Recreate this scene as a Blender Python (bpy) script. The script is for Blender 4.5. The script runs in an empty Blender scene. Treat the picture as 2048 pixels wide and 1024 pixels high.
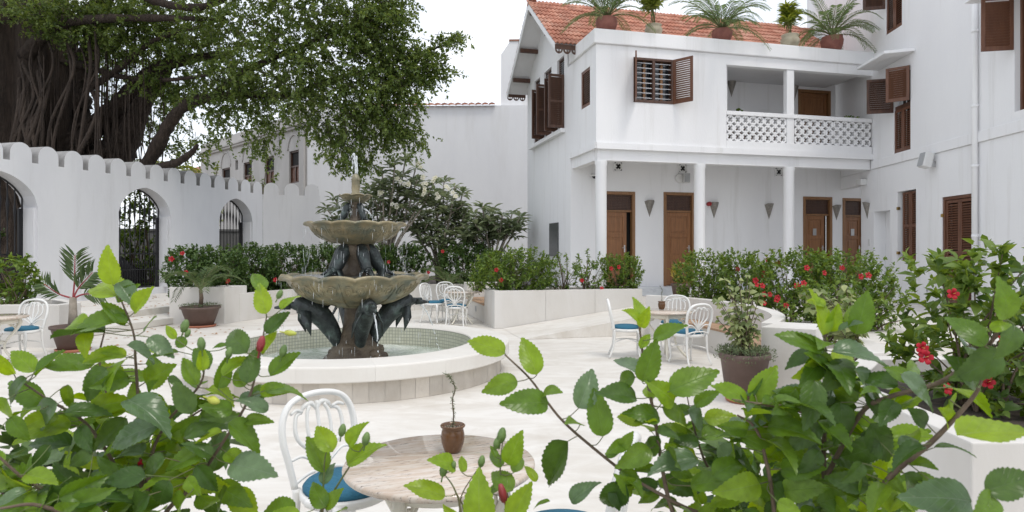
import bpy, bmesh, math, random
import numpy as np
from mathutils import Vector, Matrix, Euler
R = math.radians
random.seed(7)
RNG = np.random.default_rng(7)
S = bpy.context.scene
COL = S.collection

# ------------------------------------------------------------------ camera
CAMZ = 1.65
F = 1300.0            # focal length in photo pixels (photo 2048 wide)
HOR = 500.0           # horizon row in the photo
cam_d = bpy.data.cameras.new('camera')
cam_d.sensor_width = 36.0
cam_d.lens = F / 2048 * 36.0
cam_d.shift_y = (HOR - 512.0) / 2048
cam_d.clip_start = 0.05
cam_d.clip_end = 2000
cam_d.dof.use_dof = True
cam_d.dof.focus_distance = 8.5
cam_d.dof.aperture_fstop = 9.0
cam = bpy.data.objects.new('camera', cam_d)
cam.location = (0, 0, CAMZ)
cam.rotation_euler = (R(90), 0, 0)
COL.objects.link(cam)
S.camera = cam

# ------------------------------------------------------------------ light
SUN_EL, SUN_AZ = 64.0, 145.0     # compass style, from +Y clockwise
world = bpy.data.worlds.new('World')
S.world = world
world.use_nodes = True
nt = world.node_tree
nt.nodes.clear()
sky = nt.nodes.new('ShaderNodeTexSky')
sky.sky_type = 'NISHITA'
sky.sun_disc = False
sky.sun_elevation = R(SUN_EL)
sky.sun_rotation = R(SUN_AZ)
sky.dust_density = 3.0
sky.air_density = 1.0
sky.ozone_density = 1.0
tc = nt.nodes.new('ShaderNodeTexCoord')
ns = nt.nodes.new('ShaderNodeTexNoise')
ns.inputs['Scale'].default_value = 2.6
ns.inputs['Detail'].default_value = 7
ns.inputs['Roughness'].default_value = 0.55
mp = nt.nodes.new('ShaderNodeMapping')
mp.inputs['Scale'].default_value = (1, 1, 2.2)
nt.links.new(tc.outputs['Generated'], mp.inputs['Vector'])
nt.links.new(mp.outputs['Vector'], ns.inputs['Vector'])
rp = nt.nodes.new('ShaderNodeValToRGB')
rp.color_ramp.elements[0].position = 0.36
rp.color_ramp.elements[0].color = (0.58, 0.58, 0.58, 1)
rp.color_ramp.elements[1].position = 0.62
rp.color_ramp.elements[1].color = (0.98, 0.98, 0.98, 1)
nt.links.new(ns.outputs['Fac'], rp.inputs['Fac'])
mx = nt.nodes.new('ShaderNodeMix')
mx.data_type = 'RGBA'
nt.links.new(rp.outputs['Color'], mx.inputs[0])
nt.links.new(sky.outputs['Color'], mx.inputs[6])
mx.inputs[7].default_value = (7.1, 7.35, 7.8, 1)
bg = nt.nodes.new('ShaderNodeBackground')
bg.inputs['Strength'].default_value = 0.088
nt.links.new(mx.outputs[2], bg.inputs['Color'])
wo = nt.nodes.new('ShaderNodeOutputWorld')
nt.links.new(bg.outputs[0], wo.inputs['Surface'])

sun_d = bpy.data.lights.new('sun', 'SUN')
sun_d.energy = 0.55
sun_d.angle = R(13)
sun_d.color = (1.0, 0.95, 0.87)
sun = bpy.data.objects.new('sun', sun_d)
az = R(SUN_AZ)
to_sun = Vector((math.sin(az) * math.cos(R(SUN_EL)), math.cos(az) * math.cos(R(SUN_EL)), math.sin(R(SUN_EL))))
sun.rotation_euler = to_sun.to_track_quat('Z', 'Y').to_euler()
sun.location = (0, 0, 30)
COL.objects.link(sun)

S.view_settings.view_transform = 'Standard'
S.view_settings.look = 'None'
S.view_settings.gamma = 1.0
S.view_settings.exposure = 1.06
S.view_settings.use_curve_mapping = False
S.render.engine = 'CYCLES'
S.cycles.use_denoising = True
S.cycles.max_bounces = 8
S.cycles.transparent_max_bounces = 16

# ------------------------------------------------------------------ helpers
def at(px, py, Y):
    """world point seen at photo pixel (px, py) at depth Y"""
    return Vector(((px - 1024) / F * Y, Y, CAMZ - (py - HOR) / F * Y))

def hit(px, py, P, d):
    """distance along the vertical plane through P with direction d, and the height there"""
    r = (px - 1024) / F
    s = (r * P[1] - P[0]) / (d[0] - r * d[1])
    Y = P[1] + s * d[1]
    return s, CAMZ - (py - HOR) / F * Y

def on_level(px, py, z):
    Y = (CAMZ - z) * F / (py - HOR)
    return Vector(((px - 1024) / F * Y, Y, z))

class MB:
    def __init__(s):
        s.v, s.f, s.m, s.sm = [], [], [], []
    def add(s, vs, fs, mi=0, smooth=False):
        b = len(s.v)
        s.v += [tuple(v) for v in vs]
        for f in fs:
            s.f.append(tuple(i + b for i in f)); s.m.append(mi); s.sm.append(smooth)
        return s
    def bx(s, x0, x1, y0, y1, z0, z1, mi=0, M=None):
        vs = [Vector(p) for p in ((x0,y0,z0),(x1,y0,z0),(x1,y1,z0),(x0,y1,z0),(x0,y0,z1),(x1,y0,z1),(x1,y1,z1),(x0,y1,z1))]
        if M is not None: vs = [M @ v for v in vs]
        return s.add(vs, [(3,2,1,0),(4,5,6,7),(0,1,5,4),(1,2,6,5),(2,3,7,6),(3,0,4,7)], mi)
    def prism(s, poly, z0, z1, mi=0, M=None):
        """poly in xy, extruded along z"""
        n = len(poly)
        vs = [Vector((p[0], p[1], z0)) for p in poly] + [Vector((p[0], p[1], z1)) for p in poly]
        if M is not None: vs = [M @ v for v in vs]
        fs = [tuple(range(n))[::-1], tuple(range(n, 2*n))]
        fs += [(i, (i+1) % n, n + (i+1) % n, n + i) for i in range(n)]
        return s.add(vs, fs, mi)
    def tube(s, pts, rad, seg=6, mi=0, cap=True, flat=1.0, smooth=True, up=None):
        pts = [Vector(p) for p in pts]
        n = len(pts)
        if not hasattr(rad, '__len__'): rad = [rad] * n
        vs = []; prev = None
        for i, p in enumerate(pts):
            d = (pts[min(i+1, n-1)] - pts[max(i-1, 0)])
            if d.length < 1e-9: d = Vector((0,0,1))
            d.normalize()
            if prev is None:
                a = Vector(up) if up is not None else (Vector((0,0,1)) if abs(d.z) < 0.9 else Vector((1,0,0)))
                a = a - d * a.dot(d)
                a.normalize()
            else:
                a = prev - d * prev.dot(d)
                if a.length < 1e-6: a = d.orthogonal()
                a.normalize()
            prev = a
            b = d.cross(a)
            for k in range(seg):
                t = 2 * math.pi * k / seg
                vs.append(p + a * math.cos(t) * rad[i] * flat + b * math.sin(t) * rad[i])
        fs = []
        for i in range(n-1):
            for k in range(seg):
                k2 = (k+1) % seg
                fs.append((i*seg+k, i*seg+k2, (i+1)*seg+k2, (i+1)*seg+k))
        if cap:
            fs.append(tuple(range(seg))[::-1]); fs.append(tuple((n-1)*seg+k for k in range(seg)))
        return s.add(vs, fs, mi, smooth)
    def lathe(s, prof, seg=32, c=(0,0,0), mi=0, fn=None, smooth=True, a0=0.0, a1=2*math.pi):
        full = abs(a1 - a0 - 2*math.pi) < 1e-6
        m = seg if full else seg + 1
        vs = []
        for j in range(m):
            t = a0 + (a1 - a0) * j / seg
            for (r, z) in prof:
                if fn: r, z = fn(t, r, z)
                vs.append((c[0] + r*math.cos(t), c[1] + r*math.sin(t), c[2] + z))
        n = len(prof); fs = []
        for j in range(seg):
            j2 = (j+1) % m
            for i in range(n-1):
                fs.append((j*n+i, j2*n+i, j2*n+i+1, j*n+i+1))
        return s.add(vs, fs, mi, smooth)
    def build(s, name, mats, parent=None, loc=None, smooth=None, bevel=0, fix=False):
        me = bpy.data.meshes.new(name)
        me.from_pydata(s.v, [], s.f)
        if not isinstance(mats, (list, tuple)): mats = [mats]
        for m in mats: me.materials.append(m)
        me.polygons.foreach_set('material_index', s.m)
        sm = s.sm if smooth is None else [smooth] * len(s.f)
        me.polygons.foreach_set('use_smooth', sm)
        if fix:
            bm = bmesh.new(); bm.from_mesh(me)
            bmesh.ops.remove_doubles(bm, verts=bm.verts, dist=1e-5)
            bmesh.ops.recalc_face_normals(bm, faces=bm.faces)
            bm.to_mesh(me); bm.free()
        me.update()
        return link(name, me, parent, loc, bevel)

def link(name, me, parent=None, loc=None, bevel=0):
    o = bpy.data.objects.new(name, me)
    COL.objects.link(o)
    if parent is not None: o.parent = parent
    if loc is not None: o.location = loc
    if bevel:
        b = o.modifiers.new('bevel', 'BEVEL'); b.width = bevel; b.segments = 2
        b.limit_method = 'ANGLE'; b.angle_limit = R(50)
    return o

def tag(o, label=None, cat=None, group=None, kind=None):
    if label: o['label'] = label
    if cat: o['category'] = cat
    if group: o['group'] = group
    if kind: o['kind'] = kind
    return o

def thing(name, label, cat, loc=(0,0,0), rz=0.0, group=None):
    o = bpy.data.objects.new(name, None)
    COL.objects.link(o)
    o.empty_display_size = 0.2
    o.location = loc; o.rotation_euler = (0, 0, rz)
    return tag(o, label, cat, group)

def kids(o):
    return [c for c in bpy.data.objects if c.parent == o]

def copy_tree(o, parent=None, depth=0):
    c = o.copy(); COL.objects.link(c)
    if parent is not None: c.parent = parent
    for ch in list(o.children): copy_tree(ch, c, depth+1)
    return c

def structure(o):
    o['kind'] = 'structure'; return o

def bez(pts, n=8):
    """Catmull-Rom through the points"""
    P = [Vector(p) for p in pts]
    P = [P[0]*2 - P[1]] + P + [P[-1]*2 - P[-2]]
    out = []
    for i in range(1, len(P)-2):
        a, b, c, d = P[i-1:i+3]
        for k in range(n):
            t = k / n
            out.append(0.5*((2*b) + (c-a)*t + (2*a-5*b+4*c-d)*t*t + (3*b-a-3*c+d)*t**3))
    out.append(P[-2])
    return out

def lerp_list(vals, n):
    return list(np.interp(np.linspace(0, 1, n), np.linspace(0, 1, len(vals)), vals))

# ------------------------------------------------------------------ materials
def new_mat(name):
    m = bpy.data.materials.new(name); m.use_nodes = True
    n = m.node_tree.nodes
    return m, m.node_tree, n, n['Principled BSDF'], m.node_tree.links

def mat(name, col, rough=0.6, col2=None, vscale=2.0, vdetail=6, bump=0.0, bscale=60.0, stretch=(1,1,1),
        metallic=0.0, spec=0.5, lo=0.35, hi=0.65, distort=0.0, local=False, rnd=0.0, col3=None, s3=0.6, lo3=.55, hi3=.7, stretch3=None, bdist=.02):
    m, t, n, b, l = new_mat(name)
    b.inputs['Roughness'].default_value = rough
    b.inputs['Metallic'].default_value = metallic
    b.inputs['Specular IOR Level'].default_value = spec
    if local:
        c = n.new('ShaderNodeTexCoord').outputs['Object']
    else:
        c = n.new('ShaderNodeNewGeometry').outputs['Position']
    mpn = n.new('ShaderNodeMapping'); mpn.inputs['Scale'].default_value = stretch
    l.new(c, mpn.inputs['Vector'])
    out = None
    if col2 is not None:
        x = n.new('ShaderNodeTexNoise')
        x.inputs['Scale'].default_value = vscale; x.inputs['Detail'].default_value = vdetail
        x.inputs['Roughness'].default_value = 0.6; x.inputs['Distortion'].default_value = distort
        l.new(mpn.outputs[0], x.inputs['Vector'])
        r = n.new('ShaderNodeValToRGB')
        r.color_ramp.elements[0].position = lo; r.color_ramp.elements[0].color = (*col, 1)
        r.color_ramp.elements[1].position = hi; r.color_ramp.elements[1].color = (*col2, 1)
        l.new(x.outputs['Fac'], r.inputs['Fac'])
        out = r.outputs['Color']
        if col3 is not None:
            x3 = n.new('ShaderNodeTexNoise')
            x3.inputs['Scale'].default_value = s3; x3.inputs['Detail'].default_value = 8
            x3.inputs['Roughness'].default_value = 0.65
            if stretch3:
                mp3 = n.new('ShaderNodeMapping'); mp3.inputs['Scale'].default_value = stretch3
                l.new(c, mp3.inputs['Vector']); l.new(mp3.outputs[0], x3.inputs['Vector'])
            else: l.new(mpn.outputs[0], x3.inputs['Vector'])
            r3 = n.new('ShaderNodeMapRange')
            r3.inputs[1].default_value = lo3; r3.inputs[2].default_value = hi3
            l.new(x3.outputs['Fac'], r3.inputs[0])
            mm = n.new('ShaderNodeMix'); mm.data_type = 'RGBA'
            l.new(r3.outputs[0], mm.inputs[0]); l.new(out, mm.inputs[6]); mm.inputs[7].default_value = (*col3, 1)
            out = mm.outputs[2]
    if rnd:
        oi = n.new('ShaderNodeObjectInfo')
        mr = n.new('ShaderNodeMapRange'); mr.inputs[3].default_value = 1-rnd; mr.inputs[4].default_value = 1+rnd
        l.new(oi.outputs['Random'], mr.inputs[0])
        hs = n.new('ShaderNodeHueSaturation')
        if out is not None: l.new(out, hs.inputs['Color'])
        else: hs.inputs['Color'].default_value = (*col, 1)
        l.new(mr.outputs[0], hs.inputs['Value'])
        out = hs.outputs[0]
    if out is not None: l.new(out, b.inputs['Base Color'])
    else: b.inputs['Base Color'].default_value = (*col, 1)
    if bump:
        y = n.new('ShaderNodeTexNoise'); y.inputs['Scale'].default_value = bscale; y.inputs['Detail'].default_value = 5
        l.new(mpn.outputs[0], y.inputs['Vector'])
        bp = n.new('ShaderNodeBump'); bp.inputs['Strength'].default_value = bump; bp.inputs['Distance'].default_value = bdist
        l.new(y.outputs['Fac'], bp.inputs['Height']); l.new(bp.outputs[0], b.inputs['Normal'])
    return m

def leaf_mat(name, c1, c2, rough=0.45, transl=0.35, tcol=None, obj=False, veins=False, mid=None, edge=None, back=None):
    """green leaf: hue varies from leaf to leaf, light passes through"""
    m, t, n, b, l = new_mat(name)
    b.inputs['Roughness'].default_value = rough
    b.inputs['Specular IOR Level'].default_value = 0.4
    if obj: fac = n.new('ShaderNodeObjectInfo').outputs['Random']
    else:
        a = n.new('ShaderNodeAttribute'); a.attribute_name = 'rnd'; fac = a.outputs['Fac']
    r = n.new('ShaderNodeValToRGB')
    r.color_ramp.elements[0].color = (*c1, 1); r.color_ramp.elements[1].color = (*c2, 1)
    l.new(fac, r.inputs['Fac'])
    out = r.outputs['Color']
    if veins:
        uv = n.new('ShaderNodeTexCoord').outputs['UV']
        sp = n.new('ShaderNodeSeparateXYZ'); l.new(uv, sp.inputs[0])
        # u = across -1..1 stored 0..1, v = along
        ab = n.new('ShaderNodeMath'); ab.operation = 'SUBTRACT'; l.new(sp.outputs['X'], ab.inputs[0]); ab.inputs[1].default_value = 0.5
        ab2 = n.new('ShaderNodeMath'); ab2.operation = 'ABSOLUTE'; l.new(ab.outputs[0], ab2.inputs[0])
        k = n.new('ShaderNodeMath'); k.operation = 'MULTIPLY'; l.new(ab2.outputs[0], k.inputs[0]); k.inputs[1].default_value = 0.75
        dd = n.new('ShaderNodeMath'); dd.operation = 'SUBTRACT'; l.new(sp.outputs['Y'], dd.inputs[0]); l.new(k.outputs[0], dd.inputs[1])
        fr = n.new('ShaderNodeMath'); fr.operation = 'MULTIPLY'; l.new(dd.outputs[0], fr.inputs[0]); fr.inputs[1].default_value = 7.0
        f2 = n.new('ShaderNodeMath'); f2.operation = 'FRACT'; l.new(fr.outputs[0], f2.inputs[0])
        f3 = n.new('ShaderNodeMath'); f3.operation = 'SUBTRACT'; l.new(f2.outputs[0], f3.inputs[0]); f3.inputs[1].default_value = 0.5
        f4 = n.new('ShaderNodeMath'); f4.operation = 'ABSOLUTE'; l.new(f3.outputs[0], f4.inputs[0])
        v1 = n.new('ShaderNodeMapRange'); l.new(f4.outputs[0], v1.inputs[0])
        v1.inputs[1].default_value = 0.0; v1.inputs[2].default_value = 0.09; v1.inputs[3].default_value = 1; v1.inputs[4].default_value = 0
        v2 = n.new('ShaderNodeMapRange'); l.new(ab2.outputs[0], v2.inputs[0])
        v2.inputs[1].default_value = 0.0; v2.inputs[2].default_value = 0.022; v2.inputs[3].default_value = 1; v2.inputs[4].default_value = 0
        mxx = n.new('ShaderNodeMath'); mxx.operation = 'MAXIMUM'; l.new(v2.outputs[0], mxx.inputs[1])
        h = n.new('ShaderNodeMath'); h.operation = 'MULTIPLY'; l.new(v1.outputs[0], h.inputs[0]); h.inputs[1].default_value = 0.55
        l.new(h.outputs[0], mxx.inputs[0])
        mm = n.new('ShaderNodeMix'); mm.data_type = 'RGBA'
        l.new(mxx.outputs[0], mm.inputs[0]); l.new(out, mm.inputs[6]); mm.inputs[7].default_value = (*mid, 1)
        h2 = n.new('ShaderNodeMath'); h2.operation = 'MULTIPLY'; l.new(mxx.outputs[0], h2.inputs[0]); h2.inputs[1].default_value = 0.6
        l.new(h2.outputs[0], mm.inputs[0])
        out = mm.outputs[2]
        # blotchy tone inside a leaf
        nz = n.new('ShaderNodeTexNoise'); nz.inputs['Scale'].default_value = 3.5; nz.inputs['Detail'].default_value = 4
        l.new(n.new('ShaderNodeTexCoord').outputs['Object'], nz.inputs['Vector'])
        mr = n.new('ShaderNodeMapRange'); mr.inputs[1].default_value = .3; mr.inputs[2].default_value = .7; mr.inputs[3].default_value = .78; mr.inputs[4].default_value = 1.2
        l.new(nz.outputs['Fac'], mr.inputs[0])
        hs = n.new('ShaderNodeHueSaturation'); l.new(out, hs.inputs['Color']); l.new(mr.outputs[0], hs.inputs['Value'])
        out = hs.outputs[0]
        # brown flecks and dull patches
        n5 = n.new('ShaderNodeTexNoise'); n5.inputs['Scale'].default_value = 7.5; n5.inputs['Detail'].default_value = 6; n5.inputs['Roughness'].default_value = .7
        n6 = n.new('ShaderNodeVectorMath'); n6.operation = 'ADD'
        l.new(n.new('ShaderNodeTexCoord').outputs['Object'], n6.inputs[0]); l.new(n.new('ShaderNodeObjectInfo').outputs['Location'], n6.inputs[1]); l.new(n6.outputs[0], n5.inputs['Vector'])
        m5 = n.new('ShaderNodeMapRange'); m5.inputs[1].default_value = .70; m5.inputs[2].default_value = .76; m5.inputs[4].default_value = .75
        l.new(n5.outputs['Fac'], m5.inputs[0])
        x5 = n.new('ShaderNodeMix'); x5.data_type = 'RGBA'; l.new(m5.outputs[0], x5.inputs[0]); l.new(out, x5.inputs[6]); x5.inputs[7].default_value = (.16,.10,.03,1)
        out = x5.outputs[2]
        bp = n.new('ShaderNodeBump'); bp.inputs['Strength'].default_value = 0.35; bp.inputs['Distance'].default_value = 0.004; bp.invert = True
        l.new(mxx.outputs[0], bp.inputs['Height']); l.new(bp.outputs[0], b.inputs['Normal'])
    if edge:
        uv = n.new('ShaderNodeTexCoord').outputs['UV']
        sp = n.new('ShaderNodeSeparateXYZ'); l.new(uv, sp.inputs[0])
    l.new(out, b.inputs['Base Color'])
    tr = n.new('ShaderNodeBsdfTranslucent')
    hs2 = n.new('ShaderNodeHueSaturation'); l.new(out, hs2.inputs['Color'])
    hs2.inputs['Hue'].default_value = 0.47; hs2.inputs['Saturation'].default_value = 1.15; hs2.inputs['Value'].default_value = 1.45
    l.new(hs2.outputs[0], tr.inputs['Color'])
    ms = n.new('ShaderNodeMixShader'); ms.inputs[0].default_value = transl
    l.new(b.outputs[0], ms.inputs[1]); l.new(tr.outputs[0], ms.inputs[2])
    l.new(ms.outputs[0], n['Material Output'].inputs['Surface'])
    return m

M = {}
M['stucco'] = mat('white stucco', (.80,.80,.81), .85, (.83,.83,.835), 1.2, bump=.12, bscale=35, stretch=(1,1,.45), col3=(.62,.61,.59), s3=1.0, lo3=.55, hi3=.88, stretch3=(3.2,3.2,.22))
M['stucco_old'] = mat('older white stucco', (.68,.68,.69), .9, (.73,.73,.735), .8, bump=.15, bscale=25, stretch=(1,1,.3), col3=(.60,.59,.58), s3=.8, lo3=.52, hi3=.82, stretch3=(1.2,1.2,.2))
M['stucco_grey'] = mat('aged grey stucco', (.44,.42,.40), .9, (.51,.49,.47), .9, bump=.15, bscale=25, stretch=(1,1,.3), col3=(.33,.315,.29), s3=.6, lo3=.5, hi3=.8)
M['wall_white'] = mat('garden wall paint', (.63,.635,.655), .85, (.68,.685,.70), 1.0, bump=.12, bscale=30, stretch=(1,1,.4), col3=(.54,.54,.54), s3=1.0, lo3=.54, hi3=.86, stretch3=(3.0,3.0,.3))
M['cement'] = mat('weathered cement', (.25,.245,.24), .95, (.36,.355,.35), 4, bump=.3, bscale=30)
M['screed'] = mat('pale polished screed', (.70,.675,.63), .55, (.62,.585,.53), 1.3, bump=.10, bscale=26, distort=2.2, lo=.40, hi=.64, stretch=(1,1.7,1), col3=(.50,.455,.39), s3=.8, lo3=.50, hi3=.82)
M['plaster_warm'] = mat('warm white plaster', (.64,.62,.59), .75, (.59,.565,.525), 1.3, bump=.08, bscale=30, stretch=(1,1,.5), distort=.6, col3=(.50,.465,.41), s3=1.1, lo3=.55, hi3=.85)
M['stone_pale'] = mat('pale limestone slab', (.50,.45,.385), .7, (.60,.555,.49), 2.5, bump=.1, bscale=30, rnd=.13)
M['coping'] = mat('coping stone', (.70,.68,.635), .6, (.65,.62,.57), 1.6, bump=.05, bscale=25, rnd=.02, col3=(.63,.59,.53), s3=1.5, lo3=.55, hi3=.85)
M['marble'] = mat('grey marble', (.47,.50,.54), .3, (.62,.65,.68), 1.5, distort=2.5, stretch=(1,1,3))
M['wood_door'] = mat('teak door', (.185,.077,.027), .42, (.275,.122,.045), 3, stretch=(9,9,.8), bump=.1, bscale=12)
M['wood_frame'] = mat('teak frame', (.20,.095,.036), .42, (.265,.135,.055), 3, stretch=(9,9,.8))
M['wood_dark'] = mat('dark shutter wood', (.06,.028,.018), .45, (.10,.047,.028), 3, stretch=(6,6,1))
M['wood_red'] = mat('reddish shutter wood', (.105,.042,.022), .45, (.155,.064,.032), 3, stretch=(6,6,1))
M['wood_bench'] = mat('bench timber', (.33,.20,.115), .6, (.46,.30,.19), 2, stretch=(2,14,14), local=True, rnd=.14)
M['dark'] = mat('dark interior', (.012,.011,.010), .8)
M['curtain'] = mat('dim interior wall', (.10,.095,.085), .9, (.14,.13,.12), 2)
M['iron'] = mat('black iron', (.012,.012,.014), .4, metallic=.3)
M['bar_white'] = mat('pale window bar', (.62,.64,.68), .4)
M['brass'] = mat('brass', (.55,.38,.12), .3, metallic=1)
M['tile'] = mat('clay roof tile', (.33,.125,.078), .85, (.45,.205,.135), 2.6, bump=.15, bscale=40, rnd=.20, col3=(.56,.345,.255), s3=2.2, lo3=.48, hi3=.75)
M['tile_old'] = mat('old clay tile', (.22,.11,.075), .9, (.33,.17,.12), 5)
M['pot_red'] = mat('red clay pot', (.19,.065,.05), .65, (.26,.10,.075), 6, bump=.1)
M['pot_pale'] = mat('weathered pale pot', (.33,.29,.21), .85, (.46,.42,.32), 4, bump=.2, bscale=20)
M['pot_brown'] = mat('brown planter pot', (.100,.064,.052), .6, (.14,.094,.078), 4, bump=.08)
M['pot_glaze'] = mat('glazed brown pot', (.085,.036,.012), .18, (.135,.062,.022), 9, spec=.6)
M['saucer'] = mat('terracotta saucer', (.36,.13,.075), .7, (.42,.17,.10), 8)
M['soil'] = mat('soil', (.035,.026,.02), .95, (.07,.052,.04), 14, bump=.6, bscale=40)
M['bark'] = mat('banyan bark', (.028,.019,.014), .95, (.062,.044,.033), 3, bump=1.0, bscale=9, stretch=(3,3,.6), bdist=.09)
M['twig'] = mat('brown twig', (.11,.075,.055), .8, (.16,.12,.08), 30, bump=.3)
M['twig_green'] = mat('green twig', (.12,.17,.05), .7, (.13,.11,.055), 12)
M['twig_grey'] = mat('grey branch', (.23,.20,.16), .85, (.32,.28,.23), 12, bump=.3)
M['bronze'] = mat('verdigris bronze', (.026,.030,.031), .36, (.060,.074,.072), 7, bump=.45, bscale=34, metallic=.35, col3=(.115,.155,.140), s3=7, lo3=.54, hi3=.72)
M['bowl'] = mat('patinated bowl', (.255,.205,.115), .38, (.135,.145,.108), 5.5, bump=.5, bscale=16, metallic=.15, col3=(.36,.305,.185), s3=3.4, lo3=.46, hi3=.66)
M['rock'] = mat('fountain rock', (.075,.055,.038), .6, (.15,.115,.075), 5, bump=1.0, bscale=18)
M['chair'] = mat('white painted cast metal', (.70,.70,.675), .35, (.75,.745,.72), 8)
M['table_leg'] = mat('cream painted cast metal', (.70,.67,.575), .4, (.74,.71,.62), 8)
M['cushion'] = mat('blue cushion', (.014,.105,.175), .8, (.022,.135,.215), 60, bump=.35, bscale=160, stretch=(1,.12,1), local=True)
M['granite'] = mat('pink granite', (.52,.42,.335), .08, (.60,.535,.465), 11, vdetail=12, stretch=(.5,2.6,1), distort=.9, lo=.42, hi=.58, local=True, col3=(.20,.165,.145), s3=34, lo3=.58, hi3=.66)
M['plastic_white'] = mat('white plastic', (.68,.68,.67), .4)
M['plastic_grey'] = mat('grey plastic', (.36,.37,.38), .5)
M['red_plastic'] = mat('red plastic', (.30,.012,.014), .35)
M['lens'] = mat('dark lens', (.01,.01,.012), .1)
M['sconce'] = mat('beaten zinc', (.20,.185,.165), .5, (.29,.27,.245), 20, metallic=.4)
M['sconce_side'] = M['sconce']
M['plate'] = mat('door plate', (.42,.42,.42), .3, metallic=.5)
M['panel_dark'] = mat('dark slate panel', (.055,.06,.06), .3, (.09,.095,.095), 20)
M['steel'] = mat('steel', (.5,.5,.5), .3, metallic=1)
M['petal'] = leaf_mat('hibiscus petal', (.34,.004,.012), (.48,.010,.024), .55, .12, obj=True)
M['bud_red'] = mat('hibiscus bud', (.24,.022,.03), .5, (.30,.05,.055), 40)
M['bud_green'] = mat('green bud', (.10,.17,.045), .5, (.14,.22,.06), 60)
M['bud_yellow'] = mat('yellow bud', (.46,.46,.06), .5, (.40,.45,.08), 40)
M['stamen'] = mat('stamen', (.65,.38,.10), .6)
M['petal_white'] = leaf_mat('frangipani petal', (.75,.74,.66), (.80,.78,.62), .5, .3, obj=True)
M['car'] = mat('dark car paint', (.012,.012,.014), .2, spec=.7)
M['glass_dark'] = mat('dark glass', (.015,.017,.02), .05, spec=.8)
M['rubber'] = mat('rubber', (.012,.012,.012), .9)
M['fallen'] = mat('fallen leaf', (.42,.20,.05), .8, (.28,.12,.035), 30)
M['plaster_grey'] = mat('grey render', (.13,.13,.13), .9, (.18,.175,.17), 1.5, stretch=(1,1,.4))
M['plaster_yellow'] = mat('pale yellow render', (.60,.61,.50), .9, (.66,.66,.56), .5)
M['asphalt'] = mat('street', (.22,.205,.18), .9, (.28,.26,.23), 3, bump=.2)
# leaf families
M['leaf_tree'] = leaf_mat('banyan leaf', (.065,.115,.026), (.185,.250,.070), .36, .46)
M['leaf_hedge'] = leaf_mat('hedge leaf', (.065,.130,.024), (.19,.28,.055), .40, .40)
M['leaf_hedge_dark'] = leaf_mat('shaded hedge leaf', (.042,.094,.025), (.115,.185,.050), .42, .34)  # darker copy of the hedge leaf, shade put into its colour
M['leaf_plum'] = leaf_mat('frangipani leaf', (.14,.19,.10), (.29,.34,.20), .26, .34)
M['leaf_cycad'] = leaf_mat('cycad frond', (.065,.118,.040), (.150,.225,.080), .45, .38)
M['leaf_palm'] = leaf_mat('palm frond', (.045,.085,.026), (.10,.15,.05), .45, .3)
M['leaf_lime'] = leaf_mat('lime leaf', (.13,.19,.03), (.24,.29,.055), .45, .35)
M['leaf_var'] = leaf_mat('variegated leaf', (.115,.165,.055), (.36,.40,.18), .45, .32)
M['leaf_ground'] = leaf_mat('trailing leaf', (.09,.13,.06), (.16,.20,.10), .6, .2)
M['leaf_croton'] = leaf_mat('croton leaf', (.05,.08,.02), (.42,.32,.05), .4, .25)
M['leaf_near'] = leaf_mat('hibiscus leaf', (.090,.185,.022), (.155,.270,.036), .27, .47, obj=True, veins=True, mid=(.15,.25,.07))
M['leaf_dark'] = leaf_mat('mature hibiscus leaf', (.048,.108,.022), (.092,.168,.034), .25, .40, obj=True, veins=True, mid=(.09,.16,.055))
M['leaf_young'] = leaf_mat('young hibiscus leaf', (.185,.330,.024), (.26,.40,.036), .30, .52, obj=True, veins=True, mid=(.27,.38,.11))
M['leaf_grey'] = leaf_mat('sheeny hibiscus leaf', (.095,.165,.070), (.140,.215,.105), .22, .30, obj=True, veins=True, mid=(.19,.26,.16))  # greyer leaf green: the sheen is put into the colour

def water_mat(name, col, alpha):
    m, t, n, b, l = new_mat(name)
    b.inputs['Base Color'].default_value = (*col, 1)
    b.inputs['Roughness'].default_value = .08
    tr = n.new('ShaderNodeBsdfTransparent')
    ms = n.new('ShaderNodeMixShader'); ms.inputs[0].default_value = alpha
    l.new(tr.outputs[0], ms.inputs[1]); l.new(b.outputs[0], ms.inputs[2])
    l.new(ms.outputs[0], n['Material Output'].inputs['Surface'])
    return m
M['jet'] = water_mat('falling water', (.86,.90,.92), .55)
def pool_water():
    m, t, n, b, l = new_mat('pool water')
    x = n.new('ShaderNodeTexNoise'); x.inputs['Scale'].default_value = 2.2; x.inputs['Detail'].default_value = 8; x.inputs['Distortion'].default_value = 1
    g = n.new('ShaderNodeNewGeometry'); l.new(g.outputs['Position'], x.inputs['Vector'])
    r = n.new('ShaderNodeValToRGB')
    r.color_ramp.elements[0].position = .4; r.color_ramp.elements[0].color = (.40,.47,.40,1)
    r.color_ramp.elements[1].position = .68; r.color_ramp.elements[1].color = (.74,.78,.73,1)
    l.new(x.outputs['Fac'], r.inputs['Fac']); l.new(r.outputs[0], b.inputs['Base Color'])
    b.inputs['Roughness'].default_value = .08
    y = n.new('ShaderNodeTexNoise'); y.inputs['Scale'].default_value = 14; y.inputs['Detail'].default_value = 4
    l.new(g.outputs['Position'], y.inputs['Vector'])
    bp = n.new('ShaderNodeBump'); bp.inputs['Strength'].default_value = .5; bp.inputs['Distance'].default_value = .03
    l.new(y.outputs['Fac'], bp.inputs['Height']); l.new(bp.outputs[0], b.inputs['Normal'])
    return m
M['pool_water'] = pool_water()
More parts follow.
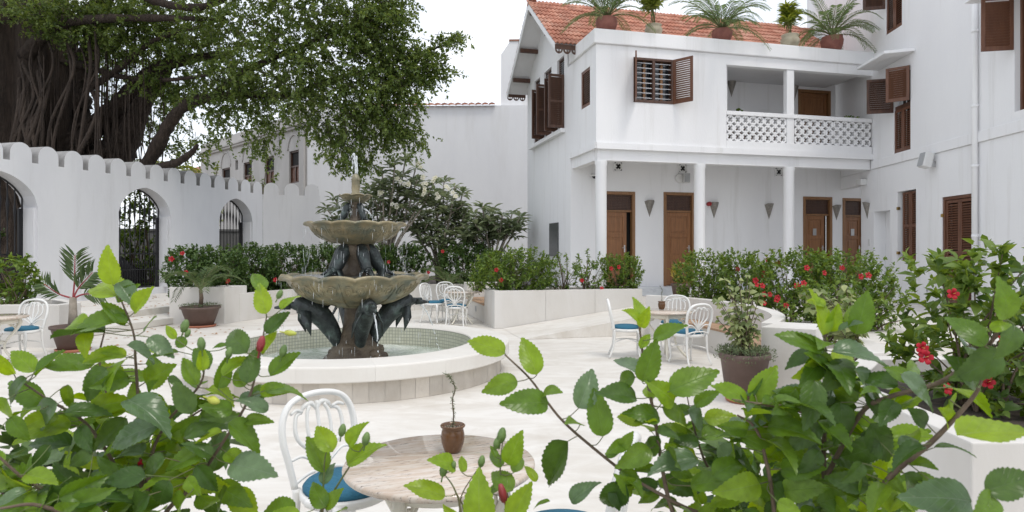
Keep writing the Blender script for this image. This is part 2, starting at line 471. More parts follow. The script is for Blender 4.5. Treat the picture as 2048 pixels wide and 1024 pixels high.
def mosaic():
    m, t, n, b, l = new_mat('pool mosaic')
    uv = n.new('ShaderNodeTexCoord').outputs['UV']
    br = n.new('ShaderNodeTexBrick'); br.offset = 0
    br.inputs['Scale'].default_value = 1.0
    br.inputs['Brick Width'].default_value = .05; br.inputs['Row Height'].default_value = .05
    br.inputs['Mortar Size'].default_value = .004
    br.inputs['Color1'].default_value = (.56,.56,.45,1); br.inputs['Color2'].default_value = (.64,.64,.53,1)
    br.inputs['Mortar'].default_value = (.30,.31,.25,1)
    l.new(uv, br.inputs['Vector']); l.new(br.outputs['Color'], b.inputs['Base Color'])
    b.inputs['Roughness'].default_value = .3
    return m
M['mosaic'] = mosaic()
# ================================================================== large structure
def wall_holes(mb, x0, x1, z0, z1, th, holes=(), y0=0.0, mi=0):
    """upright wall, front at y0, back at y0+th; holes (hx0,hx1,hz0,hz1)"""
    xs = sorted({x0, x1} | {v for h in holes for v in h[:2] if x0 < v < x1})
    zs = sorted({z0, z1} | {v for h in holes for v in h[2:4] if z0 < v < z1})
    def inh(xa, za):
        return any(h[0] <= xa <= h[1] and h[2] <= za <= h[3] for h in holes)
    nx, nz = len(xs), len(zs)
    vs = [(x, y, z) for y in (y0, y0+th) for x in xs for z in zs]
    I = lambda k, i, j: k*nx*nz + i*nz + j
    fs = []
    solid = [[not inh((xs[i]+xs[i+1])/2, (zs[j]+zs[j+1])/2) for j in range(nz-1)] for i in range(nx-1)]
    ok = lambda i, j: 0 <= i < nx-1 and 0 <= j < nz-1 and solid[i][j]
    for i in range(nx-1):
        for j in range(nz-1):
            if not solid[i][j]: continue
            fs.append((I(0,i,j), I(0,i+1,j), I(0,i+1,j+1), I(0,i,j+1)))
            fs.append((I(1,i,j), I(1,i,j+1), I(1,i+1,j+1), I(1,i+1,j)))
            if not ok(i-1,j): fs.append((I(0,i,j), I(0,i,j+1), I(1,i,j+1), I(1,i,j)))
            if not ok(i+1,j): fs.append((I(0,i+1,j), I(1,i+1,j), I(1,i+1,j+1), I(0,i+1,j+1)))
            if not ok(i,j-1): fs.append((I(0,i,j), I(1,i,j), I(1,i+1,j), I(0,i+1,j)))
            if not ok(i,j+1): fs.append((I(0,i,j+1), I(0,i+1,j+1), I(1,i+1,j+1), I(1,i,j+1)))
    mb.add(vs, fs, mi)
    return mb

TER = 0.42          # terrace level
WALK = 0.30         # raised walk along the gate wall

# ---- ground, court floor, terrace, ramp, walk
m = MB(); m.add([(-260,-40,-.02),(260,-40,-.02),(260,700,-.02),(-260,700,-.02)], [(0,1,2,3)])
structure(m.build('ground', M['asphalt']))
m = MB(); m.prism([(-9.3,-6),(9.5,-6),(9.5,22),(-5,22),(-8.0,20.5)], -.015, 0.0)
structure(m.build('courtyard_floor', M['screed']))
m = MB(); m.prism([(2.80,14.42),(2.80,12.62),(3.30,12.75),(4.15,11.7),(4.48,10.4),(4.42,9.3),(4.30,8.7),(9.9,8.7),(10.4,22.4),(0.6,22.4),(0.6,16.0)], .004, TER)
structure(m.build('terrace', M['screed'], bevel=.012))
# ramp up to the terrace
m = MB()
ra = [(.20,11.95),(2.80,12.62),(2.80,14.40),(-.20,13.62)]
vs = [(ra[0][0],ra[0][1],.004),(ra[1][0],ra[1][1],TER-.004),(ra[2][0],ra[2][1],TER-.004),(ra[3][0],ra[3][1],.004),
      (ra[1][0],ra[1][1],.002),(ra[2][0],ra[2][1],.002)]
m.add(vs, [(0,1,2,3),(0,4,1),(3,2,5),(1,4,5,2),(0,3,5,4)])
structure(m.build('ramp', M['screed']))
# walk and steps along the gate wall
wd = Vector((.236,.972,0)); wn = Vector((.972,-.236,0))
def wpt(s, n, z=0):
    """point along the gate wall: s metres along, n metres into the court"""
    return Vector((-11.7,16.04,z)) + wd*s + wn*n
def wline(a, b, n0, n1): return [tuple(wpt(a,n0))[:2], tuple(wpt(a,n1))[:2], tuple(wpt(b,n1))[:2], tuple(wpt(b,n0))[:2]]
m = MB(); m.prism(wline(-9, 9.5, -.45, 3.48), .004, WALK)
structure(m.build('raised_walk', M['screed'], bevel=.012))
m = MB(); m.prism(wline(-3.0, 2.2, 3.482, 4.42), .006, WALK/2)
structure(m.build('step', M['coping'], bevel=.012))

# ---- soil bed behind the fountain
m = MB(); m.prism([(-6.3,15.2),(-5.75,16.75),(-4.45,18.45),(-2.5,19.2),(-1.3,19.3),(-.9,17.4),(1.5,18),(1.5,29),(-8,27),(-8.6,20)], .01, .52)
structure(m.build('planting_bed', M['soil']))

# ================================================================== gate wall
wall_ang = math.atan2(wd.y, wd.x)
gw = thing('gate_wall', 'long white garden wall with round merlons and three arched gateways', 'wall', wpt(0,0), wall_ang)
S0, S1, WT, WH = -5.2, 9.12, .5, 3.78
def sz(z): return (z - 16.04) / .972
gates = [(sz(14.12), sz(16.04)), (sz(18.39), sz(20.32)), (sz(22.5), sz(24.3))]
SPR, PEAK, SILL = 2.70, 3.50, .50
def arch(u):
    a = abs(u)
    return SPR + (PEAK - SPR) * (1 - a**2.0)**.55 * (1 - .10*a)
m = MB()
def slab(m, s0, s1, z0, z1): m.bx(s0, s1, 0, WT, z0, z1)
cur = S0
NA = 22
for (a, b) in gates:
    slab(m, cur, a, WALK-.05, WH)
    # below the sill, then the arch strips over the opening
    m.bx(a, b, .22, WT, WALK-.05, SILL)
    for i in range(NA):
        u0, u1 = -1 + 2*i/NA, -1 + 2*(i+1)/NA
        x0, x1 = a + (b-a)*(u0+1)/2, a + (b-a)*(u1+1)/2
        z0, z1 = arch(u0), arch(u1)
        m.add([(x0,0,z0),(x1,0,z1),(x1,0,WH),(x0,0,WH),(x0,WT,z0),(x1,WT,z1),(x1,WT,WH),(x0,WT,WH)],
              [(0,1,2,3),(4,7,6,5),(0,4,5,1),(3,2,6,7)])
    # narrower jambs below the springing
    m.bx(a+.002, a+.07, .06, WT-.002, SILL, SPR-.004); m.bx(b-.07, b-.002, .06, WT-.002, SILL, SPR-.004)
    cur = b
slab(m, cur, S1, WALK-.05, WH)
m.build('wall', M['wall_white'], gw)
# merlons: one mesh, many parts
def merlon_mesh(w=.53, d=.5, base=.19):
    n = 14; r = w/2
    poly = [(-r, 0)] + [(-r*math.cos(math.pi*k/n), base + r*math.sin(math.pi*k/n)) for k in range(n+1)] + [(r, 0)]
    mb = MB()
    k = len(poly)
    mb.add([(p[0], 0, p[1]) for p in poly] + [(p[0], d, p[1]) for p in poly],
           [tuple(range(k)), tuple(range(2*k-1, k-1, -1))])
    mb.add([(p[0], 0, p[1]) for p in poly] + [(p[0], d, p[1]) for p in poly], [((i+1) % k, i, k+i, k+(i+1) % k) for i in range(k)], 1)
    return mb
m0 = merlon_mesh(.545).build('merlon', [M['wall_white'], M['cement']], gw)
s = .285 - .71*7; first = True
while s < S1 - .2:
    o = m0 if first else m0.copy()
    if not first: COL.objects.link(o); o.parent = gw
    first = False
    o.location = (s, 0, WH - .002); s += .71
# end section turning towards the court
cw0 = Vector((-9.56, 24.9, 0)); cdir = Vector((1.96, .75, 0)).normalized()
cwt = thing('end_wall', 'short white crenellated end wall between the gates and the frangipani', 'wall', cw0, math.atan2(cdir.y, cdir.x))
m = MB(); m.bx(0.02, 2.12, 0, .5, .3, 3.78); m.bx(1.72, 2.12, .502, 4.2, .3, 3.78)
m.build('wall', M['wall_white'], cwt)
for k in range(3):
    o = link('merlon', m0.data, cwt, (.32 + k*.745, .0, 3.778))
for k in range(4):
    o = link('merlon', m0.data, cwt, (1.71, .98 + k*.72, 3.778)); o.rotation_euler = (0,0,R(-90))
    o.scale = (1,.8,1)

# ---- iron gates
def iron_gate(a, b, label):
    g = thing('iron_gate', label, 'gate', wpt((a+b)/2, -.40, SILL), wall_ang, 'black iron gates in the white wall')
    w = (b-a)/2 - .075
    f = MB()
    zt = lambda x: arch(x/((b-a)/2)) - SILL - .02
    pts = [(-w,0,0)] + [(-w + 2*w*i/24, 0, zt(-w + 2*w*i/24)) for i in range(25)] + [(w,0,0)]
    f.tube(pts, .028, 4, smooth=False)
    f.bx(-w, w, -.02, .02, .02, .06); f.bx(-w, w, -.015, .015, 1.02, 1.05); f.bx(-w, w, -.015, .015, .55, .575)
    f.bx(w-.10, w, -.03, .03, 0, SPR-SILL-.03)
    f.bx(-w, -w+.06, -.03, .03, 0, SPR-SILL-.03)
    f.build('gate_frame', M['iron'], g)
    n = 10
    for i in range(1, n):
        x = -w + 2*w*i/n
        z = zt(x) - .01
        bmb = MB()
        r = [.014,.014,.030,.016,.014,.028,.036,.018,.014,.014]
        zz = [.02,.98,1.05,1.15,z-.85,z-.62,z-.52,z-.36,z-.25,z]
        bmb.tube([(x,0,q) for q in zz], r, 7)
        bmb.build('bar', M['iron'], g)
    for i in range(0, n):
        x = -w + 2*w*(i+.5)/n
        bmb = MB(); bmb.tube([(x,0,.04),(x,0,.70),(x,0,.74),(x,0,.85)], [.011,.011,.024,.002], 6)
        bmb.build('short_bar', M['iron'], g)
    return g
iron_gate(*gates[0], 'iron gate in the nearest archway behind the leafy shrub')
iron_gate(*gates[1], 'iron gate in the middle archway with a dark car behind')
iron_gate(*gates[2], 'iron gate in the farthest archway above the hedge')

# ================================================================== main house
HA = R(14)
U = Vector((math.cos(HA), math.sin(HA), 0)); V = Vector((-math.sin(HA), math.cos(HA), 0))
C0 = Vector((2.0, 15.45, 0))
house = thing('main_house', 'white two storey house with a columned veranda and red tiled gable roof', 'house', C0, HA)
D = 1.84                      # veranda depth
def ft(px, py, w=0.0): return hit(px, py, C0 + V*w, U)     # along the facade
def fw(px, py, t=0.0): return hit(px, py, C0 + U*t, V)     # along the gable side
T_END = 7.86
# ground storey door wall
doors = []
for (pl, pr, ptop, lab) in ((1196,1270,382,'a'),(1327,1389,384,'b'),(1606,1664,393,'c'),(1685,1729,396,'d')):
    t0, z = ft(pl, ptop, D); t1, _ = ft(pr, ptop, D)
    doors.append((t0, t1, TER+.24, z))
m = MB(); wall_holes(m, 0, 11.0, 0.0, 4.195, .25, doors, y0=D)
bt0, bz = ft(1596, 178, D); bt1, _ = ft(1661, 178, D)
balc_door = (bt0, bt1, 4.22, bz)
wall_holes(m, 0, T_END+.4, 4.20, 6.555, .25, [balc_door], y0=D)
# gable side wall with three windows, and the triangle above
gw_wins = []
for (pl, pr) in ((1128.5,1114.5),(1103,1088),(1080,1068)):
    w0, _ = fw(pl, 200); w1, _ = fw(pr, 200); gw_wins.append([w0, w1])
WIN_Z0, WIN_Z1 = 4.97, 6.98
WB = 6.15
rid_w, rid_z, slope = 3.85, 8.80, .76
def roof_z(w): return rid_z - abs(w-rid_w)*slope
m2 = MB()
wall_holes(m2, D+.252, WB, 0.0, 7.05, .22, [(a,b,WIN_Z0,WIN_Z1) for a, b in gw_wins])
tri = [(D+.252,7.052),(WB,7.052),(WB,roof_z(WB)),(rid_w,roof_z(rid_w)),(D+.252,roof_z(D+.252))]
k = len(tri)
m2.add([(p[0],0,p[1]) for p in tri] + [(p[0],.22,p[1]) for p in tri],
       [tuple(range(k)), tuple(range(2*k-1,k-1,-1))] + [((i+1)%k,i,k+i,k+(i+1)%k) for i in range(k)])
# in this patch local x runs along V and local y along U
Mg = Matrix(((0,1,0,0),(1,0,0,0),(0,0,1,0),(0,0,0,1)))
def addM(dst, src, Mx, mi=0, flip=True):
    dst.add([Mx @ Vector(v) for v in src.v], [f[::-1] for f in src.f] if flip else src.f, mi)
addM(m, m2, Mg)
# upper side wall of the balcony block with the louvre opening
lw0, _ = fw(1180, 175); lw1, _ = fw(1162, 175)
lz1 = fw(1162, 146)[1]; lz0 = fw(1162, 220)[1]
m3 = MB(); wall_holes(m3, .202, D-.002, 4.06, 6.555, .2, [(lw0,lw1,lz0,lz1)])
addM(m, m3, Mg)
# upper front wall with the barred window, then the balcony opening
bo0, _ = ft(1453, 129); bz1 = ft(1453, 129)[1]
RAIL = ft(1453, 221)[1]
wf0, wz1 = ft(1267, 114); wf1, _ = ft(1347, 114); wz0 = ft(1267, 204)[1]
wall_holes(m, 0, bo0, 4.06, 6.555, .2, [(wf0,wf1,wz0,wz1)])
m.bx(bo0, T_END+.02, .003, .197, bz1, 6.555)                       # lintel over the balcony
m.bx(bo0+.002, bo0+.15, .203, D-.003, 4.2, 6.4)                    # balcony cheek wall
m.build('wall', M['stucco'], house)
# slab, beam, parapet
sl = MB()
sl.bx(-.04, T_END-.02, -.05, -.002, 4.06, 4.205); sl.bx(-.05, -.002, -.05, D-.01, 4.06, 4.205)
sl.bx(.05, T_END+.6, -.001, .0, 4.06, 4.2)
sl.bx(.02, 10.9, .004, D-.004, 4.10, 4.198)                        # veranda ceiling / balcony floor
sl.bx(.06, T_END-.02, .06, .24, 3.80, 4.098)                       # front beam
sl.bx(.03, .24, .245, D-.004, 3.80, 4.098)
sl.build('floor_slab', M['stucco'], house, bevel=.01)
pr = MB()
pr.bx(-.07, T_END+.02, -.07, .34, 6.56, 6.905); pr.bx(-.07, .30, .342, D-.05, 6.56, 6.905)
pr.build('parapet', M['stucco'], house, bevel=.02)
dk = MB(); dk.bx(.302, T_END+.5, .343, D+1.2, 6.558, 6.66); dk.bx(bo0+.16, T_END+.02, .2, D-.004, 6.42, 6.552)
dk.build('flat_roof', M['stucco_old'], house)
# columns
for px in (1202, 1399, 1577.5):
    t, _ = ft(px, 400, .15)
    c = MB(); c.lathe([(.135,TER),(.135,3.68),(.15,3.72),(.15,3.80)], 24, (t,.15,0)); c.build('column', M['stucco'], house)
t, _ = ft(1577.5, 180, .1)
c = MB(); c.bx(t-.11, t+.11, .02, .18, 4.205, bz1); c.build('balcony_post', M['stucco'], house, bevel=.02)
post_t = t
# balustrade: rail, plinth, breeze blocks as parts
bl = MB(); bl.bx(bo0+.003, T_END-.02, -.012, .16, RAIL-.10, RAIL); bl.bx(bo0+.003, T_END-.02, .0, .15, 4.206, 4.40)
bl.build('balustrade_rail', M['stucco'], house, bevel=.008)
def breeze_mesh(n=.176, d=.09):
    h = n/2
    # square with a four lobed X shaped opening
    inner = []
    for k in range(8):
        a = math.pi/4*k + math.pi/4
        rr = h*1.02 if k % 2 == 0 else h*.52
        inner.append((rr*math.cos(a)*.66, rr*math.sin(a)*.74))
    pts = []
    for k in range(8):
        a = inner[k]; b = inner[(k+1) % 8]
        if k % 2 == 0:
            ang = math.pi/4*k + math.pi/4
            tx, ty = -math.sin(ang)*h*.27, math.cos(ang)*h*.27
            pts += [(a[0]-tx, a[1]-ty), (a[0]+tx, a[1]+ty)]
        else: pts.append(a)
    k = len(pts)
    outer = []
    for p in pts:
        s_ = h / max(abs(p[0]), abs(p[1])); outer.append((p[0]*s_, p[1]*s_))
    mb = MB()
    vs = [(p[0],0,p[1]) for p in outer] + [(p[0],0,p[1]) for p in pts] + [(p[0],d,p[1]) for p in outer] + [(p[0],d,p[1]) for p in pts]
    fs = []
    for i in range(k):
        j = (i+1) % k
        fs += [(i,j,k+j,k+i), (2*k+i,3*k+i,3*k+j,2*k+j), (k+i,k+j,3*k+j,3*k+i), (i,2*k+i,2*k+j,j)]
    mb.add(vs, fs)
    # the corners the star leaves open
    return mb
bz_lo, bz_hi = 4.40, RAIL-.10
rows = 3; ph = (bz_hi - bz_lo)/rows
bb = breeze_mesh(ph-.004).build('breeze_block', M['stucco'], house)
used = False
for (a, b) in ((bo0+.02, post_t-.12), (post_t+.12, T_END-.03)):
    n = int((b-a)/ph); pit = (b-a)/n
    for i in range(n):
        for j in range(rows):
            o = bb if not used else bb.copy()
            if used: COL.objects.link(o); o.parent = house
            used = True
            o.location = (a + pit*(i+.5), .03, bz_lo + ph*(j+.5)); o.scale = (pit/ph, 1, 1)
# gable window sill
sm_ = MB(); sm_.bx(-.14, -.002, gw_wins[0][0]-.1, gw_wins[2][1]+.15, WIN_Z0-.12, WIN_Z0-.01); sm_.build('window_sill', M['stucco'], house, bevel=.01)

# ---- shutters and windows
def shutter(name, w, h, matl, parent, loc, rz, panels=1, tilt=0.0, rot=None, d=.035):
    """louvred leaf hinged on its local left edge; slats joined as one sub-part"""
    f = MB(); st = .065
    f.bx(0, st, 0, d, 0, h); f.bx(w-st, w, 0, d, 0, h)
    f.bx(st, w-st, 0, d, 0, st+.02); f.bx(st, w-st, 0, d, h-st, h)
    zs = [st+.02]
    if panels == 2:
        f.bx(st, w-st, 0, d, h*.5-.03, h*.5+.03)
    o = f.build(name, matl, parent, loc, bevel=.004)
    o.rotation_euler = rot if rot else (tilt, 0, rz)
    s_ = MB(); z = st + .04
    while z < h - st - .01:
        if not (panels == 2 and abs(z - h*.5) < .05):
            a = R(38); hw = .026
            c, sn = math.cos(a)*hw, math.sin(a)*hw
            y = d/2; x0, x1 = st-.002, w-st+.002
            s_.add([(x0,y-sn-.003,z+.0-c),(x1,y-sn-.003,z-c),(x1,y+sn-.003,z+c),(x0,y+sn-.003,z+c),
                    (x0,y-sn+.006,z-c),(x1,y-sn+.006,z-c),(x1,y+sn+.006,z+c),(x0,y+sn+.006,z+c)],
                   [(0,1,2,3),(7,6,5,4),(0,4,5,1),(1,5,6,2),(2,6,7,3),(3,7,4,0)])
        z += .052
    q = s_.build('louvre_slats', matl, o); q['kind'] = 'stuff'
    return o

def panel_door(parent, t0, t1, z0, z1, y, louvre=True, plate=False, ajar=False, handle_side=1):
    fr = MB(); fw_ = .085
    fr.bx(t0-.0, t0+fw_, y-.02, y+.14, z0, z1); fr.bx(t1-fw_, t1, y-.02, y+.14, z0, z1)
    fr.bx(t0+fw_, t1-fw_, y-.02, y+.14, z1-fw_, z1)
    tz = z1 - .50
    if louvre: fr.bx(t0+fw_, t1-fw_, y+.02, y+.12, tz-.05, tz)
    f = fr.build('door_frame', M['wood_frame'], parent, bevel=.006)
    if louvre:
        lv = MB(); z = tz+.03
        while z < z1-fw_-.01:
            lv.bx(t0+fw_, t1-fw_, y+.05, y+.075, z-.016, z+.014, M=None); z += .045
        lv.bx(t0+fw_, t1-fw_, y+.10, y+.11, tz, z1-fw_)
        q = lv.build('louvre_slats', M['wood_dark'], f); q['kind'] = 'stuff'
    top = (tz-.05) if louvre else z1-fw_
    a, b = t0+fw_+.004, t1-fw_-.004
    if ajar: b -= .14
    d = MB(); st = .11
    d.bx(a, a+st, y+.045, y+.09, z0+.01, top-.004); d.bx(b-st, b, y+.045, y+.09, z0+.01, top-.004)
    hh = top - z0
    for zz in (z0+.01, z0+hh*.36, z0+hh*.66, top-.004-st): d.bx(a+st, b-st, y+.045, y+.09, zz, zz+st)
    d.bx(a+st, b-st, y+.062, y+.08, z0+.02, top-.02)
    for (za, zb) in ((z0+st+.01, z0+hh*.36), (z0+hh*.36+st, z0+hh*.66), (z0+hh*.66+st, top-.004-st)):
        d.bx(a+st+.05, b-st-.05, y+.05, y+.064, za+.05, zb-.05)
    o = d.build('door', M['wood_door'], parent, bevel=.006)
    h = MB(); hx = b-.06 if handle_side > 0 else a+.06
    h.bx(hx-.018, hx+.018, y+.034, y+.044, z0+.93, z0+1.12); h.tube([(hx,y+.03,z0+1.05),(hx,y-.02,z0+1.05),(hx-.10*handle_side,y-.022,z0+1.05)], .009, 6)
    h.build('door_handle', M['steel'], o)
    if plate:
        p = MB(); p.bx((a+b)/2-.06, (a+b)/2+.06, y+.036, y+.044, z0+1.42, z0+1.62); p.build('door_plate', M['plate'], o)
    bk = MB(); bk.bx(t0+.02, t1-.02, y+.235, y+.24, z0, z1); bk.build('dark_opening', M['dark'], parent)

panel_door(house, *doors[0], D, ajar=True)
panel_door(house, *doors[1], D)
panel_door(house, *doors[2], D, plate=True, ajar=True)
panel_door(house, *doors[3], D, plate=True)
panel_door(house, *balc_door, D, louvre=False)
# marble plinth and door steps
pm = MB(); pm.bx(.9, 7.2, D-.34, D-.002, TER, TER+.235); pm.build('marble_step', M['marble'], house, bevel=.01)
# barred window on the upper front
wn_ = MB(); a, b, z0, z1 = wf0, wf1, wz0, wz1
for (x0,x1,y0,y1,q0,q1) in ((a,a+.06,.0,.14,z0,z1),(b-.06,b,.0,.14,z0,z1),(a+.06,b-.06,0,.14,z1-.06,z1),(a+.06,b-.06,0,.14,z0,z0+.07),((a+b)/2-.035,(a+b)/2+.035,.0,.12,z0+.07,z1-.06)):
    wn_.bx(x0,x1,y0-.015,y1,q0,q1)
wfm = wn_.build('window_frame', M['wood_dark'], house, bevel=.005)
for k in range(8):
    zz = z0+.12 + (z1-z0-.24)*k/7
    q = MB(); q.tube([(a+.05,.03,zz),(b-.05,.03,zz)], .011, 6); q.build('window_bar', M['bar_white'], wfm)
q = MB(); q.bx(a+.06,b-.06,.15,.158,z0+.07,z1-.06); q.build('pane', M['glass_dark'], wfm)
q = MB(); q.bx(a+.30,a+.36,.10,.148,z0+.07,z1-.06); q.bx(b-.30,b-.24,.10,.148,z0+.07,z1-.06); q.bx(a+.1,(a+b)/2-.05,.142,.149,z0+.5,z0+.53);q.bx((a+b)/2+.05,b-.1,.142,.149,z0+.5,z0+.53); q.build('inner_sash', M['wood_frame'], wfm)
sh = z1 - z0
shutter('shutter', .52, sh, M['wood_red'], house, (b-.02,-.02,z0), R(-58))
o = shutter('shutter', .52, sh, M['wood_red'], house, (a+.03,-.02,z0), R(-114))
# louvre on the balcony side wall
o = shutter('shutter', lw1-lw0, lz1-lz0, M['wood_red'], house, (.02, lw1, lz0), R(-90), panels=1)
# gable windows: grille above, leaves swung open below
for wi, (w0, w1) in enumerate(gw_wins):
    fr = MB()
    for (y0,y1,q0,q1) in ((w0,w0+.05,WIN_Z0,WIN_Z1),(w1-.05,w1,WIN_Z0,WIN_Z1),(w0+.05,w1-.05,WIN_Z1-.05,WIN_Z1),(w0+.05,w1-.05,6.42,6.47),(w0+.05,w1-.05,WIN_Z0,WIN_Z0+.05)):
        fr.bx(.06,.13,y0,y1,q0,q1)
    fo = fr.build('window_frame', M['wood_dark'], house)
    q = MB(); q.bx(.16,.165,w0,w1,WIN_Z0,WIN_Z1); q.build('pane', M['glass_dark'], fo)
    for k in range(7):
        zz = 6.52+.06*k
        q = MB(); q.tube([(.08,w0+.05,zz),(.08,w1-.05,zz)], .008, 5); q.build('window_bar', M['bar_white'], fo)
    hh = 6.43 - WIN_Z0
    if wi < 2:
        shutter('shutter', .46, hh, M['wood_dark'], house, (-.01, w0+.02, WIN_Z0+.005), R(180+4), panels=2)
        shutter('shutter', .42, hh, M['wood_dark'], house, (-.01, w1-.0, WIN_Z0+.005), R(180+14), panels=2)
    else:
        shutter('shutter', w1-w0-.02, hh, M['wood_dark'], house, (.03, w1-.01, WIN_Z0+.005), R(-90), panels=2)
# dark slate panel low on the gable wall
pa, _ = fw(1117.5, 446); pb, _ = fw(1100, 446); pz1 = fw(1108,446)[1]; pz0 = fw(1108,512)[1]
q = MB(); q.bx(-.03,-.002,pa,pb,pz0,pz1); q.build('slate_panel', M['panel_dark'], house, bevel=.005)

# ---- roof: sheet, tiles, ridge, fretwork eaves, outriggers
RT0, RT1 = -.62, 8.75
EV = 1.30; EVB = 6.45
roof = MB()
def slope_pt(t, w, up=0.0): return (t, w, roof_z(w) + up)
for (wa, wb_) in ((EV, rid_w), (EVB, rid_w)):
    vs = [slope_pt(RT0+.03,wa,.06), slope_pt(RT1,wa,.06), slope_pt(RT1,wb_,.06), slope_pt(RT0+.03,wb_,.06),
          slope_pt(RT0+.03,wa,.0), slope_pt(RT1,wa,.0), slope_pt(RT1,wb_,.0), slope_pt(RT0+.03,wb_,.0)]
    roof.add(vs, [(0,1,2,3),(7,6,5,4),(0,4,5,1),(1,5,6,2),(2,6,7,3),(3,7,4,0)])
ro = roof.build('roof', M['stucco_old'], house, fix=True)
brd = MB()
for (wa, wb_) in ((EV-.02, rid_w), (EVB+.02, rid_w)):
    vs = [slope_pt(RT0,wa,-.10), slope_pt(RT0+.028,wa,-.10), slope_pt(RT0+.028,wb_,-.10), slope_pt(RT0,wb_,-.10),
          slope_pt(RT0,wa,.07), slope_pt(RT0+.028,wa,.07), slope_pt(RT0+.028,wb_,.07), slope_pt(RT0,wb_,.07)]
    brd.add(vs, [(3,2,1,0),(4,5,6,7),(0,1,5,4),(1,2,6,5),(2,3,7,6),(3,0,4,7)])
brd.build('barge_board', M['stucco'], ro, fix=True)
for w in (2.35, 3.85, 4.95, 5.85):
    q = MB(); zz = roof_z(w) - .14 if w != 3.85 else roof_z(w)-.2
    q.bx(RT0+.06, -.002, w-.05, w+.05, zz-.06, zz+.06); q.build('outrigger', M['wood_dark'], ro, bevel=.004)
def fret(t0, t1, w, matl):
    mb = MB(); n = max(1, round((t1-t0)/.22)); pit = (t1-t0)/n; y0, y1 = w-.012, w+.012
    z = roof_z(w) + .02
    mb.bx(t0, t1, y0, y1, z-.09, z+.03)
    for i in range(n):
        c = t0 + pit*(i+.5)
        for k in range(7):
            a0_, a1_ = math.pi*k/7, math.pi*(k+1)/7
            for (ra_, rb_) in ((pit*.30, pit*.47),):
                p = [(c-ra_*math.cos(a0_), z-.09-ra_*math.sin(a0_)*1.1), (c-rb_*math.cos(a0_), z-.09-rb_*math.sin(a0_)*1.1),
                     (c-rb_*math.cos(a1_), z-.09-rb_*math.sin(a1_)*1.1), (c-ra_*math.cos(a1_), z-.09-ra_*math.sin(a1_)*1.1)]
                mb.add([(q_[0],y0,q_[1]) for q_ in p] + [(q_[0],y1,q_[1]) for q_ in p], [(0,1,2,3),(7,6,5,4),(0,4,5,1),(1,5,6,2),(2,6,7,3),(3,7,4,0)])
        mb.bx(c-.012, c+.012, y0, y1, z-.15, z-.09)
        mb.lathe([(0,-.025),(.03,0),(0,.025)], 8, (c, w, z-.155))
    return mb
fret(RT0, .9, EV-.03, None).build('eaves_fretwork', M['wood_dark'], ro)
fret(RT0, .02, EVB+.03, None).build('eaves_fretwork', M['wood_dark'], ro)
# tiles
TW, TP = .232, .315
def tile_mesh():
    mb = MB(); nx = 13; L = TP + .07
    prof = []
    for i in range(nx):
        x = -TW/2 + TW*i/(nx-1)
        ph_ = (x + TW/2) / (TW/2) % 1.0
        z = .042*math.sin(math.pi*ph_)**1.2 if i not in (0, nx-1) else .004
        prof.append((x, z))
    vs = []
    for (y, up) in ((0,.036),(L,.004)):
        for (x, z) in prof: vs.append((x, y, z + up))
    for (x, z) in prof: vs.append((x, 0, z + .004))
    fs = [(i, i+1, nx+i+1, nx+i) for i in range(nx-1)] + [(2*nx+i, 2*nx+i+1, i+1, i) for i in range(nx-1)]
    mb.add(vs, fs); return mb
ncol = int((RT1-RT0)/TW); nrow = int(math.hypot(rid_w-EV, (rid_w-EV)*slope)/TP) + 1
ang = math.atan(slope)
t0m = tile_mesh().build('roof_tile', M['tile'], ro)
slots = []
for j in range(nrow):
    for i in range(ncol):
        dsl = -.06 + j*TP
        w = EV + dsl*math.cos(ang)
        slots.append((RT0 + TW*(i+.5), w, rid_z - (rid_w-w)*slope + .064))
vis = sorted(slots, key=lambda p: p[0] + .25*p[1])
for k, p in enumerate(vis[:300]):
    o = t0m if k == 0 else t0m.copy()
    if k: COL.objects.link(o); o.parent = ro
    o.location = (p[0] + random.uniform(-.004,.004), p[1], p[2] + random.uniform(-.004,.004))
    o.rotation_euler = (ang + random.uniform(-.012,.012), 0, random.uniform(-.012,.012))
rest = MB(); Rx = Matrix.Rotation(ang, 4, 'X'); src = tile_mesh()
for p in vis[300:]:
    T_ = Matrix.Translation(p) @ Rx
    rest.add([T_ @ Vector(v) for v in src.v], src.f)
q = rest.build('roof_tiles', M['tile'], ro); q['kind'] = 'stuff'
# rear slope tiles seen only at the verge
ver = MB()
for j in range(nrow):
    w = EVB - (-.06 + j*TP)*math.cos(ang)
    T_ = Matrix.Translation((RT0+TW*.5, w, roof_z(w)+.064)) @ Matrix.Rotation(math.pi, 4, 'Z') @ Rx
    ver.add([T_ @ Vector(v) for v in src.v], src.f)
q = ver.build('verge_tiles', M['tile'], ro); q['kind'] = 'stuff'
rt = None
for k in range(int((RT1-RT0)/.36)+1):
    if rt is None:
        mb = MB(); prof = [(-.13,-.04),(-.11,.03),(-.06,.08),(0,.10),(.06,.08),(.11,.03),(.13,-.04)]
        vs = [(0, p[0]*1.05, p[1]+.012) for p in prof] + [(.39, p[0]*.95, p[1]) for p in prof]
        mb.add(vs, [(i,i+1,7+i+1,7+i) for i in range(6)] + [tuple(range(7))[::-1], tuple(range(7,14))])
        rt = mb.build('ridge_tile', M['tile'], ro); o = rt
    else:
        o = rt.copy(); COL.objects.link(o); o.parent = ro
    o.location = (RT0 + .36*k, rid_w, rid_z + .03)

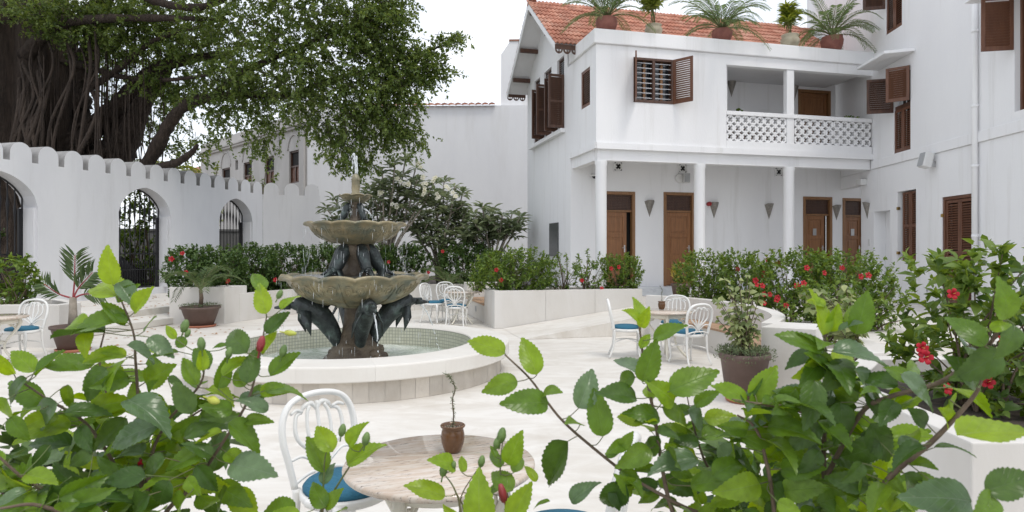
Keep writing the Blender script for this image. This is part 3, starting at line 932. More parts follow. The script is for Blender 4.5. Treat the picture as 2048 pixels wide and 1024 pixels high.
# ---- small fittings on the house
def sconce(parent_name, loc, rz, label):
    """half cone of beaten metal, point down, fixed flat on a wall"""
    t = thing('wall_sconce', label, 'wall lamp', loc, rz, 'cone shaped wall sconces')
    mb = MB(); w, h, d = .15, .46, .13
    top = [(-w,0,h*.92),(-w*.62,-d*.72,h),(0,-d,h*1.0),(w*.62,-d*.72,h),(w,0,h*.92)]
    vs = top + [(0,0,0)] + [(p[0]*.86, p[1]*.86, p[2]-.03) for p in top]
    mb.add(vs, [(i,5,i+1) for i in range(4)] + [(i,i+1,7+i,6+i) for i in range(4)])
    mb.build('shade', M['sconce'], t)
    b2 = MB(); b2.bx(-.05,.05,-.012,.0,.16,.40); b2.build('back_plate', M['sconce'], t)
    return t
def on_house(px, py, w):
    t, z = ft(px, py, w); p = C0 + U*t + V*w; return Vector((p.x, p.y, z))
for (px, py, lab) in ((1299,434,'metal cone sconce on the wall between the two left veranda doors'),
                      (1428,437,'metal cone sconce on the wall just right of the red alarm'),
                      (1538,439,'metal cone sconce on the blank wall left of the third column'),
                      (1673,441,'metal cone sconce between the two doors in the far corner'),
                      (1463,194,'metal cone sconce on the balcony back wall beside the cheek wall'),
                      (1588,204,'metal cone sconce beside the balcony door, half behind the post')):
    sconce('house', on_house(px, py, D-.003), HA, lab)
def vent(px, py, lab):
    p = on_house(px, py, D-.004)
    t = thing('vent_block', lab, 'vent', p, HA, 'pierced vents under the veranda ceiling')
    mb = breeze_mesh(.23, .03); o = mb.build('grille', M['plastic_white'], t, (0,-.03,0))
    q = MB(); q.bx(-.11,.11,-.002,.002,-.11,.11); q.build('backing', M['dark'], t)
    q = MB()
    for (a_, b_, c_, d_) in ((-.135,-.112,-.135,.135),(.112,.135,-.135,.135),(-.112,.112,-.135,-.112),(-.112,.112,.112,.135)): q.bx(a_, b_, -.034, .0, c_, d_)
    q.build('rim', M['stucco'], t)
vent(1236, 333, 'pierced white vent block above the door by the corner column')
vent(1365, 337, 'pierced white vent block above the grey wall speaker')
vent(1557, 344, 'pierced white vent block tucked beside the third column')
# cctv dome, speaker, alarm
p = on_house(1187, 353, D-.003)
t = thing('security_camera', 'small white dome camera on the wall left of the corner column', 'camera', p, HA)
q = MB(); q.lathe([(.0,.05),(.10,.05),(.11,.02),(.10,-.01),(.0,-.01)], 20, (0,-.10,0)); q.bx(-.03,.03,-.12,0,.0,.05); q.build('mount', M['plastic_white'], t)
q = MB(); q.lathe([(.07,-.011),(.06,-.045),(.035,-.065),(.0,-.07)], 16, (0,-.10,0)); q.build('dome', M['lens'], t)
p = on_house(1366, 357, D-.003)
t = thing('wall_speaker', 'grey box speaker on a white round bracket under the vent', 'speaker', p, HA)
q = MB(); q.bx(.0,.17,-.20,-.04,-.13,.13, M=Matrix.Rotation(R(-20),4,'Z')); q.build('cabinet', M['plastic_white'], t, bevel=.012)
q = MB(); q.bx(.012,.158,-.208,-.2015,-.115,.115, M=Matrix.Rotation(R(-20),4,'Z')); q.build('speaker_grille', M['plastic_grey'], t)
q = MB(); q.lathe([(0,.0),(.12,.0),(.13,.04),(.10,.055),(0,.055)], 20); o = q.build('bracket', M['plastic_white'], t, (-.12,0,.0)); o.rotation_euler = (R(90),0,0)
p = on_house(1416, 408, D-.003)
t = thing('fire_alarm', 'small round red alarm sounder on the veranda wall', 'alarm', p, HA)
q = MB(); q.lathe([(0,.0),(.055,.0),(.055,.03),(.045,.05),(.062,.09),(.055,.11),(0,.11)], 18); o = q.build('sounder', M['red_plastic'], t); o.rotation_euler = (R(90),0,0)

# ================================================================== right wing
wa_ = Vector((-.065,-.998,0)).normalized()
W0 = Vector((9.62,17.35,0))
wing_ang = math.atan2(wa_.y, wa_.x)
wing = thing('side_wing', 'tall white wing with brown louvred shutters and a downpipe', 'house', W0, wing_ang)
def fs_(px, py): return hit(px, py, W0, wa_)
holes = []
def whole(pl, pr, ztop, zbot):
    a, _ = fs_(pl, 300); b, _ = fs_(pr, 300); h = (a, b, zbot, ztop); holes.append(h); return h
zW = lambda px, py: fs_(px, py)[1]
h_mid = whole(1788, 1821, zW(1820,132)+.02, zW(1790,307))
h_top = whole(1772, 1804, 9.4, zW(1773,70))
h_gw = whole(1795, 1832, zW(1830,378), zW(1802,521))
h_door = whole(1884, 1950, zW(1948,386), TER+.05)
h_niche = whole(1748, 1780, zW(1779,420), TER+.006)
h_right = whole(2029, 2075, zW(2029,0)+.1, zW(2029,224))
m = MB()
wall_holes(m, -.64, 7.4, 0, 3.795, .30, [h for h in holes if h[3] < 3.9])
wall_holes(m, -4.5, 7.4, 3.80, 10.6, .30, [h for h in holes if h[3] > 3.9])
m.bx(-.64, -.40, .302, 3.2, 0, 3.795)
m.bx(-4.5, 7.4, .302, 4.5, 10.3, 10.6)
m.build('wall', M['stucco'], wing)
q = MB(); q.bx(h_niche[0]-.1, h_niche[1]+.1, .302, .36, TER, 3.0); q.build('niche_back', M['stucco'], wing)
st_ = MB()
zc0, zc1 = zW(1760,337), zW(1760,337)+.28
st_.bx(-.02, 7.4, -.035, -.002, 3.80, 4.02); st_.build('string_course', M['stucco'], wing, bevel=.008)
# beam under the overhang in the corner
q = MB(); q.bx(-2.2, -.645, .0, .28, 3.45, 3.79); q.build('corner_beam', M['stucco'], wing)
q = MB(); q.bx(-.62+.0, -.3, -.16, -.003, 3.42, 3.58); q.build('junction_box', M['plastic_white'], wing, bevel=.01)
def wframe(h, y=.12, dark=True):
    q = MB(); q.bx(h[0], h[1], y+.10, y+.105, h[2], h[3]); q.build('dark_opening', M['dark'], wing)
# middle window: hood, one leaf open, top leaf closed, lower leaves closed
a, b, z0, z1 = h_mid; zm = zW(1790, 214)
wframe(h_mid)
hood = MB(); hz = zW(1790,128)+.05
hood.prism([(a-.75,-.02-0),(a-.62,-.62),(b+.02,-.62),(b+.22,-.003),(a-.75,-.003)], hz, hz+.07); hood.build('window_hood', M['stucco'], wing, bevel=.006)
shutter('shutter', .50, z1-zm-.02, M['wood_red'], wing, (b, -.02, zm+.01), R(-90-38))
shutter('shutter', .60, zW(1788,157)-zW(1788,226), M['wood_dark'], wing, (a, -.02, zW(1788,226)), R(-90-12))
for k in range(2):
    hw = (b-a)/2
    shutter('shutter', hw-.006, zm-.10-z0, M['wood_red'], wing, (a+.003+k*hw, .015, z0+.003), 0)
q = MB(); q.bx(a,b,.03,.08,zm-.10,zm-.0); q.build('window_rail', M['wood_dark'], wing)
for k in range(4):
    q = MB(); q.tube([(a+(b-a)*(k+.5)/4,.06,z0),(a+(b-a)*(k+.5)/4,.06,z1)], .011, 6); q.build('window_bar', M['bar_white'], wing)
# top window
a, b, z0, z1 = h_top
wframe(h_top)
for k in range(2):
    hw = (b-a)/2
    shutter('shutter', hw-.006, 1.3, M['wood_red'], wing, (a+.003+k*hw, .015, z0+.003), 0)
shutter('shutter', .52, 1.5, M['wood_dark'], wing, (a-.01, -.02, zW(1772,18)), R(-90-10))
# ground window
a, b, z0, z1 = h_gw
wframe(h_gw)
a2 = a + .07*(b-a)+.06
for k in range(2):
    hw = (b-a2)/2
    shutter('shutter', hw-.006, z1-z0-.03, M['wood_red'], wing, (a2+.003+k*hw, .06, z0+.003), 0, panels=2)
# shuttered doorway
a, b, z0, z1 = h_door
wframe(h_door)
q = MB(); q.bx(a,a+.07,.02,.14,z0,z1); q.bx(b-.07,b,.02,.14,z0,z1); q.bx(a+.07,b-.07,.02,.14,z1-.07,z1); q.build('door_frame', M['wood_red'], wing, bevel=.005)
for k in range(2):
    hw = (b-a-.14)/2
    o = shutter('door_leaf', hw-.006, z1-z0-.09, M['wood_red'], wing, (a+.07+.003+k*hw, .04, z0+.01), 0, panels=2)
for (h, zz) in ((h_door,(.9,1.9)),(h_gw,(.15,1.25))):
    for dz in zz:
        q = MB(); q.bx(h[0]-.045, h[0]+.03, -.004, .05, h[2]+dz, h[2]+dz+.07); q.build('hinge', M['brass'], wing)
for dz in (.9, 1.9):
    q = MB(); q.bx(h_door[1]-.03, h_door[1]+.01, -.004, .05, h_door[2]+dz, h_door[2]+dz+.12); q.build('hinge', M['brass'], wing)
# big window at the right edge: hood and open leaf
a, b, z0, z1 = h_right
wframe(h_right)
zt, zb = zW(2028, -14), zW(2029, 100)
hood = MB(); hz = zW(2029,-12); hood.bx(a-.45, b+.3, -.62, -.003, hz, hz+.07); hood.build('window_hood', M['stucco'], wing, bevel=.006)
shutter('shutter', .53, hz-.03-zb, M['wood_red'], wing, (a-.01, -.02, zb), R(-90-8))
q = MB()
for k in range(2):
    q.bx(a+k*.5, a+.06+k*.5, .10, .16, z0, z1)
q.build('window_frame', M['wood_red'], wing)
# downpipe, floodlight, switch, socket
pa_, _ = fs_(1957, 300)
q = MB(); q.tube([(pa_,-.075,TER+.01),(pa_,-.075,10.5)], .052, 14); q.build('downpipe', M['stucco'], wing)
for zz in (1.9, 3.3, 4.5, 6.0, 7.6):
    c = MB(); c.tube([(pa_,-.075,zz),(pa_,-.075,zz+.06)], .058, 14); c.bx(pa_-.02,pa_+.02,-.06,-.002,zz+.02,zz+.07); c.build('pipe_clip', M['stucco'], wing)
fa, fz = fs_(1870, 325)
t = thing('floodlight', 'grey and white box floodlight under the string course of the wing', 'floodlight', W0 + wa_*fa + Vector((0,0,fz)), wing_ang)
q = MB(); q.bx(-.12,.12,-.30,-.10,-.17,.17, M=Matrix.Rotation(R(-14),4,'X')); q.build('housing', M['plastic_white'], t, bevel=.03)
q = MB(); q.bx(-.10,.10,-.313,-.302,-.15,.15, M=Matrix.Rotation(R(-14),4,'X')); q.build('lamp_glass', M['plastic_grey'], t)
q = MB(); q.bx(-.03,.03,-.12,.0,-.10,.02); q.build('bracket', M['steel'], t)
sa, szz = fs_(1738, 485)
q = MB(); q.bx(sa-.05,sa+.05,-.012,-.002,szz-.09,szz+.09); q.build('light_switch', M['plastic_white'], wing, bevel=.003)
sa, szz = fs_(1859, 581)
t = thing('power_socket', 'small white outdoor socket box low on the wing wall', 'socket', W0 + wa_*sa + Vector((0,0,szz)), wing_ang)
q = MB(); q.bx(-.05,.05,-.05,-.001,-.06,.06); q.build('box', M['plastic_white'], t, bevel=.008)
q = MB(); q.bx(-.028,.028,-.058,-.0515,-.02,.03); q.build('cover', M['plastic_grey'], t)
p = W0 + wa_*fs_(1735,438)[0]
sconce('wing', Vector((p.x-.003, p.y, fs_(1735,438)[1])), wing_ang, 'metal cone sconce on the wing wall beside the white niche')
t = on_level(1830, 608, TER)
q = MB(); q.lathe([(0,.006),(.10,.006),(.11,.001)], 20, (t.x,t.y,TER)); o = q.build('floor_drain', M['plastic_grey']); tag(o, 'flat round drain cover in the pale terrace floor', 'drain')

# ================================================================== neighbouring building behind
NB = Vector((-10.1, 32, 0)); nd = Vector((-.962,1,0)).normalized()
nb = thing('neighbour_building', 'grey white building behind the garden with arched panels and brown window shutters', 'building', NB, math.atan2(-nd.y, -nd.x))
# local x runs back towards the corner from the far end; the facade spans x -16..0
def nh(px, py):
    s_, z = hit(px, py, NB, nd); return -s_, z
wins = []
for (pl, pr, pt, pb_) in ((578.5,597.5,301,366),(529.5,548,313,373),(487,503.5,324,380),(444,460,336,390)):
    xa, _ = nh(pl, 300); xb, _ = nh(pr, 300); zt_ = nh((pl+pr)/2, pt)[1]; zb_ = nh((pl+pr)/2, pb_)[1]
    wins.append((xa, xb, zb_, zt_))
xa, za = nh(470.5, 321); xb, zb_ = nh(476, 339)
small = (xa, xb, zb_, za)
m = MB(); wall_holes(m, -15, 0, 0, 8.55, .4, wins + [small])
m.build('wall', M['stucco_grey'], nb)
q = MB()
q.bx(-15, .16, -.16, -.002, 7.75, 7.87); q.bx(-15, .22, -.24, -.002, 7.872, 8.02); q.build('cornice', M['stucco_grey'], nb, bevel=.02)
q = MB(); q.bx(-.62,-.1,-.12,-.002,0,7.6); q.build('pilaster', M['stucco_grey'], nb, bevel=.02)
for (x0, x1, z0, z1) in wins:
    f = MB(); zm = z0 + (z1-z0)*.52
    for (a,b,c,d) in ((x0,x0+.07,z0,z1),(x1-.07,x1,z0,z1),(x0+.07,x1-.07,z1-.08,z1),(x0+.07,x1-.07,z0,z0+.08),(x0+.07,x1-.07,zm-.04,zm+.04),((x0+x1)/2-.04,(x0+x1)/2+.04,z0+.08,zm-.04)): f.bx(a,b,.08,.2,c,d)
    fo = f.build('window', M['wood_dark'], nb)
    q = MB(); q.bx(x0+.07,x1-.07,.16,.17,zm+.04,z1-.08); q.build('pane', M['dark'], fo)
    for k in range(2):
        xx0 = x0+.07 if k == 0 else (x0+x1)/2+.04; xx1 = (x0+x1)/2-.04 if k == 0 else x1-.07
        q = MB(); q.bx(xx0,xx1,.13,.16,z0+.08,zm-.04); q.bx(xx0+.1,xx1-.1,.11,.129,z0+.25,zm-.2); q.build('shutter_panel', M['wood_red'], fo, bevel=.01)
    # blind arch moulding over the window
    q = MB(); cx = (x0+x1)/2; rr = (x1-x0)/2+.12
    q.tube([(cx-rr*math.cos(math.pi*k/14), -.01, z1+.05+rr*1.15*math.sin(math.pi*k/14)) for k in range(15)], .05, 6); q.build('arch_moulding', M['stucco_grey'], nb)
q = MB(); q.bx(small[0],small[1],.2,.21,small[2],small[3]); q.build('small_window', M['dark'], nb)
# blank party wall facing the court
pw = thing('party_wall', 'tall blank grey white wall with a strip of old clay tiles on top', 'wall', NB, R(-2))
zt = CAMZ + (HOR-212)/F*31.8
m = MB(); m.bx(.03, 12.2, -.02, .4, 0, zt); m.bx(9.55, 12.3, .402, 3.2, 0, zt+2.6)
# sloping shoulder of the taller block
m.add([(9.55,.402,zt+2.6),(12.3,.402,zt+2.6),(12.3,3.2,zt+2.6),(9.55,3.2,zt+2.6),(10.0,.402,zt+3.25),(12.3,.402,zt+3.25),(12.3,3.2,zt+3.25),(10.0,3.2,zt+3.25)],
      [(4,5,6,7),(0,1,5,4),(1,2,6,5),(2,3,7,6),(3,0,4,7)])
m.build('wall', M['stucco_old'], pw)
q = MB(); q.bx(9.95, 12.35, .35, 3.25, zt+3.252, zt+3.33); q.build('coping_strip', M['tile_old'], pw)
ct = None
x = 3.2
while x < 9.2:
    if ct is None:
        mb = MB()
        prof = [(-.16,0),(-.12,.07),(0,.11),(.12,.07),(.16,0)]
        mb.add([(p[0],-.22,p[1]) for p in prof] + [(p[0]*.9,.45,p[1]+.12) for p in prof], [(i,i+1,5+i+1,5+i) for i in range(4)] + [(0,1,2,3,4)[::-1]])
        ct = mb.build('coping_tile', M['tile'], pw); o = ct
    else: o = ct.copy(); COL.objects.link(o); o.parent = pw
    o.location = (x, 0, zt+.001); x += .33

# far buildings glimpsed past the tree
t = thing('pale_block', 'pale yellowish building top glimpsed behind the tree crown', 'building', (-15,44,0), R(8))
m = MB(); m.bx(0,14,0,8,0,11.2); m.build('wall', M['plaster_yellow'], t)
m = MB(); m.bx(-.2,14.2,-.2,8.2,11.202,11.5); m.build('parapet', M['plaster_yellow'], t)
for k in range(3):
    q = MB(); q.bx(2+k*4,3.2+k*4,-.03,.02,7.5,9.0); q.build('window', M['dark'], t)
t = thing('far_house', 'small far house with a low tiled roof above the merlons', 'house', (-28.5,55,0), R(0))
m = MB(); m.bx(0,3.4,0,6,0,7.9); m.build('wall', M['stucco_old'], t)
m = MB(); m.add([(-.6,-.6,7.9),(4.2,-.6,7.9),(4.2,6.6,7.9),(-.6,6.6,7.9),(1.2,2,9.0),(2.4,2,9.0)], [(0,1,5,4),(1,2,5),(2,3,4,5),(3,0,4),(3,2,1,0)]); m.build('roof', M['tile_old'], t)
q = MB(); q.bx(1,1.7,-.03,-.002,5.6,7); q.build('window', M['dark'], t)
t = thing('street_wall', 'grey rendered wall across the street seen through the gates', 'wall', (-24,27,0), R(14))
m = MB(); m.bx(0,13,0,.3,0,2.5); m.build('wall', M['plaster_grey'], t)
m = MB(); m.bx(-.05,13.05,-.05,.35,2.502,2.6); m.build('coping', M['plaster_grey'], t)
# dark car parked in the street
t = thing('parked_car', 'dark car parked in the street behind the middle gate', 'car', (-15.2,22.9,0), wall_ang)
m = MB(); prof = [(-2.1,.35),(-2.12,.75),(-1.95,.92),(-1.2,.98),(-.55,1.42),(.95,1.45),(1.65,1.0),(2.1,.92),(2.15,.4),(1.7,.28),(-1.7,.28)]
m.add([(p[0],-.82,p[1]) for p in prof] + [(p[0],.82,p[1]) for p in prof],
      [tuple(range(11))[::-1], tuple(range(11,22))] + [(i,(i+1)%11,11+(i+1)%11,11+i) for i in range(11)])
m.build('body', M['car'], t, bevel=.06)
for sgn in (-1,1):
    q = MB(); q.add([(-1.05,.825*sgn,1.0),(1.45,.825*sgn,1.02),(.9,.825*sgn,1.38),(-.5,.825*sgn,1.36)], [(0,1,2,3)]); q.build('side_window', M['glass_dark'], t)
    for x in (-1.3,1.3):
        q = MB(); q.lathe([(.12,-.1),(.33,-.1),(.34,-.06),(.34,.06),(.33,.1),(.12,.1)], 20); o = q.build('wheel', M['rubber'], t, (x,.76*sgn,.33)); o.rotation_euler = (R(90),0,0)
        q = MB(); q.lathe([(0,.08),(.2,.09),(.21,.0)], 16); q2 = q.build('rim', M['steel'], o)
        if sgn > 0: q2.rotation_euler = (R(180),0,0)
    q = MB(); q.bx(-2.14,-2.08,.45*sgn-.14,.45*sgn+.14,.68,.80); q.build('headlight', M['plastic_white'], t, bevel=.01)
# ================================================================== planters, benches, pool
def planter(name, label, outer, h, wallw=.16, z0=.0, soil=.10, matl='plaster_warm', inner=None):
    """polygonal planter: wall ring and soil"""
    c = Vector((sum(p[0] for p in outer)/len(outer), sum(p[1] for p in outer)/len(outer), z0))
    t = thing(name, label, 'planter', c)
    n = len(outer)
    P = [Vector((p[0]-c.x, p[1]-c.y)) for p in outer]
    area = sum(P[i].x*P[(i+1)%n].y - P[(i+1)%n].x*P[i].y for i in range(n))
    if area < 0: P = P[::-1]
    ins = []
    for i in range(n):
        a, b, d = P[i-1], P[i], P[(i+1)%n]
        e1 = (b-a).normalized(); e2 = (d-b).normalized()
        n1 = Vector((-e1.y, e1.x)); n2 = Vector((-e2.y, e2.x))
        k = (n1+n2); k = k / max(.35, k.length_squared) * 2
        ins.append(b + k*wallw)
    m = MB()
    vs = [(p.x,p.y,0) for p in P] + [(p.x,p.y,h) for p in P] + [(p.x,p.y,h) for p in ins] + [(p.x,p.y,h-soil-.05) for p in ins]
    fs = []
    for i in range(n):
        j = (i+1) % n
        fs += [(i,j,n+j,n+i), (n+i,n+j,2*n+j,2*n+i), (2*n+i,2*n+j,3*n+j,3*n+i)]
    m.add(vs, fs); m.build('planter_wall', M[matl], t, bevel=.008)
    q = MB(); q.add([(p.x,p.y,h-soil) for p in ins], [tuple(range(n))]); o = q.build('soil', M['soil'], t)
    return t

def up(o, a, b): return (o[0] + U.x*a + V.x*b, o[1] + U.y*a + V.y*b)
P1 = (-.37, 13.62)
planter('planter', 'long white planter beside the ramp with a hibiscus hedge in front of the house', [up(P1,0,0), up(P1,3.36,0), up(P1,3.36,1.05), up(P1,0,1.05)], .79)
pl1 = bpy.data.objects['planter']
for k in range(3):
    q = MB(); a_ = up(P1, k*1.12+.003, -.012); M_ = Matrix.Translation((a_[0],a_[1],0)) @ Matrix.Rotation(HA,4,'Z') @ Matrix.Identity(4)
    q.bx(0, 1.114, 0, .0105, .004, .786, M=Matrix.Translation(-pl1.location) @ M_); q.build('cladding_panel', M['plaster_warm'], pl1, bevel=.002)
# low wall and timber bench on its left flank
bt = thing('side_bench', 'brown timber bench set in the flank of the long white planter', 'bench', (P1[0],P1[1],0), HA)
q = MB(); q.bx(.0,.50,1.052,3.3,0,.40); q.bx(.55,.72,1.052,3.4,0,.66); q.build('bench_base', M['plaster_warm'], bt, bevel=.008)
for k in range(4):
    q = MB(); q.bx(-.03+k*.135,.095+k*.135,1.06,3.25,.402,.437); o = q.build('slat', M['wood_bench'], bt, bevel=.004)
q = MB(); q.bx(.0,.9,3.31,3.75,0,.80); q.build('end_pier', M['plaster_warm'], bt, bevel=.008)
q = MB(); q.bx(-.012,-.001,2.0,2.12,.18,.30); q.build('step_light', M['plastic_grey'], bt)

# left planter by the steps and the low curving bed wall
planter('planter', 'pale block planter behind the palm bowl beside the steps', [(-7.62,14.45),(-6.42,14.52),(-6.22,15.25),(-7.62,15.4)], .82)
def ribbon(name, label, cat, line, w, z0, z1, matl, parent=None, seg_name=None, loc=None):
    """a wall that follows a line"""
    pts = [Vector((p[0], p[1])) for p in line]; n = len(pts)
    off = []
    for i in range(n):
        d = (pts[min(i+1,n-1)] - pts[max(i-1,0)]).normalized(); off.append(Vector((-d.y, d.x))*w)
    m = MB()
    vs = []
    for i in range(n):
        a, b = pts[i], pts[i] + off[i]
        vs += [(a.x,a.y,z0),(a.x,a.y,z1),(b.x,b.y,z1),(b.x,b.y,z0)]
    fs = []
    for i in range(n-1):
        for k in range(4): fs.append((4*i+k, 4*i+(k+1)%4, 4*i+4+(k+1)%4, 4*i+4+k))
    fs += [(0,3,2,1)[::-1], tuple(4*(n-1)+k for k in range(4))[::-1]]
    m.add(vs, fs)
    return m
line = bez([(-6.28,15.0,0),(-5.6,16.75,0),(-4.3,18.35,0),(-2.5,19.1,0),(-.95,19.3,0)], 8)
t = thing('bed_wall', 'low curving pale wall that holds the bed behind the fountain', 'garden wall', (0,0,0))
ribbon('', '', '', line, .16, .0, .64, None).build('wall', M['plaster_warm'], t, fix=True, bevel=.006)
# far left block planter with the leafy shrub
planter('planter', 'white block planter at the foot of the gate wall behind the left table', [(-10.9,11.0),(-7.66,11.0),(-7.66,11.55),(-8.6,12.4),(-10.6,12.4)], .72)
# curved planter with the long timber bench on its inner side
bk = bez([(2.72,12.72,0),(3.25,12.1,0),(3.62,11.35,0),(3.84,10.4,0),(3.84,9.5,0),(3.62,8.6,0),(3.15,7.75,0)], 6)
t = thing('curved_planter_wall', 'curved white wall that backs the timber bench on the right', 'garden wall', (0,0,0))
ribbon('', '', '', bk[::-1], .17, .0, .775, None).build('wall', M['plaster_warm'], t, fix=True, bevel=.006)
q = MB(); q.prism([(2.80,7.30),(3.30,7.05),(3.62,7.55),(3.20,7.80)], .002, .79); q.build('end_pier', M['plaster_warm'], t, bevel=.01)
q = MB(); q.prism([(3.305,7.06),(4.5,7.4),(4.6,8.68),(4.35,8.68),(4.2,7.75),(3.625,7.56)], .002, .5); q.build('low_wall', M['plaster_warm'], t, bevel=.01)
fr = bez([(2.62,12.45,0),(2.86,11.6,0),(3.10,10.8,0),(3.28,9.95,0),(3.24,9.1,0),(3.02,8.3,0),(2.78,7.74,0)], 6)
t = thing('curved_bench', 'long curved timber bench against the white wall on the right', 'bench', (0,0,0))
n = min(len(fr), len(bk))
m = MB(); vs = []; fs = []
for i in range(n):
    a, b = fr[i], bk[i] - (bk[i]-fr[i])*.02
    vs += [(a.x+.02,a.y,.002),(a.x+.02,a.y,.365),(b.x,b.y,.365),(b.x,b.y,.002)]
for i in range(n-1):
    for k in range(4): fs.append((4*i+k,4*i+(k+1)%4,4*i+4+(k+1)%4,4*i+4+k))
fs += [(0,1,2,3), tuple(4*(n-1)+k for k in range(4))]
m.add(vs, fs); m.build('bench_base', M['plaster_warm'], t, fix=True)
NS = 5
for k in range(NS):
    f0, f1 = k/NS + .012, (k+1)/NS - .012
    m = MB(); vs = []; fs = []
    for i in range(n):
        a, b = fr[i], bk[i]*.985 + fr[i]*.015
        p, q_ = a.lerp(b, f0), a.lerp(b, f1)
        vs += [(p.x,p.y,.367),(p.x,p.y,.402),(q_.x,q_.y,.402),(q_.x,q_.y,.367)]
    for i in range(n-1):
        for j in range(4): fs.append((4*i+j,4*i+(j+1)%4,4*i+4+(j+1)%4,4*i+4+j))
    fs += [(0,1,2,3), tuple(4*(n-1)+j for j in range(4))]
    m.add(vs, fs); m.build('slat', M['wood_bench'], t, fix=True)
# near right planter
planter('planter', 'white planter with the tall red hibiscus in the right foreground', [(2.10,2.97),(4.6,3.0),(4.6,5.4),(2.9,5.4),(2.16,4.4)], .77)
# planter the foreground hibiscus grows from, just below the view
planter('planter', 'white planter under the foreground hibiscus', [(-2.4,.75),(2.4,.75),(2.4,1.95),(-2.4,1.95)], .62)

# ---- fountain pool
FC = Vector((-2.14, 8.9, 0))
pool = thing('fountain_pool', 'round white stone pool with a broad coping under the bronze fountain', 'pool', FC)
RO, RI, RB, HT, HB = 2.10, 1.57, 1.985, .42, .245
q = MB(); q.lathe([(RB-.012,.0),(RB-.012,HB)], 96); q.build('drum', M['plaster_warm'], pool)
NSL = 72; slab_o = None
for k in range(NSL):
    a = 2*math.pi*k/NSL
    if slab_o is None:
        da = math.pi/NSL*.985
        q = MB(); q.lathe([(RB-.010,.002),(RB,.002),(RB,HB-.002),(RB-.010,HB-.002)], 3, a0=-da, a1=da, smooth=False)
        slab_o = q.build('stone_slab', M['stone_pale'], pool); o = slab_o
    else: o = slab_o.copy(); COL.objects.link(o); o.parent = pool
    o.rotation_euler = (0,0,a); o.scale = (1+random.uniform(-.0006,.0006),)*2 + (1,)
NC = 16; cop = None
for k in range(NC):
    if cop is None:
        da = math.pi/NC*.9985
        prof = [(RI,HB+.02),(RI,HT-.012),(RI+.012,HT),(RO-.02,HT),(RO-.006,HT-.006),(RO,HT-.02),(RO,HB+.012),(RO-.012,HB),(RI+.05,HB)]
        q = MB(); q.lathe(prof, 10, a0=-da, a1=da, smooth=False)
        nn = len(prof)
        q.add([(r*math.cos(-da), r*math.sin(-da), z) for r, z in prof], [tuple(range(nn))])
        q.add([(r*math.cos(da), r*math.sin(da), z) for r, z in prof], [tuple(range(nn))[::-1]])
        cop = q.build('coping_stone', M['coping'], pool, fix=True); o = cop
    else: o = cop.copy(); COL.objects.link(o); o.parent = pool
    o.rotation_euler = (0,0,2*math.pi*(k+.35)/NC)
# mosaic lining, with uv in metres
q = MB(); q.lathe([(RI-.004,HT-.015),(RI-.004,.03)], 96); lin = q.build('mosaic_lining', M['mosaic'], pool)
uvl = lin.data.uv_layers.new(name='UVMap')
for poly in lin.data.polygons:
    us = []
    for li in poly.loop_indices:
        v = lin.data.vertices[lin.data.loops[li].vertex_index].co
        us.append((math.atan2(v.y, v.x), v.z))
    mxa = max(u for u, _ in us); 
    for li, (u, z) in zip(poly.loop_indices, us):
        if mxa - u > math.pi: u += 2*math.pi
        uvl.data[li].uv = (u*RI, z)
q = MB()
# rippled water sheet
nr, na = 26, 96; vs = [(0,0,0)]; fs = []
for i in range(1, nr+1):
    r = (RI-.006)*i/nr
    for j in range(na):
        a = 2*math.pi*j/na
        z = .006*math.sin(9*r-3*math.sin(2*a)) + random.uniform(-.003,.003)
        vs.append((r*math.cos(a), r*math.sin(a), z))
for j in range(na): fs.append((0, 1+j, 1+(j+1)%na))
for i in range(nr-1):
    for j in range(na):
        fs.append((1+i*na+j, 1+(i+1)*na+j, 1+(i+1)*na+(j+1)%na, 1+i*na+(j+1)%na))
q.add(vs, fs, 0, True)
w = q.build('water', M['pool_water'], None, FC + Vector((0,0,.13))); structure(w)

# ---- the three tier fountain
ft_ = thing('fountain', 'three tier bronze fountain with leaping dolphins and scalloped bowls', 'fountain', FC)
rs = random.Random(4)
def rough(base, amp, seed):
    rr = random.Random(seed); ph = [rr.uniform(0,6.28) for _ in range(9)]
    def fn(t, r, z):
        k = sum(math.sin((i+2)*t + ph[i] + z*(9+3*i))/(1+i*.35) for i in range(7))
        return r*(1 + amp*k) , z
    return fn
q = MB(); q.lathe([(.02,.06),(.44,.06),(.46,.12),(.42,.20),(.36,.26),(.33,.33),(.25,.40),(.19,.50),(.155,.60),(.14,.72),(.15,.84),(.17,.9)], 56, fn=rough(0,.055,3))
for k in range(26):
    a = rs.uniform(0,6.28); r = rs.uniform(.22,.44); z = .42 - r*.7 + rs.uniform(.0,.08); s_ = rs.uniform(.05,.10)
    q.lathe([(0,-s_),(s_*.8,-s_*.55),(s_,0),(s_*.75,s_*.55),(0,s_*.8)], 8, (r*math.cos(a), r*math.sin(a), max(.08,z)), fn=rough(0,.10,k+20))
q.build('rock_pedestal', M['rock'], ft_)

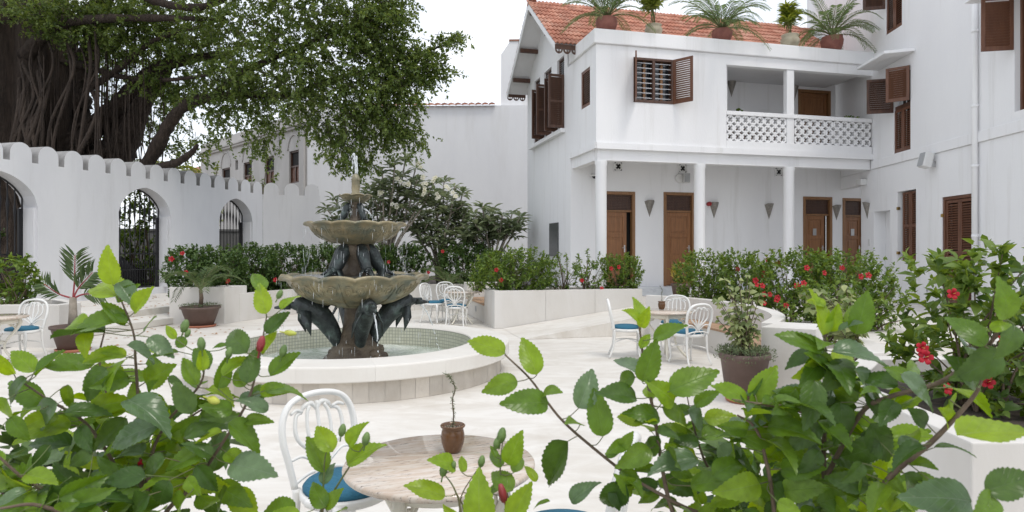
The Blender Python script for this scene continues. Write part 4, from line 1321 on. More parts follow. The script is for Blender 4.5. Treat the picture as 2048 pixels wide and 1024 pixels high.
def bowl(name, R_, zb, zr, rb, lobes, lip):
    d = zr - zb
    def fn(t, r, z):
        k = max(0, (r/R_ - .80)/.2) if z > zb + d*.5 else 0
        c = math.cos(lobes*t); sc = abs(math.sin(lobes*t/2))**.7
        rib = .003*R_*math.cos(lobes*t*2)*(1 if zb+d*.15 < z < zb+d*.85 else .2)
        return r*(1 + .016*k*(1-2*sc)) + rib, z + k*lip*(sc-.65)
    prof = [(0,zb-.0),(rb,zb),(rb*1.08,zb+d*.05),(R_*.50,zb+d*.14),(R_*.66,zb+d*.30),(R_*.78,zb+d*.5),(R_*.87,zb+d*.72),(R_*.905,zb+d*.86),
            (R_*.98,zb+d*.90),(R_,zb+d*.94),(R_*.995,zr),(R_*.96,zr+.004),(R_*.90,zr-.02),(R_*.80,zb+d*.78),(R_*.5,zb+d*.45),(0,zb+d*.35)]
    q = MB(); q.lathe(prof, lobes*14, fn=fn)
    # cast scrolls on the outside, in low relief
    for k in range(lobes):
        a = 2*math.pi*(k+.5)/lobes
        def on(rt, zt): return None
        for sgn in (-1, 1):
            pts = []
            for i in range(15):
                u = i/14*2.6*math.pi
                rad = .085*R_*(1 - i/17)
                da = sgn*(.12 + (rad*math.cos(u))/R_); zz = zb + d*.56 + rad*math.sin(u)
                f = (zz - zb)/d
                rr = np.interp(f, [0,.14,.30,.5,.72,.86], [rb,R_*.5,R_*.66,R_*.78,R_*.87,R_*.905])
                pts.append((rr*math.cos(a+da), rr*math.sin(a+da), zz))
            q.tube(pts, .0085*R_+.002, 5)
        pts = []
        for f in (.08,.2,.35,.5,.65,.8):
            rr = np.interp(f, [0,.14,.30,.5,.72,.86], [rb,R_*.5,R_*.66,R_*.78,R_*.87,R_*.905]); pts.append((rr*math.cos(a), rr*math.sin(a), zb+d*f))
        q.tube(pts, [.006*R_,.012*R_,.02*R_,.02*R_,.012*R_,.004*R_], 6)
    o = q.build(name, M['bowl'], ft_)
    wv = MB(); n = 64; vs = [(0,0,0)]
    for rr in (.3,.6,.85,.93):
        for j in range(n): vs.append((R_*rr*math.cos(2*math.pi*j/n), R_*rr*math.sin(2*math.pi*j/n), random.uniform(-.004,.004)))
    fs = [(0,1+j,1+(j+1)%n) for j in range(n)]
    for i in range(3):
        for j in range(n): fs.append((1+i*n+j, 1+(i+1)*n+j, 1+(i+1)*n+(j+1)%n, 1+i*n+(j+1)%n))
    wv.add(vs, fs, 0, True); wv.build('bowl_water', M['bowl_water'], o, (0,0,zr-.012))
    return o
m_, t_, n_, b_, l_ = new_mat('bowl water'); b_.inputs['Base Color'].default_value = (.10,.115,.11,1); b_.inputs['Roughness'].default_value = .06
M['bowl_water'] = m_
bowl('lower_bowl', .99, .875, 1.315, .26, 14, .042)
bowl('middle_bowl', .685, 1.715, 2.02, .17, 14, .026)
bowl('top_bowl', .225, 2.29, 2.40, .06, 8, .02)
q = MB(); q.lathe([(.17,1.29),(.20,1.33),(.15,1.42),(.16,1.55),(.20,1.66),(.18,1.72)], 24, fn=rough(0,.03,8)); q.build('middle_neck', M['rock'], ft_)
q = MB(); q.lathe([(.14,1.98),(.10,2.04),(.065,2.12),(.06,2.22),(.09,2.30)], 20, fn=rough(0,.03,9)); q.build('upper_neck', M['rock'], ft_)
q = MB(); q.lathe([(.06,2.38),(.062,2.42),(.05,2.44),(.055,2.50),(.052,2.60),(.062,2.615),(.05,2.635),(.045,2.66),(.02,2.69),(.0,2.70)], 16, fn=lambda t, r, z: (r*(1+.06*math.cos(8*t)), z)); q.build('finial', M['bowl'], ft_)

def dolphin(az, path, rad, fin_s, sc, name='dolphin', dorsal=True):
    """arched body in the radial plane, beak outwards, flippers hanging"""
    ca, sa = math.cos(az), math.sin(az)
    W = lambda r, y, z: (r*ca - y*sa, r*sa + y*ca, z)
    C = bez([(p[0],0,p[1]) for p in path], 6); n = len(C)
    rr = lerp_list(rad, n)
    q = MB()
    q.tube([W(p.x, 0, p.z) for p in C], rr, 12, up=W(0,1,0), flat=.86)
    # open lower jaw
    e = C[-1]; b = C[-5]; d = (e-b).normalized()
    j0 = b + Vector((0,0,-.35*rr[-5])); 
    q.tube([W(j0.x,0,j0.z), W(j0.x+d.x*.10*sc,0,j0.z+d.z*.10*sc-.03*sc), W(j0.x+d.x*.20*sc,0,j0.z+d.z*.2*sc-.055*sc)], [.05*sc,.034*sc,.014*sc], 8)
    # eye bumps
    h = C[int(n*.80)]; rh = rr[int(n*.80)]
    for sgn in (-1,1):
        q.lathe([(0,-.014*sc),(.014*sc,0),(0,.014*sc)], 8, W(h.x, sgn*rh*.82, h.z))
        # flipper: a thin swept blade
        i0 = int(n*.62); p = C[i0]; r0 = rr[i0]
        base = [(p.x-.07*sc, r0*.7*sgn, p.z-r0*.35), (p.x+.07*sc, r0*.75*sgn, p.z-r0*.35)]
        mid = [(p.x-.06*sc, (r0*.95+.06*sc)*sgn, p.z-r0*.6-.13*sc), (p.x+.06*sc, (r0*.95+.05*sc)*sgn, p.z-r0*.6-.12*sc)]
        tip = (p.x-.05*sc, (r0+.07*sc)*sgn, p.z-r0*.6-.30*sc*fin_s)
        th = .012*sc*sgn
        pts = base + mid + [tip]
        vs = [W(*v) for v in pts] + [W(v[0], v[1]+th, v[2]) for v in pts]
        q.add(vs, [(0,1,3,2),(2,3,4),(6,5,7,8),(8,7,9),(0,5,6,1),(1,6,8,3),(3,8,9,4),(2,4,9,7),(0,2,7,5)], 0, True)
    if dorsal:
        i0 = int(n*.48); p = C[i0]; tdir = (C[i0+1]-C[i0-1]).normalized(); nrm = Vector((-tdir.z,0,tdir.x))
        r0 = rr[i0]*.8
        a = p + nrm*r0 - tdir*.09*sc; b2 = p + nrm*r0 + tdir*.07*sc; c = p + nrm*(r0+.12*sc) - tdir*.10*sc
        th = .018*sc
        q.add([W(a.x,-th,a.z),W(b2.x,-th,b2.z),W(c.x,0,c.z),W(a.x,th,a.z),W(b2.x,th,b2.z)], [(0,1,2),(4,3,2),(1,4,2),(3,0,2)], 0, True)
    return q.build(name, M['bronze'], ft_)
low = [(.19,.28),(.25,.42),(.34,.60),(.47,.775),(.63,.885),(.755,.925),(.82,.925),(.95,.95)]
lr = [.055,.085,.120,.142,.135,.108,.052,.020]
DAZ = [R(-63), R(27), R(117), R(207)]
for a in DAZ: dolphin(a, low, lr, 1.0, 1.0)
mid_ = [(.10,1.70),(.17,1.665),(.225,1.60),(.27,1.51),(.32,1.43),(.37,1.385),(.40,1.372),(.46,1.36)]
for k in range(5): dolphin(R(20+72*k), mid_, [.05,.085,.098,.09,.08,.062,.032,.014], .9, .68, dorsal=False)
top_ = [(.05,2.27),(.09,2.25),(.125,2.21),(.145,2.15),(.17,2.10),(.195,2.075),(.21,2.07),(.24,2.07)]
for k in range(3): dolphin(R(-40+120*k), top_, [.03,.048,.054,.05,.044,.034,.018,.008], .6, .36, dorsal=False)

# ---- water jets and drips
BEADS = MB()
def jet_mesh(q, p, r_, seg=6):
    """a stream that thins into beads towards its end"""
    n = len(p); solid = int(n*.6)
    q.tube(p[:solid+1], [r*random.uniform(.75,1.2) for r in r_[:solid+1]], seg)
    for i in range(solid, n-1):
        for k in range(3):
            c = p[i].lerp(p[i+1], random.random()) + Vector((random.gauss(0,.008),random.gauss(0,.008),0)); s_ = random.uniform(.4,1.0)*r_[i]
            BEADS.tube([c+Vector((0,0,s_*2.2)), c, c-Vector((0,0,s_*1.6))], [s_*.15,s_,s_*.2], 5)
    e = p[-1]
    for k in range(14):
        a = random.uniform(0,6.28); r = random.uniform(.01,.11); s_ = random.uniform(.003,.007); c = e + Vector((r*math.cos(a), r*math.sin(a), random.uniform(.0,.06)))
        BEADS.tube([c+Vector((0,0,s_)), c, c-Vector((0,0,s_))], [s_*.2,s_,s_*.2], 4)
def jet(p0, v0, T, r0, r1, n=14, wob=.004):
    pts = []
    for i in range(n):
        t = T*i/(n-1); pts.append(p0 + v0*t + Vector((0,0,-4.9*t*t)) + Vector((random.uniform(-wob,wob),random.uniform(-wob,wob),0)))
    return pts, [r0 + (r1-r0)*i/(n-1) for i in range(n)]
for a in DAZ:
    q = MB(); d = Vector((math.cos(a), math.sin(a), 0))
    p, r_ = jet(d*.92 + Vector((0,0,.865)), d*.85 + Vector((0,0,-.25)), .365, .011, .009); jet_mesh(q, p, r_); q.build('water_jet', M['jet'], ft_)
for k in range(5):
    a = R(20+72*k); d = Vector((math.cos(a), math.sin(a), 0)); q = MB()
    p, r_ = jet(d*.20+Vector((0,0,1.60)), d*.9 + Vector((0,0,.1)), .25, .007, .006); jet_mesh(q, p, r_, 5); q.build('water_jet', M['jet'], ft_)
for k in range(3):
    a = R(-40+120*k); d = Vector((math.cos(a), math.sin(a), 0)); q = MB()
    p, r_ = jet(d*.15+Vector((0,0,2.20)), d*1.2 + Vector((0,0,.2)), .24, .008, .006); jet_mesh(q, p, r_, 5); q.build('water_jet', M['jet'], ft_)
q = MB()
p, r_ = jet(Vector((0,0,2.69)), Vector((-.10,0,2.35)), .50, .012, .009, 26, .006); jet_mesh(q, p, r_)
p, r_ = jet(Vector((.02,0,2.69)), Vector((-.04,.05,2.2)), .40, .010, .006, 20, .006); jet_mesh(q, p, r_)
q.build('water_spout', M['jet'], ft_)
q = BEADS
for (R_, zr, zlow, n) in ((1.0,1.29,.15,200),(.69,2.0,1.33,170),(.23,2.385,2.02,70)):
    for k in range(n):
        a = random.uniform(0, 6.283); r = R_*random.uniform(.985,1.03)
        z0 = random.uniform(zlow, zr); L = random.uniform(.015,.12)
        s_ = random.uniform(.0012,.0028)
        q.tube([(r*math.cos(a),r*math.sin(a),z0),(r*math.cos(a),r*math.sin(a),z0-L*.5),(r*math.cos(a),r*math.sin(a),z0-L)], [.001,s_,.001], 4)
o = q.build('falling_drops', M['jet'], ft_); o['kind'] = 'stuff'

# ================================================================== chairs and tables
def make_chair():
    t = thing('chair', 'x', 'chair')
    f = MB()
    oval = bez([(-.175,-.195,.44),(-.195,-.215,.56),(-.215,-.24,.68),(-.20,-.262,.79),(-.135,-.278,.862),(0,-.285,.885),
                (.135,-.278,.862),(.20,-.262,.79),(.215,-.24,.68),(.195,-.215,.56),(.175,-.195,.44)], 5)
    f.tube(oval, .022, 8, flat=.75)
    f.tube([p + Vector((0,.012,-.002)) for p in oval[6:-6]], .007, 5)
    f.build('back_frame', M['chair'], t)
    s = MB()
    # fan splat of tulip stems
    base = Vector((0,-.205,.52))
    for k, x in enumerate((-.125,-.062,0,.062,.125)):
        topz = .845 - abs(x)*.35
        bow = x*1.25
        pts = bez([base, (x*.25,-.218,.57), (bow*.85,-.238,.67), (x*1.05,-.262,.775), (x*.72,-.276,topz)], 5)
        s.tube(pts, lerp_list([.015,.013,.011,.010,.012], len(pts)), 6)
    for sgn in (-1,1):
        s.tube(bez([(sgn*.19,-.215,.575),(sgn*.12,-.215,.585),(sgn*.055,-.21,.545),(0,-.205,.50)],5), .009, 6)
        s.tube(bez([(sgn*.02,-.205,.52),(sgn*.05,-.205,.475),(sgn*.075,-.2,.45)],4), .008, 6)
        # petals of the carved flower at the top
        s.tube(bez([(0,-.275,.80),(sgn*.03,-.282,.835),(sgn*.075,-.282,.82),(sgn*.09,-.276,.785)],5), [.010,.010,.011,.012,.013,.014,.014,.014,.014,.013,.012,.010,.008,.006,.004,.003][:16], 6)
        s.tube(bez([(sgn*.09,-.27,.80),(sgn*.125,-.265,.815),(sgn*.16,-.262,.80)],4), .009, 6)
    s.tube(bez([(0,-.207,.52),(.0,-.24,.68),(0,-.28,.83)],5), .011, 6)
    s.build('back_splat', M['chair'], t)
    r = MB()
    ring = [(.215*math.cos(a)*(1 if math.sin(a) < 0 else 1.05), .215*math.sin(a), .43) for a in np.linspace(0, 2*math.pi, 33)]
    r.tube(ring, .016, 6, flat=1.5, cap=False)
    r.lathe([(0,.425),(.205,.425),(.205,.438),(0,.438)], 28)
    r.tube(bez([(-.175,-.195,.46),(-.09,-.215,.485),(0,-.222,.49),(.09,-.215,.485),(.175,-.195,.46)],5), .010, 6)
    r.build('seat_frame', M['chair'], t)
    c = MB(); c.lathe([(0,.440),(.19,.440),(.213,.455),(.215,.470),(.20,.488),(.15,.500),(0,.506)], 32); c.build('cushion', M['cushion'], t)
    for sx in (-1,1):
        l = MB(); pts = bez([(sx*.165,.165,.43),(sx*.195,.195,.36),(sx*.185,.188,.22),(sx*.178,.182,.10),(sx*.20,.205,.012)], 5)
        l.tube(pts, lerp_list([.022,.026,.017,.013,.016], len(pts)), 8); l.build('leg', M['chair'], t)
        l = MB(); pts = bez([(sx*.17,-.185,.44),(sx*.172,-.185,.32),(sx*.178,-.205,.16),(sx*.195,-.265,.012)], 5)
        l.tube(pts, lerp_list([.022,.018,.014,.014], len(pts)), 8); l.build('leg', M['chair'], t)
    st = MB(); st.tube(bez([(-.17,-.19,.24),(-.08,-.1,.27),(0,0,.285),(.08,.1,.27),(.17,.185,.24)],4), .009, 6)
    st.tube(bez([(.17,-.19,.24),(.08,-.1,.27),(0,0,.285),(-.08,.1,.27),(-.17,.185,.24)],4), .009, 6); st.build('stretcher', M['chair'], t)
    return t
def make_table():
    t = thing('bistro_table', 'x', 'table')
    q = MB(); q.lathe([(0,.690),(.40,.690),(.412,.694),(.418,.702),(.418,.714),(.412,.722),(0,.724)], 72); q.build('table_top', M['granite'], t)
    q = MB(); q.lathe([(.27,.62),(.285,.63),(.285,.688),(.25,.688)], 40); q.build('apron', M['table_leg'], t)
    for k in range(4):
        a = math.pi/4 + math.pi/2*k; ca, sa = math.cos(a), math.sin(a)
        W = lambda r, z, s=0: (r*ca - s*sa, r*sa + s*ca, z)
        l = MB()
        pts = bez([W(.30,.685),W(.315,.60),W(.24,.47),W(.15,.36),W(.135,.25),W(.21,.12),W(.30,.03),W(.335,.014)], 5)
        l.tube(pts, lerp_list([.024,.026,.020,.017,.016,.017,.018,.012], len(pts)), 8)
        sp = [W(.22+.055*math.cos(u)*(1-u/11), .60+.055*math.sin(u)*(1-u/11)) for u in np.linspace(-1.2, 6.2, 22)]
        l.tube(sp, .010, 6)
        l.tube(bez([W(.28,.50),W(.20,.60),W(.10,.62),W(.02,.60)],5), .010, 6)
        l.build('leg', M['table_leg'], t)
    q = MB(); q.lathe([(.13,.335),(.15,.34),(.15,.36),(.13,.365)], 24); q.build('leg_ring', M['table_leg'], t)
    return t
def place(root, loc, rz, label, group):
    root.location = loc; root.rotation_euler = (0,0,rz); root['label'] = label; root['group'] = group
def face(p, q): return math.atan2(q[1]-p[1], q[0]-p[0]) - math.pi/2      # chair front (+y) towards q
ch0 = make_chair(); tb0 = make_table(); used_c = used_t = False
CG, TG = 'white cast metal chairs with blue cushions', 'round granite topped tables'
def chair(x, y, tgt, label, z=0, turn=0):
    global used_c
    o = copy_tree(ch0) if used_c else ch0; used_c = True
    place(o, (x,y,z), face((x,y),tgt)+R(turn), label, CG); return o
def table(x, y, label, rz=0, z=0):
    global used_t
    o = copy_tree(tb0) if used_t else tb0; used_t = True
    place(o, (x,y,z), rz, label, TG); return o
N = on_level(880, 921, .724)
table(N.x, N.y, 'granite topped table in the foreground with the glazed brown pot', R(20))
chair(-.84, 3.30, (N.x-.02,N.y), 'foreground white chair on the left of the near table')
chair(.22, 2.72, (N.x,N.y+.05), 'foreground chair right of the near table behind leaves')
Tm = Vector((2.36, 9.95, 0))
table(Tm.x, Tm.y, 'table with a small brown pot by the curved bench', R(35))
chair(1.76, 10.02, (Tm.x,Tm.y), 'chair on the left of the bench table, seen side on')
chair(2.56, 9.42, (Tm.x-.1,Tm.y+.2), 'chair nearest the viewer at the bench table')
chair(2.66, 10.66, (Tm.x,Tm.y), 'chair on the far side of the bench table', turn=0)
Tf = Vector((-1.14, 14.62, 0))
table(Tf.x, Tf.y, 'table behind the fountain between three chairs', R(10))
chair(-1.19, 13.86, (Tf.x,Tf.y), 'front chair of the set behind the fountain')
chair(-1.50, 15.22, (Tf.x,Tf.y), 'rear chair of the set behind the fountain', turn=-10)
chair(-1.76, 14.75, (Tf.x,Tf.y), 'chair beside the big bowl edge behind the fountain', turn=-14)
Tl = Vector((-7.25, 9.1, 0))
table(Tl.x-.02, Tl.y, 'table at the far left edge in front of the block planter', R(5))
chair(-7.36, 9.76, (Tl.x-.1,Tl.y), 'chair beside the table at the far left edge', turn=0)

# small pots on the tables
def glazed_pot(loc, sc, label, seed):
    t = thing('table_pot', label, 'flower pot', loc, 0, 'small brown glazed pots on tables')
    q = MB(); q.lathe([(0,0),(.040*sc,0),(.046*sc,.006*sc),(.060*sc,.045*sc),(.066*sc,.085*sc),(.060*sc,.118*sc),(.056*sc,.128*sc),(.066*sc,.136*sc),(.069*sc,.144*sc),(.064*sc,.149*sc),(.056*sc,.146*sc),(.052*sc,.125*sc)], 36)
    q.build('pot', M['pot_glaze'], t)
    q = MB(); q.lathe([(0,.130*sc),(.054*sc,.128*sc)], 20); q.build('soil', M['soil'], t)
    q = MB(); rr = random.Random(seed)
    for k in range(40):
        a = rr.uniform(0,6.28); r = rr.uniform(.008,.048)*sc; s_ = .005*sc
        q.lathe([(0,-s_),(s_,0),(0,s_)], 5, (r*math.cos(a), r*math.sin(a), .132*sc))
    o = q.build('gravel', M['pot_pale'], t); o['kind'] = 'stuff'
    st = bez([(0,0,.13*sc),(.004*sc,.0,.20*sc),(-.002*sc,0,.28*sc),(.012*sc,0,.34*sc),(-.005*sc,0,.39*sc),(-.04*sc,0,.425*sc)], 6)
    q = MB(); q.tube(st, lerp_list([.004*sc,.003*sc,.0012*sc], len(st)), 5); q.build('stem', M['twig'], t)
    return t, st
# ================================================================== foliage tools
def foliage_mesh(name, B, Dv, Nv, L, Wd, matl, parent, fold=.18, droop=.12, shape=6):
    """many small folded leaves: base points B, directions Dv, face normals Nv"""
    B = np.asarray(B, float); n = len(B)
    Dv = np.asarray(Dv, float); Dv /= np.linalg.norm(Dv, axis=1)[:,None] + 1e-9
    Nv = np.asarray(Nv, float); Nv = Nv - Dv*(Nv*Dv).sum(1)[:,None]
    Nv /= np.linalg.norm(Nv, axis=1)[:,None] + 1e-9
    X = np.cross(Dv, Nv)
    L = np.broadcast_to(np.asarray(L, float), (n,)); Wd = np.broadcast_to(np.asarray(Wd, float), (n,))
    if shape == 6:
        tpl = [(0,0,0),(-.42,.28,fold),(-.5*.86,.60,fold*.9),(0,.45,0),(.42,.28,fold),(.43,.60,fold*.9),(0,1,-droop)]
        tri = [(0,3,1),(1,3,2),(2,3,6),(0,4,3),(4,5,3),(5,6,3)]
    else:
        tpl = [(0,0,0),(-.5,.45,fold),(.5,.45,fold),(0,1,-droop)]
        tri = [(0,2,1),(1,2,3)]
    k = len(tpl)
    V3 = np.empty((n,k,3))
    for i, (x, y, z) in enumerate(tpl):
        V3[:,i] = B + X*(x*Wd)[:,None] + Dv*(y*L)[:,None] + Nv*(z*Wd if i != k-1 else z*L)[:,None]
    T = np.array(tri)
    idx = (np.arange(n)[:,None,None]*k + T[None]).reshape(-1)
    me = bpy.data.meshes.new(name)
    nf = n*len(tri)
    me.vertices.add(n*k); me.vertices.foreach_set('co', V3.reshape(-1))
    me.loops.add(nf*3); me.loops.foreach_set('vertex_index', idx.astype(np.int32))
    me.polygons.add(nf); me.polygons.foreach_set('loop_start', np.arange(0, nf*3, 3, dtype=np.int32))
    me.polygons.foreach_set('loop_total', np.full(nf, 3, dtype=np.int32))
    a = me.attributes.new('rnd', 'FLOAT', 'POINT')
    a.data.foreach_set('value', np.repeat(RNG.random(n), k))
    me.materials.append(matl); me.update(); me.validate()
    o = link(name, me, parent); o['kind'] = 'stuff'
    return o

def unit(n):
    v = RNG.normal(size=(n,3)); return v/np.linalg.norm(v,axis=1)[:,None]

FLOWER = None
def flower_mesh():
    """open five petalled hibiscus"""
    vs, fs = [], []
    for k in range(5):
        a = 2*math.pi*k/5
        rows = [(.0,.006,-.35),(.20,.13,.0),(.50,.34,.30),(.80,.36,.34),(.98,.16,.22)]
        b = len(vs)
        for (r, w, z) in rows:
            for s_ in (-1,0,1):
                x, y, zz = r, s_*w, z + (.05 if s_ == 0 else 0) + (.05*s_*(.5))
                vs.append((x*math.cos(a)-y*math.sin(a), x*math.sin(a)+y*math.cos(a), zz))
        for i in range(4):
            for j in range(2): fs.append((b+i*3+j, b+i*3+j+1, b+i*3+3+j+1, b+i*3+3+j))
    return vs, fs
def make_flower(parent, loc, direction, size, name='flower', matl='petal'):
    global FLOWER
    if FLOWER is None:
        FLOWER = {}
    if matl not in FLOWER:
        q = MB(); vs, fs = flower_mesh(); q.add(vs, fs, 0, True)
        q.tube([(0,0,0),(.05,.02,.45),(.10,.02,.95)], [.05,.03,.045], 6, mi=1)
        FLOWER[matl] = q.build(name, [M[matl], M['stamen'] if matl == 'petal' else M['bud_yellow']], parent); o = FLOWER[matl]
    else:
        o = FLOWER[matl].copy(); COL.objects.link(o); o.parent = parent; o.name = name
    o.location = loc; o.scale = (size,)*3
    o.rotation_euler = Vector(direction).to_track_quat('Z','Y').to_euler()
    return o

def shrub(name, label, base, size, rz=0.0, tips=60, per=14, leaf=.07, matl='leaf_hedge', cat='shrub', group=None,
          flowers=(), stems=7, fill=.5, wr=.58, spread=.13, seed=None, fsize=.048, twigm='twig', round_=2.6, stemw=.011):
    """bush made of twigs, each with a rosette of leaves; size = (w, d, h)"""
    base = Vector(base)
    t = thing(name, label, cat, base, rz, group)
    w, d, h = size
    P = []
    while len(P) < tips:
        p = RNG.uniform(-1,1,3); p[2] = RNG.uniform(.06,1)
        rad = (abs(p[0])**round_ + abs(p[1])**round_ + abs((p[2]-.45)/.56)**round_)
        if rad > 1: continue
        if rad < .42 and RNG.random() > fill: continue
        P.append((p[0]*w/2*(.72+.28*min(1,p[2]*2.2)), p[1]*d/2, p[2]*h))
    P = np.array(P)
    cen = np.array([0,0,h*.42])
    out = (P - cen)/np.array([w/2,d/2,h*.58]); out /= np.linalg.norm(out,axis=1)[:,None]+1e-6
    tipdir = out*.7 + np.array([0,0,.75]); tipdir /= np.linalg.norm(tipdir,axis=1)[:,None]
    B = np.repeat(P, per, 0); TD = np.repeat(tipdir, per, 0); n = len(B)
    along = RNG.uniform(-1.0, .35, n)
    B = B + TD*(along*spread)[:,None] + unit(n)*.012
    dirs = unit(n)*.9 + TD*(.35 + .55*(along > 0))[:,None]; dirs[:,2] -= .12
    nor = unit(n)*.45 + TD*.6 + np.array([0,0,.55])
    L = leaf*RNG.uniform(.55,1.25,n)*(1 - .35*(along > .1))
    foliage_mesh('foliage', B, dirs, nor, L, L*wr, M[matl], t)
    for k in range(stems):
        q = MB()
        x0, y0 = random.uniform(-.25,.25)*w*.6, random.uniform(-.3,.3)*d*.6
        ids = [i for i in range(len(P)) if abs(P[i][0]-x0) < w*.35] or [0]
        for r in range(4):
            p = P[random.choice(ids)]
            m1 = Vector((x0+(p[0]-x0)*.25, y0+(p[1]-y0)*.25, p[2]*.45))
            c = bez([(x0,y0,0), m1, (p[0],p[1],p[2])], 4)
            q.tube(c, lerp_list([stemw, stemw*.7, stemw*.25], len(c)), 5, cap=False)
        q.build('stem', M[twigm], t)
    inv = Matrix.Rotation(-rz, 3, 'Z')
    for fp in flowers:
        p = inv @ (Vector(fp) - base)
        make_flower(t, p, inv @ Vector((random.uniform(-.5,.5), -1, random.uniform(-.1,.5))), fsize*random.uniform(.85,1.15))
    return t

def frond(q, root, d, up_, L, leafm=None, n=20, lw=.022, ll=.2, arch=.7, acc=None, vee=.25):
    """one feather frond: midrib added to q, leaflets appended to acc"""
    d = Vector(d).normalized(); side = d.cross(Vector((0,0,1))).normalized()
    pts = []
    for i in range(13):
        u = i/12
        p = Vector(root) + d*(L*u*(1-.12*u)) + Vector((0,0, up_*L*u - arch*L*u*u))
        pts.append(p)
    q.tube(pts, lerp_list([.010*L+.003,.002], 13), 5, cap=False)
    for i in range(n):
        u = .16 + .84*i/(n-1)
        f = u*12; k = min(11, int(f)); p = pts[k].lerp(pts[k+1], f-k); tng = (pts[k+1]-pts[k]).normalized()
        s_ = side
        nrm = s_.cross(tng)
        l_ = ll*(.5+.5*math.sin(math.pi*min(1,.12+u*.86)))
        for sg in (-1,1):
            dv = s_*sg*(.9) + tng*(.75) + nrm*vee + Vector((random.uniform(-.08,.08),random.uniform(-.08,.08),-.12+random.uniform(-.08,.08)))
            acc[0].append(tuple(p)); acc[1].append(tuple(dv)); acc[2].append(tuple(nrm + s_*sg*.3)); acc[3].append(l_); acc[4].append(lw)
def flush_fronds(name, acc, matl, parent):
    return foliage_mesh(name, acc[0], acc[1], acc[2], acc[3], acc[4], matl, parent, fold=.1, droop=.16)
def palm_like(t, root, nf, L, up_rng, arch, ll, lw, matl, n=22, az0=0, az1=2*math.pi, seed=1, stemm='twig_green', per_frond=True, jitter=.25):
    rr = random.Random(seed)
    for k in range(nf):
        a = az0 + (az1-az0)*(k + rr.uniform(-jitter,jitter))/nf
        q = MB(); acc = [[],[],[],[],[]]
        el = rr.uniform(*up_rng)
        d = (math.cos(a), math.sin(a), 0)
        frond(q, root, Vector(d)*max(.12,(1-.5*el)), el, L*rr.uniform(.8,1.1), None, n, lw, ll, arch*rr.uniform(.8,1.2), acc)
        o = q.build('frond', M[stemm], t)
        flush_fronds('leaflets', acc, M[matl], o)

# ================================================================== banyan tree
tree = thing('banyan_tree', 'huge dark banyan tree with hanging roots rising behind the gate wall', 'tree', (0,0,0))
def limb(pts, rads, name='limb', seg=10, parent=tree, rough_=.16, strands=0):
    """pts are (px, py, depth); rads in metres"""
    C = bez([at(*p) for p in pts], 6); n = len(C)
    rr = [r*(1+random.uniform(-rough_,rough_)) for r in lerp_list(rads, n)]
    q = MB(); q.tube(C, rr, seg)
    for k in range(strands):
        a = random.uniform(0,6.28); off = [Vector((math.cos(a+.6*math.sin(i*.3)), -abs(math.sin(a)), .3*math.sin(a)))*rr[i]*.93 for i in range(n)]
        q.tube([C[i]+off[i] for i in range(n)], [r*random.uniform(.14,.30) for r in rr], 6, cap=False)
    return q.build(name, M['bark'], parent)
# fluted trunk: a lathe with deep ribs plus root strands
c = at(40, 400, 22.0); base = Vector((c.x, c.y, 0))
def fl(seed, ribs=9, amp=.16):
    rr = random.Random(seed); ph = [rr.uniform(0,6.28) for _ in range(6)]
    return lambda t, r, z: (r*(1 + amp*math.sin(ribs*t+ph[0]+z*.15) + amp*.6*math.sin((ribs+6)*t+ph[1]-z*.3) + amp*.5*math.sin(4*t+ph[2]+z*.5)), z)
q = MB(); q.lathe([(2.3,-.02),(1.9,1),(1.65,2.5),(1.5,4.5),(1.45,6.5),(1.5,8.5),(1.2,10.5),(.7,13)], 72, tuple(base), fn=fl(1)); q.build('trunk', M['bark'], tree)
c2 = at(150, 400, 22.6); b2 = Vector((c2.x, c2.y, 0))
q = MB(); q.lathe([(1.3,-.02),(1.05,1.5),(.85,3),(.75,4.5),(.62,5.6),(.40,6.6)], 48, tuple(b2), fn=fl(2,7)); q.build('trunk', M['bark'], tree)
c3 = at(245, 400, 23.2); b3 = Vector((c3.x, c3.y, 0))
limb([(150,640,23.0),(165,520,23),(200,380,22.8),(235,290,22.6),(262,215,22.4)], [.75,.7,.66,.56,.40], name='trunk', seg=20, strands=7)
limb([(150,215,22.4),(152,170,22.3),(178,110,22.1),(195,55,22),(210,-40,22)], [.55,.42,.36,.32,.28], strands=4)
limb([(150,190,22.4),(118,140,22.2),(88,70,22),(70,-20,21.8)], [.5,.36,.34,.3], strands=4)
limb([(70,60,22),(30,30,21.5),(10,-60,21)], [.5,.6,.5], strands=3)
limb([(120,310,22.2),(175,268,22),(232,215,21.8),(275,168,21.6),(320,135,21.3),(390,116,21),(470,105,20.6)], [.40,.33,.28,.24,.20,.15,.07], strands=3)
limb([(285,345,21),(315,292,20.8),(345,238,20.6),(375,208,20.4),(420,196,20.2),(500,190,20),(580,193,19.8),(640,190,19.6)], [.23,.21,.19,.18,.15,.12,.09,.05], strands=1)
limb([(318,334,20.6),(352,326,20.4),(382,306,20.2),(395,290,20)], [.13,.12,.09,.05])
limb([(50,112,21),(85,75,20.6),(120,50,20.4),(190,38,20),(300,36,19.6),(450,38,19)], [.24,.19,.15,.13,.11,.06])
limb([(230,-30,20),(300,-2,19.6),(350,12,19.3),(400,14,19),(450,0,18.8)], [.14,.13,.12,.10,.07])
limb([(165,185,21.4),(232,142,21),(280,100,20.6),(330,72,20.2),(420,48,19.8)], [.11,.10,.09,.08,.04])
limb([(95,120,22),(160,130,21.5),(250,155,21),(330,160,20.6),(420,150,20)], [.10,.10,.09,.07,.04])
limb([(420,196,20.2),(480,150,20),(560,110,19.6),(660,70,19.2),(760,40,19)], [.12,.11,.10,.07,.04])
limb([(580,193,19.8),(660,160,19.5),(740,140,19.3),(830,110,19.2),(890,90,19.2)], [.09,.08,.06,.045,.02])
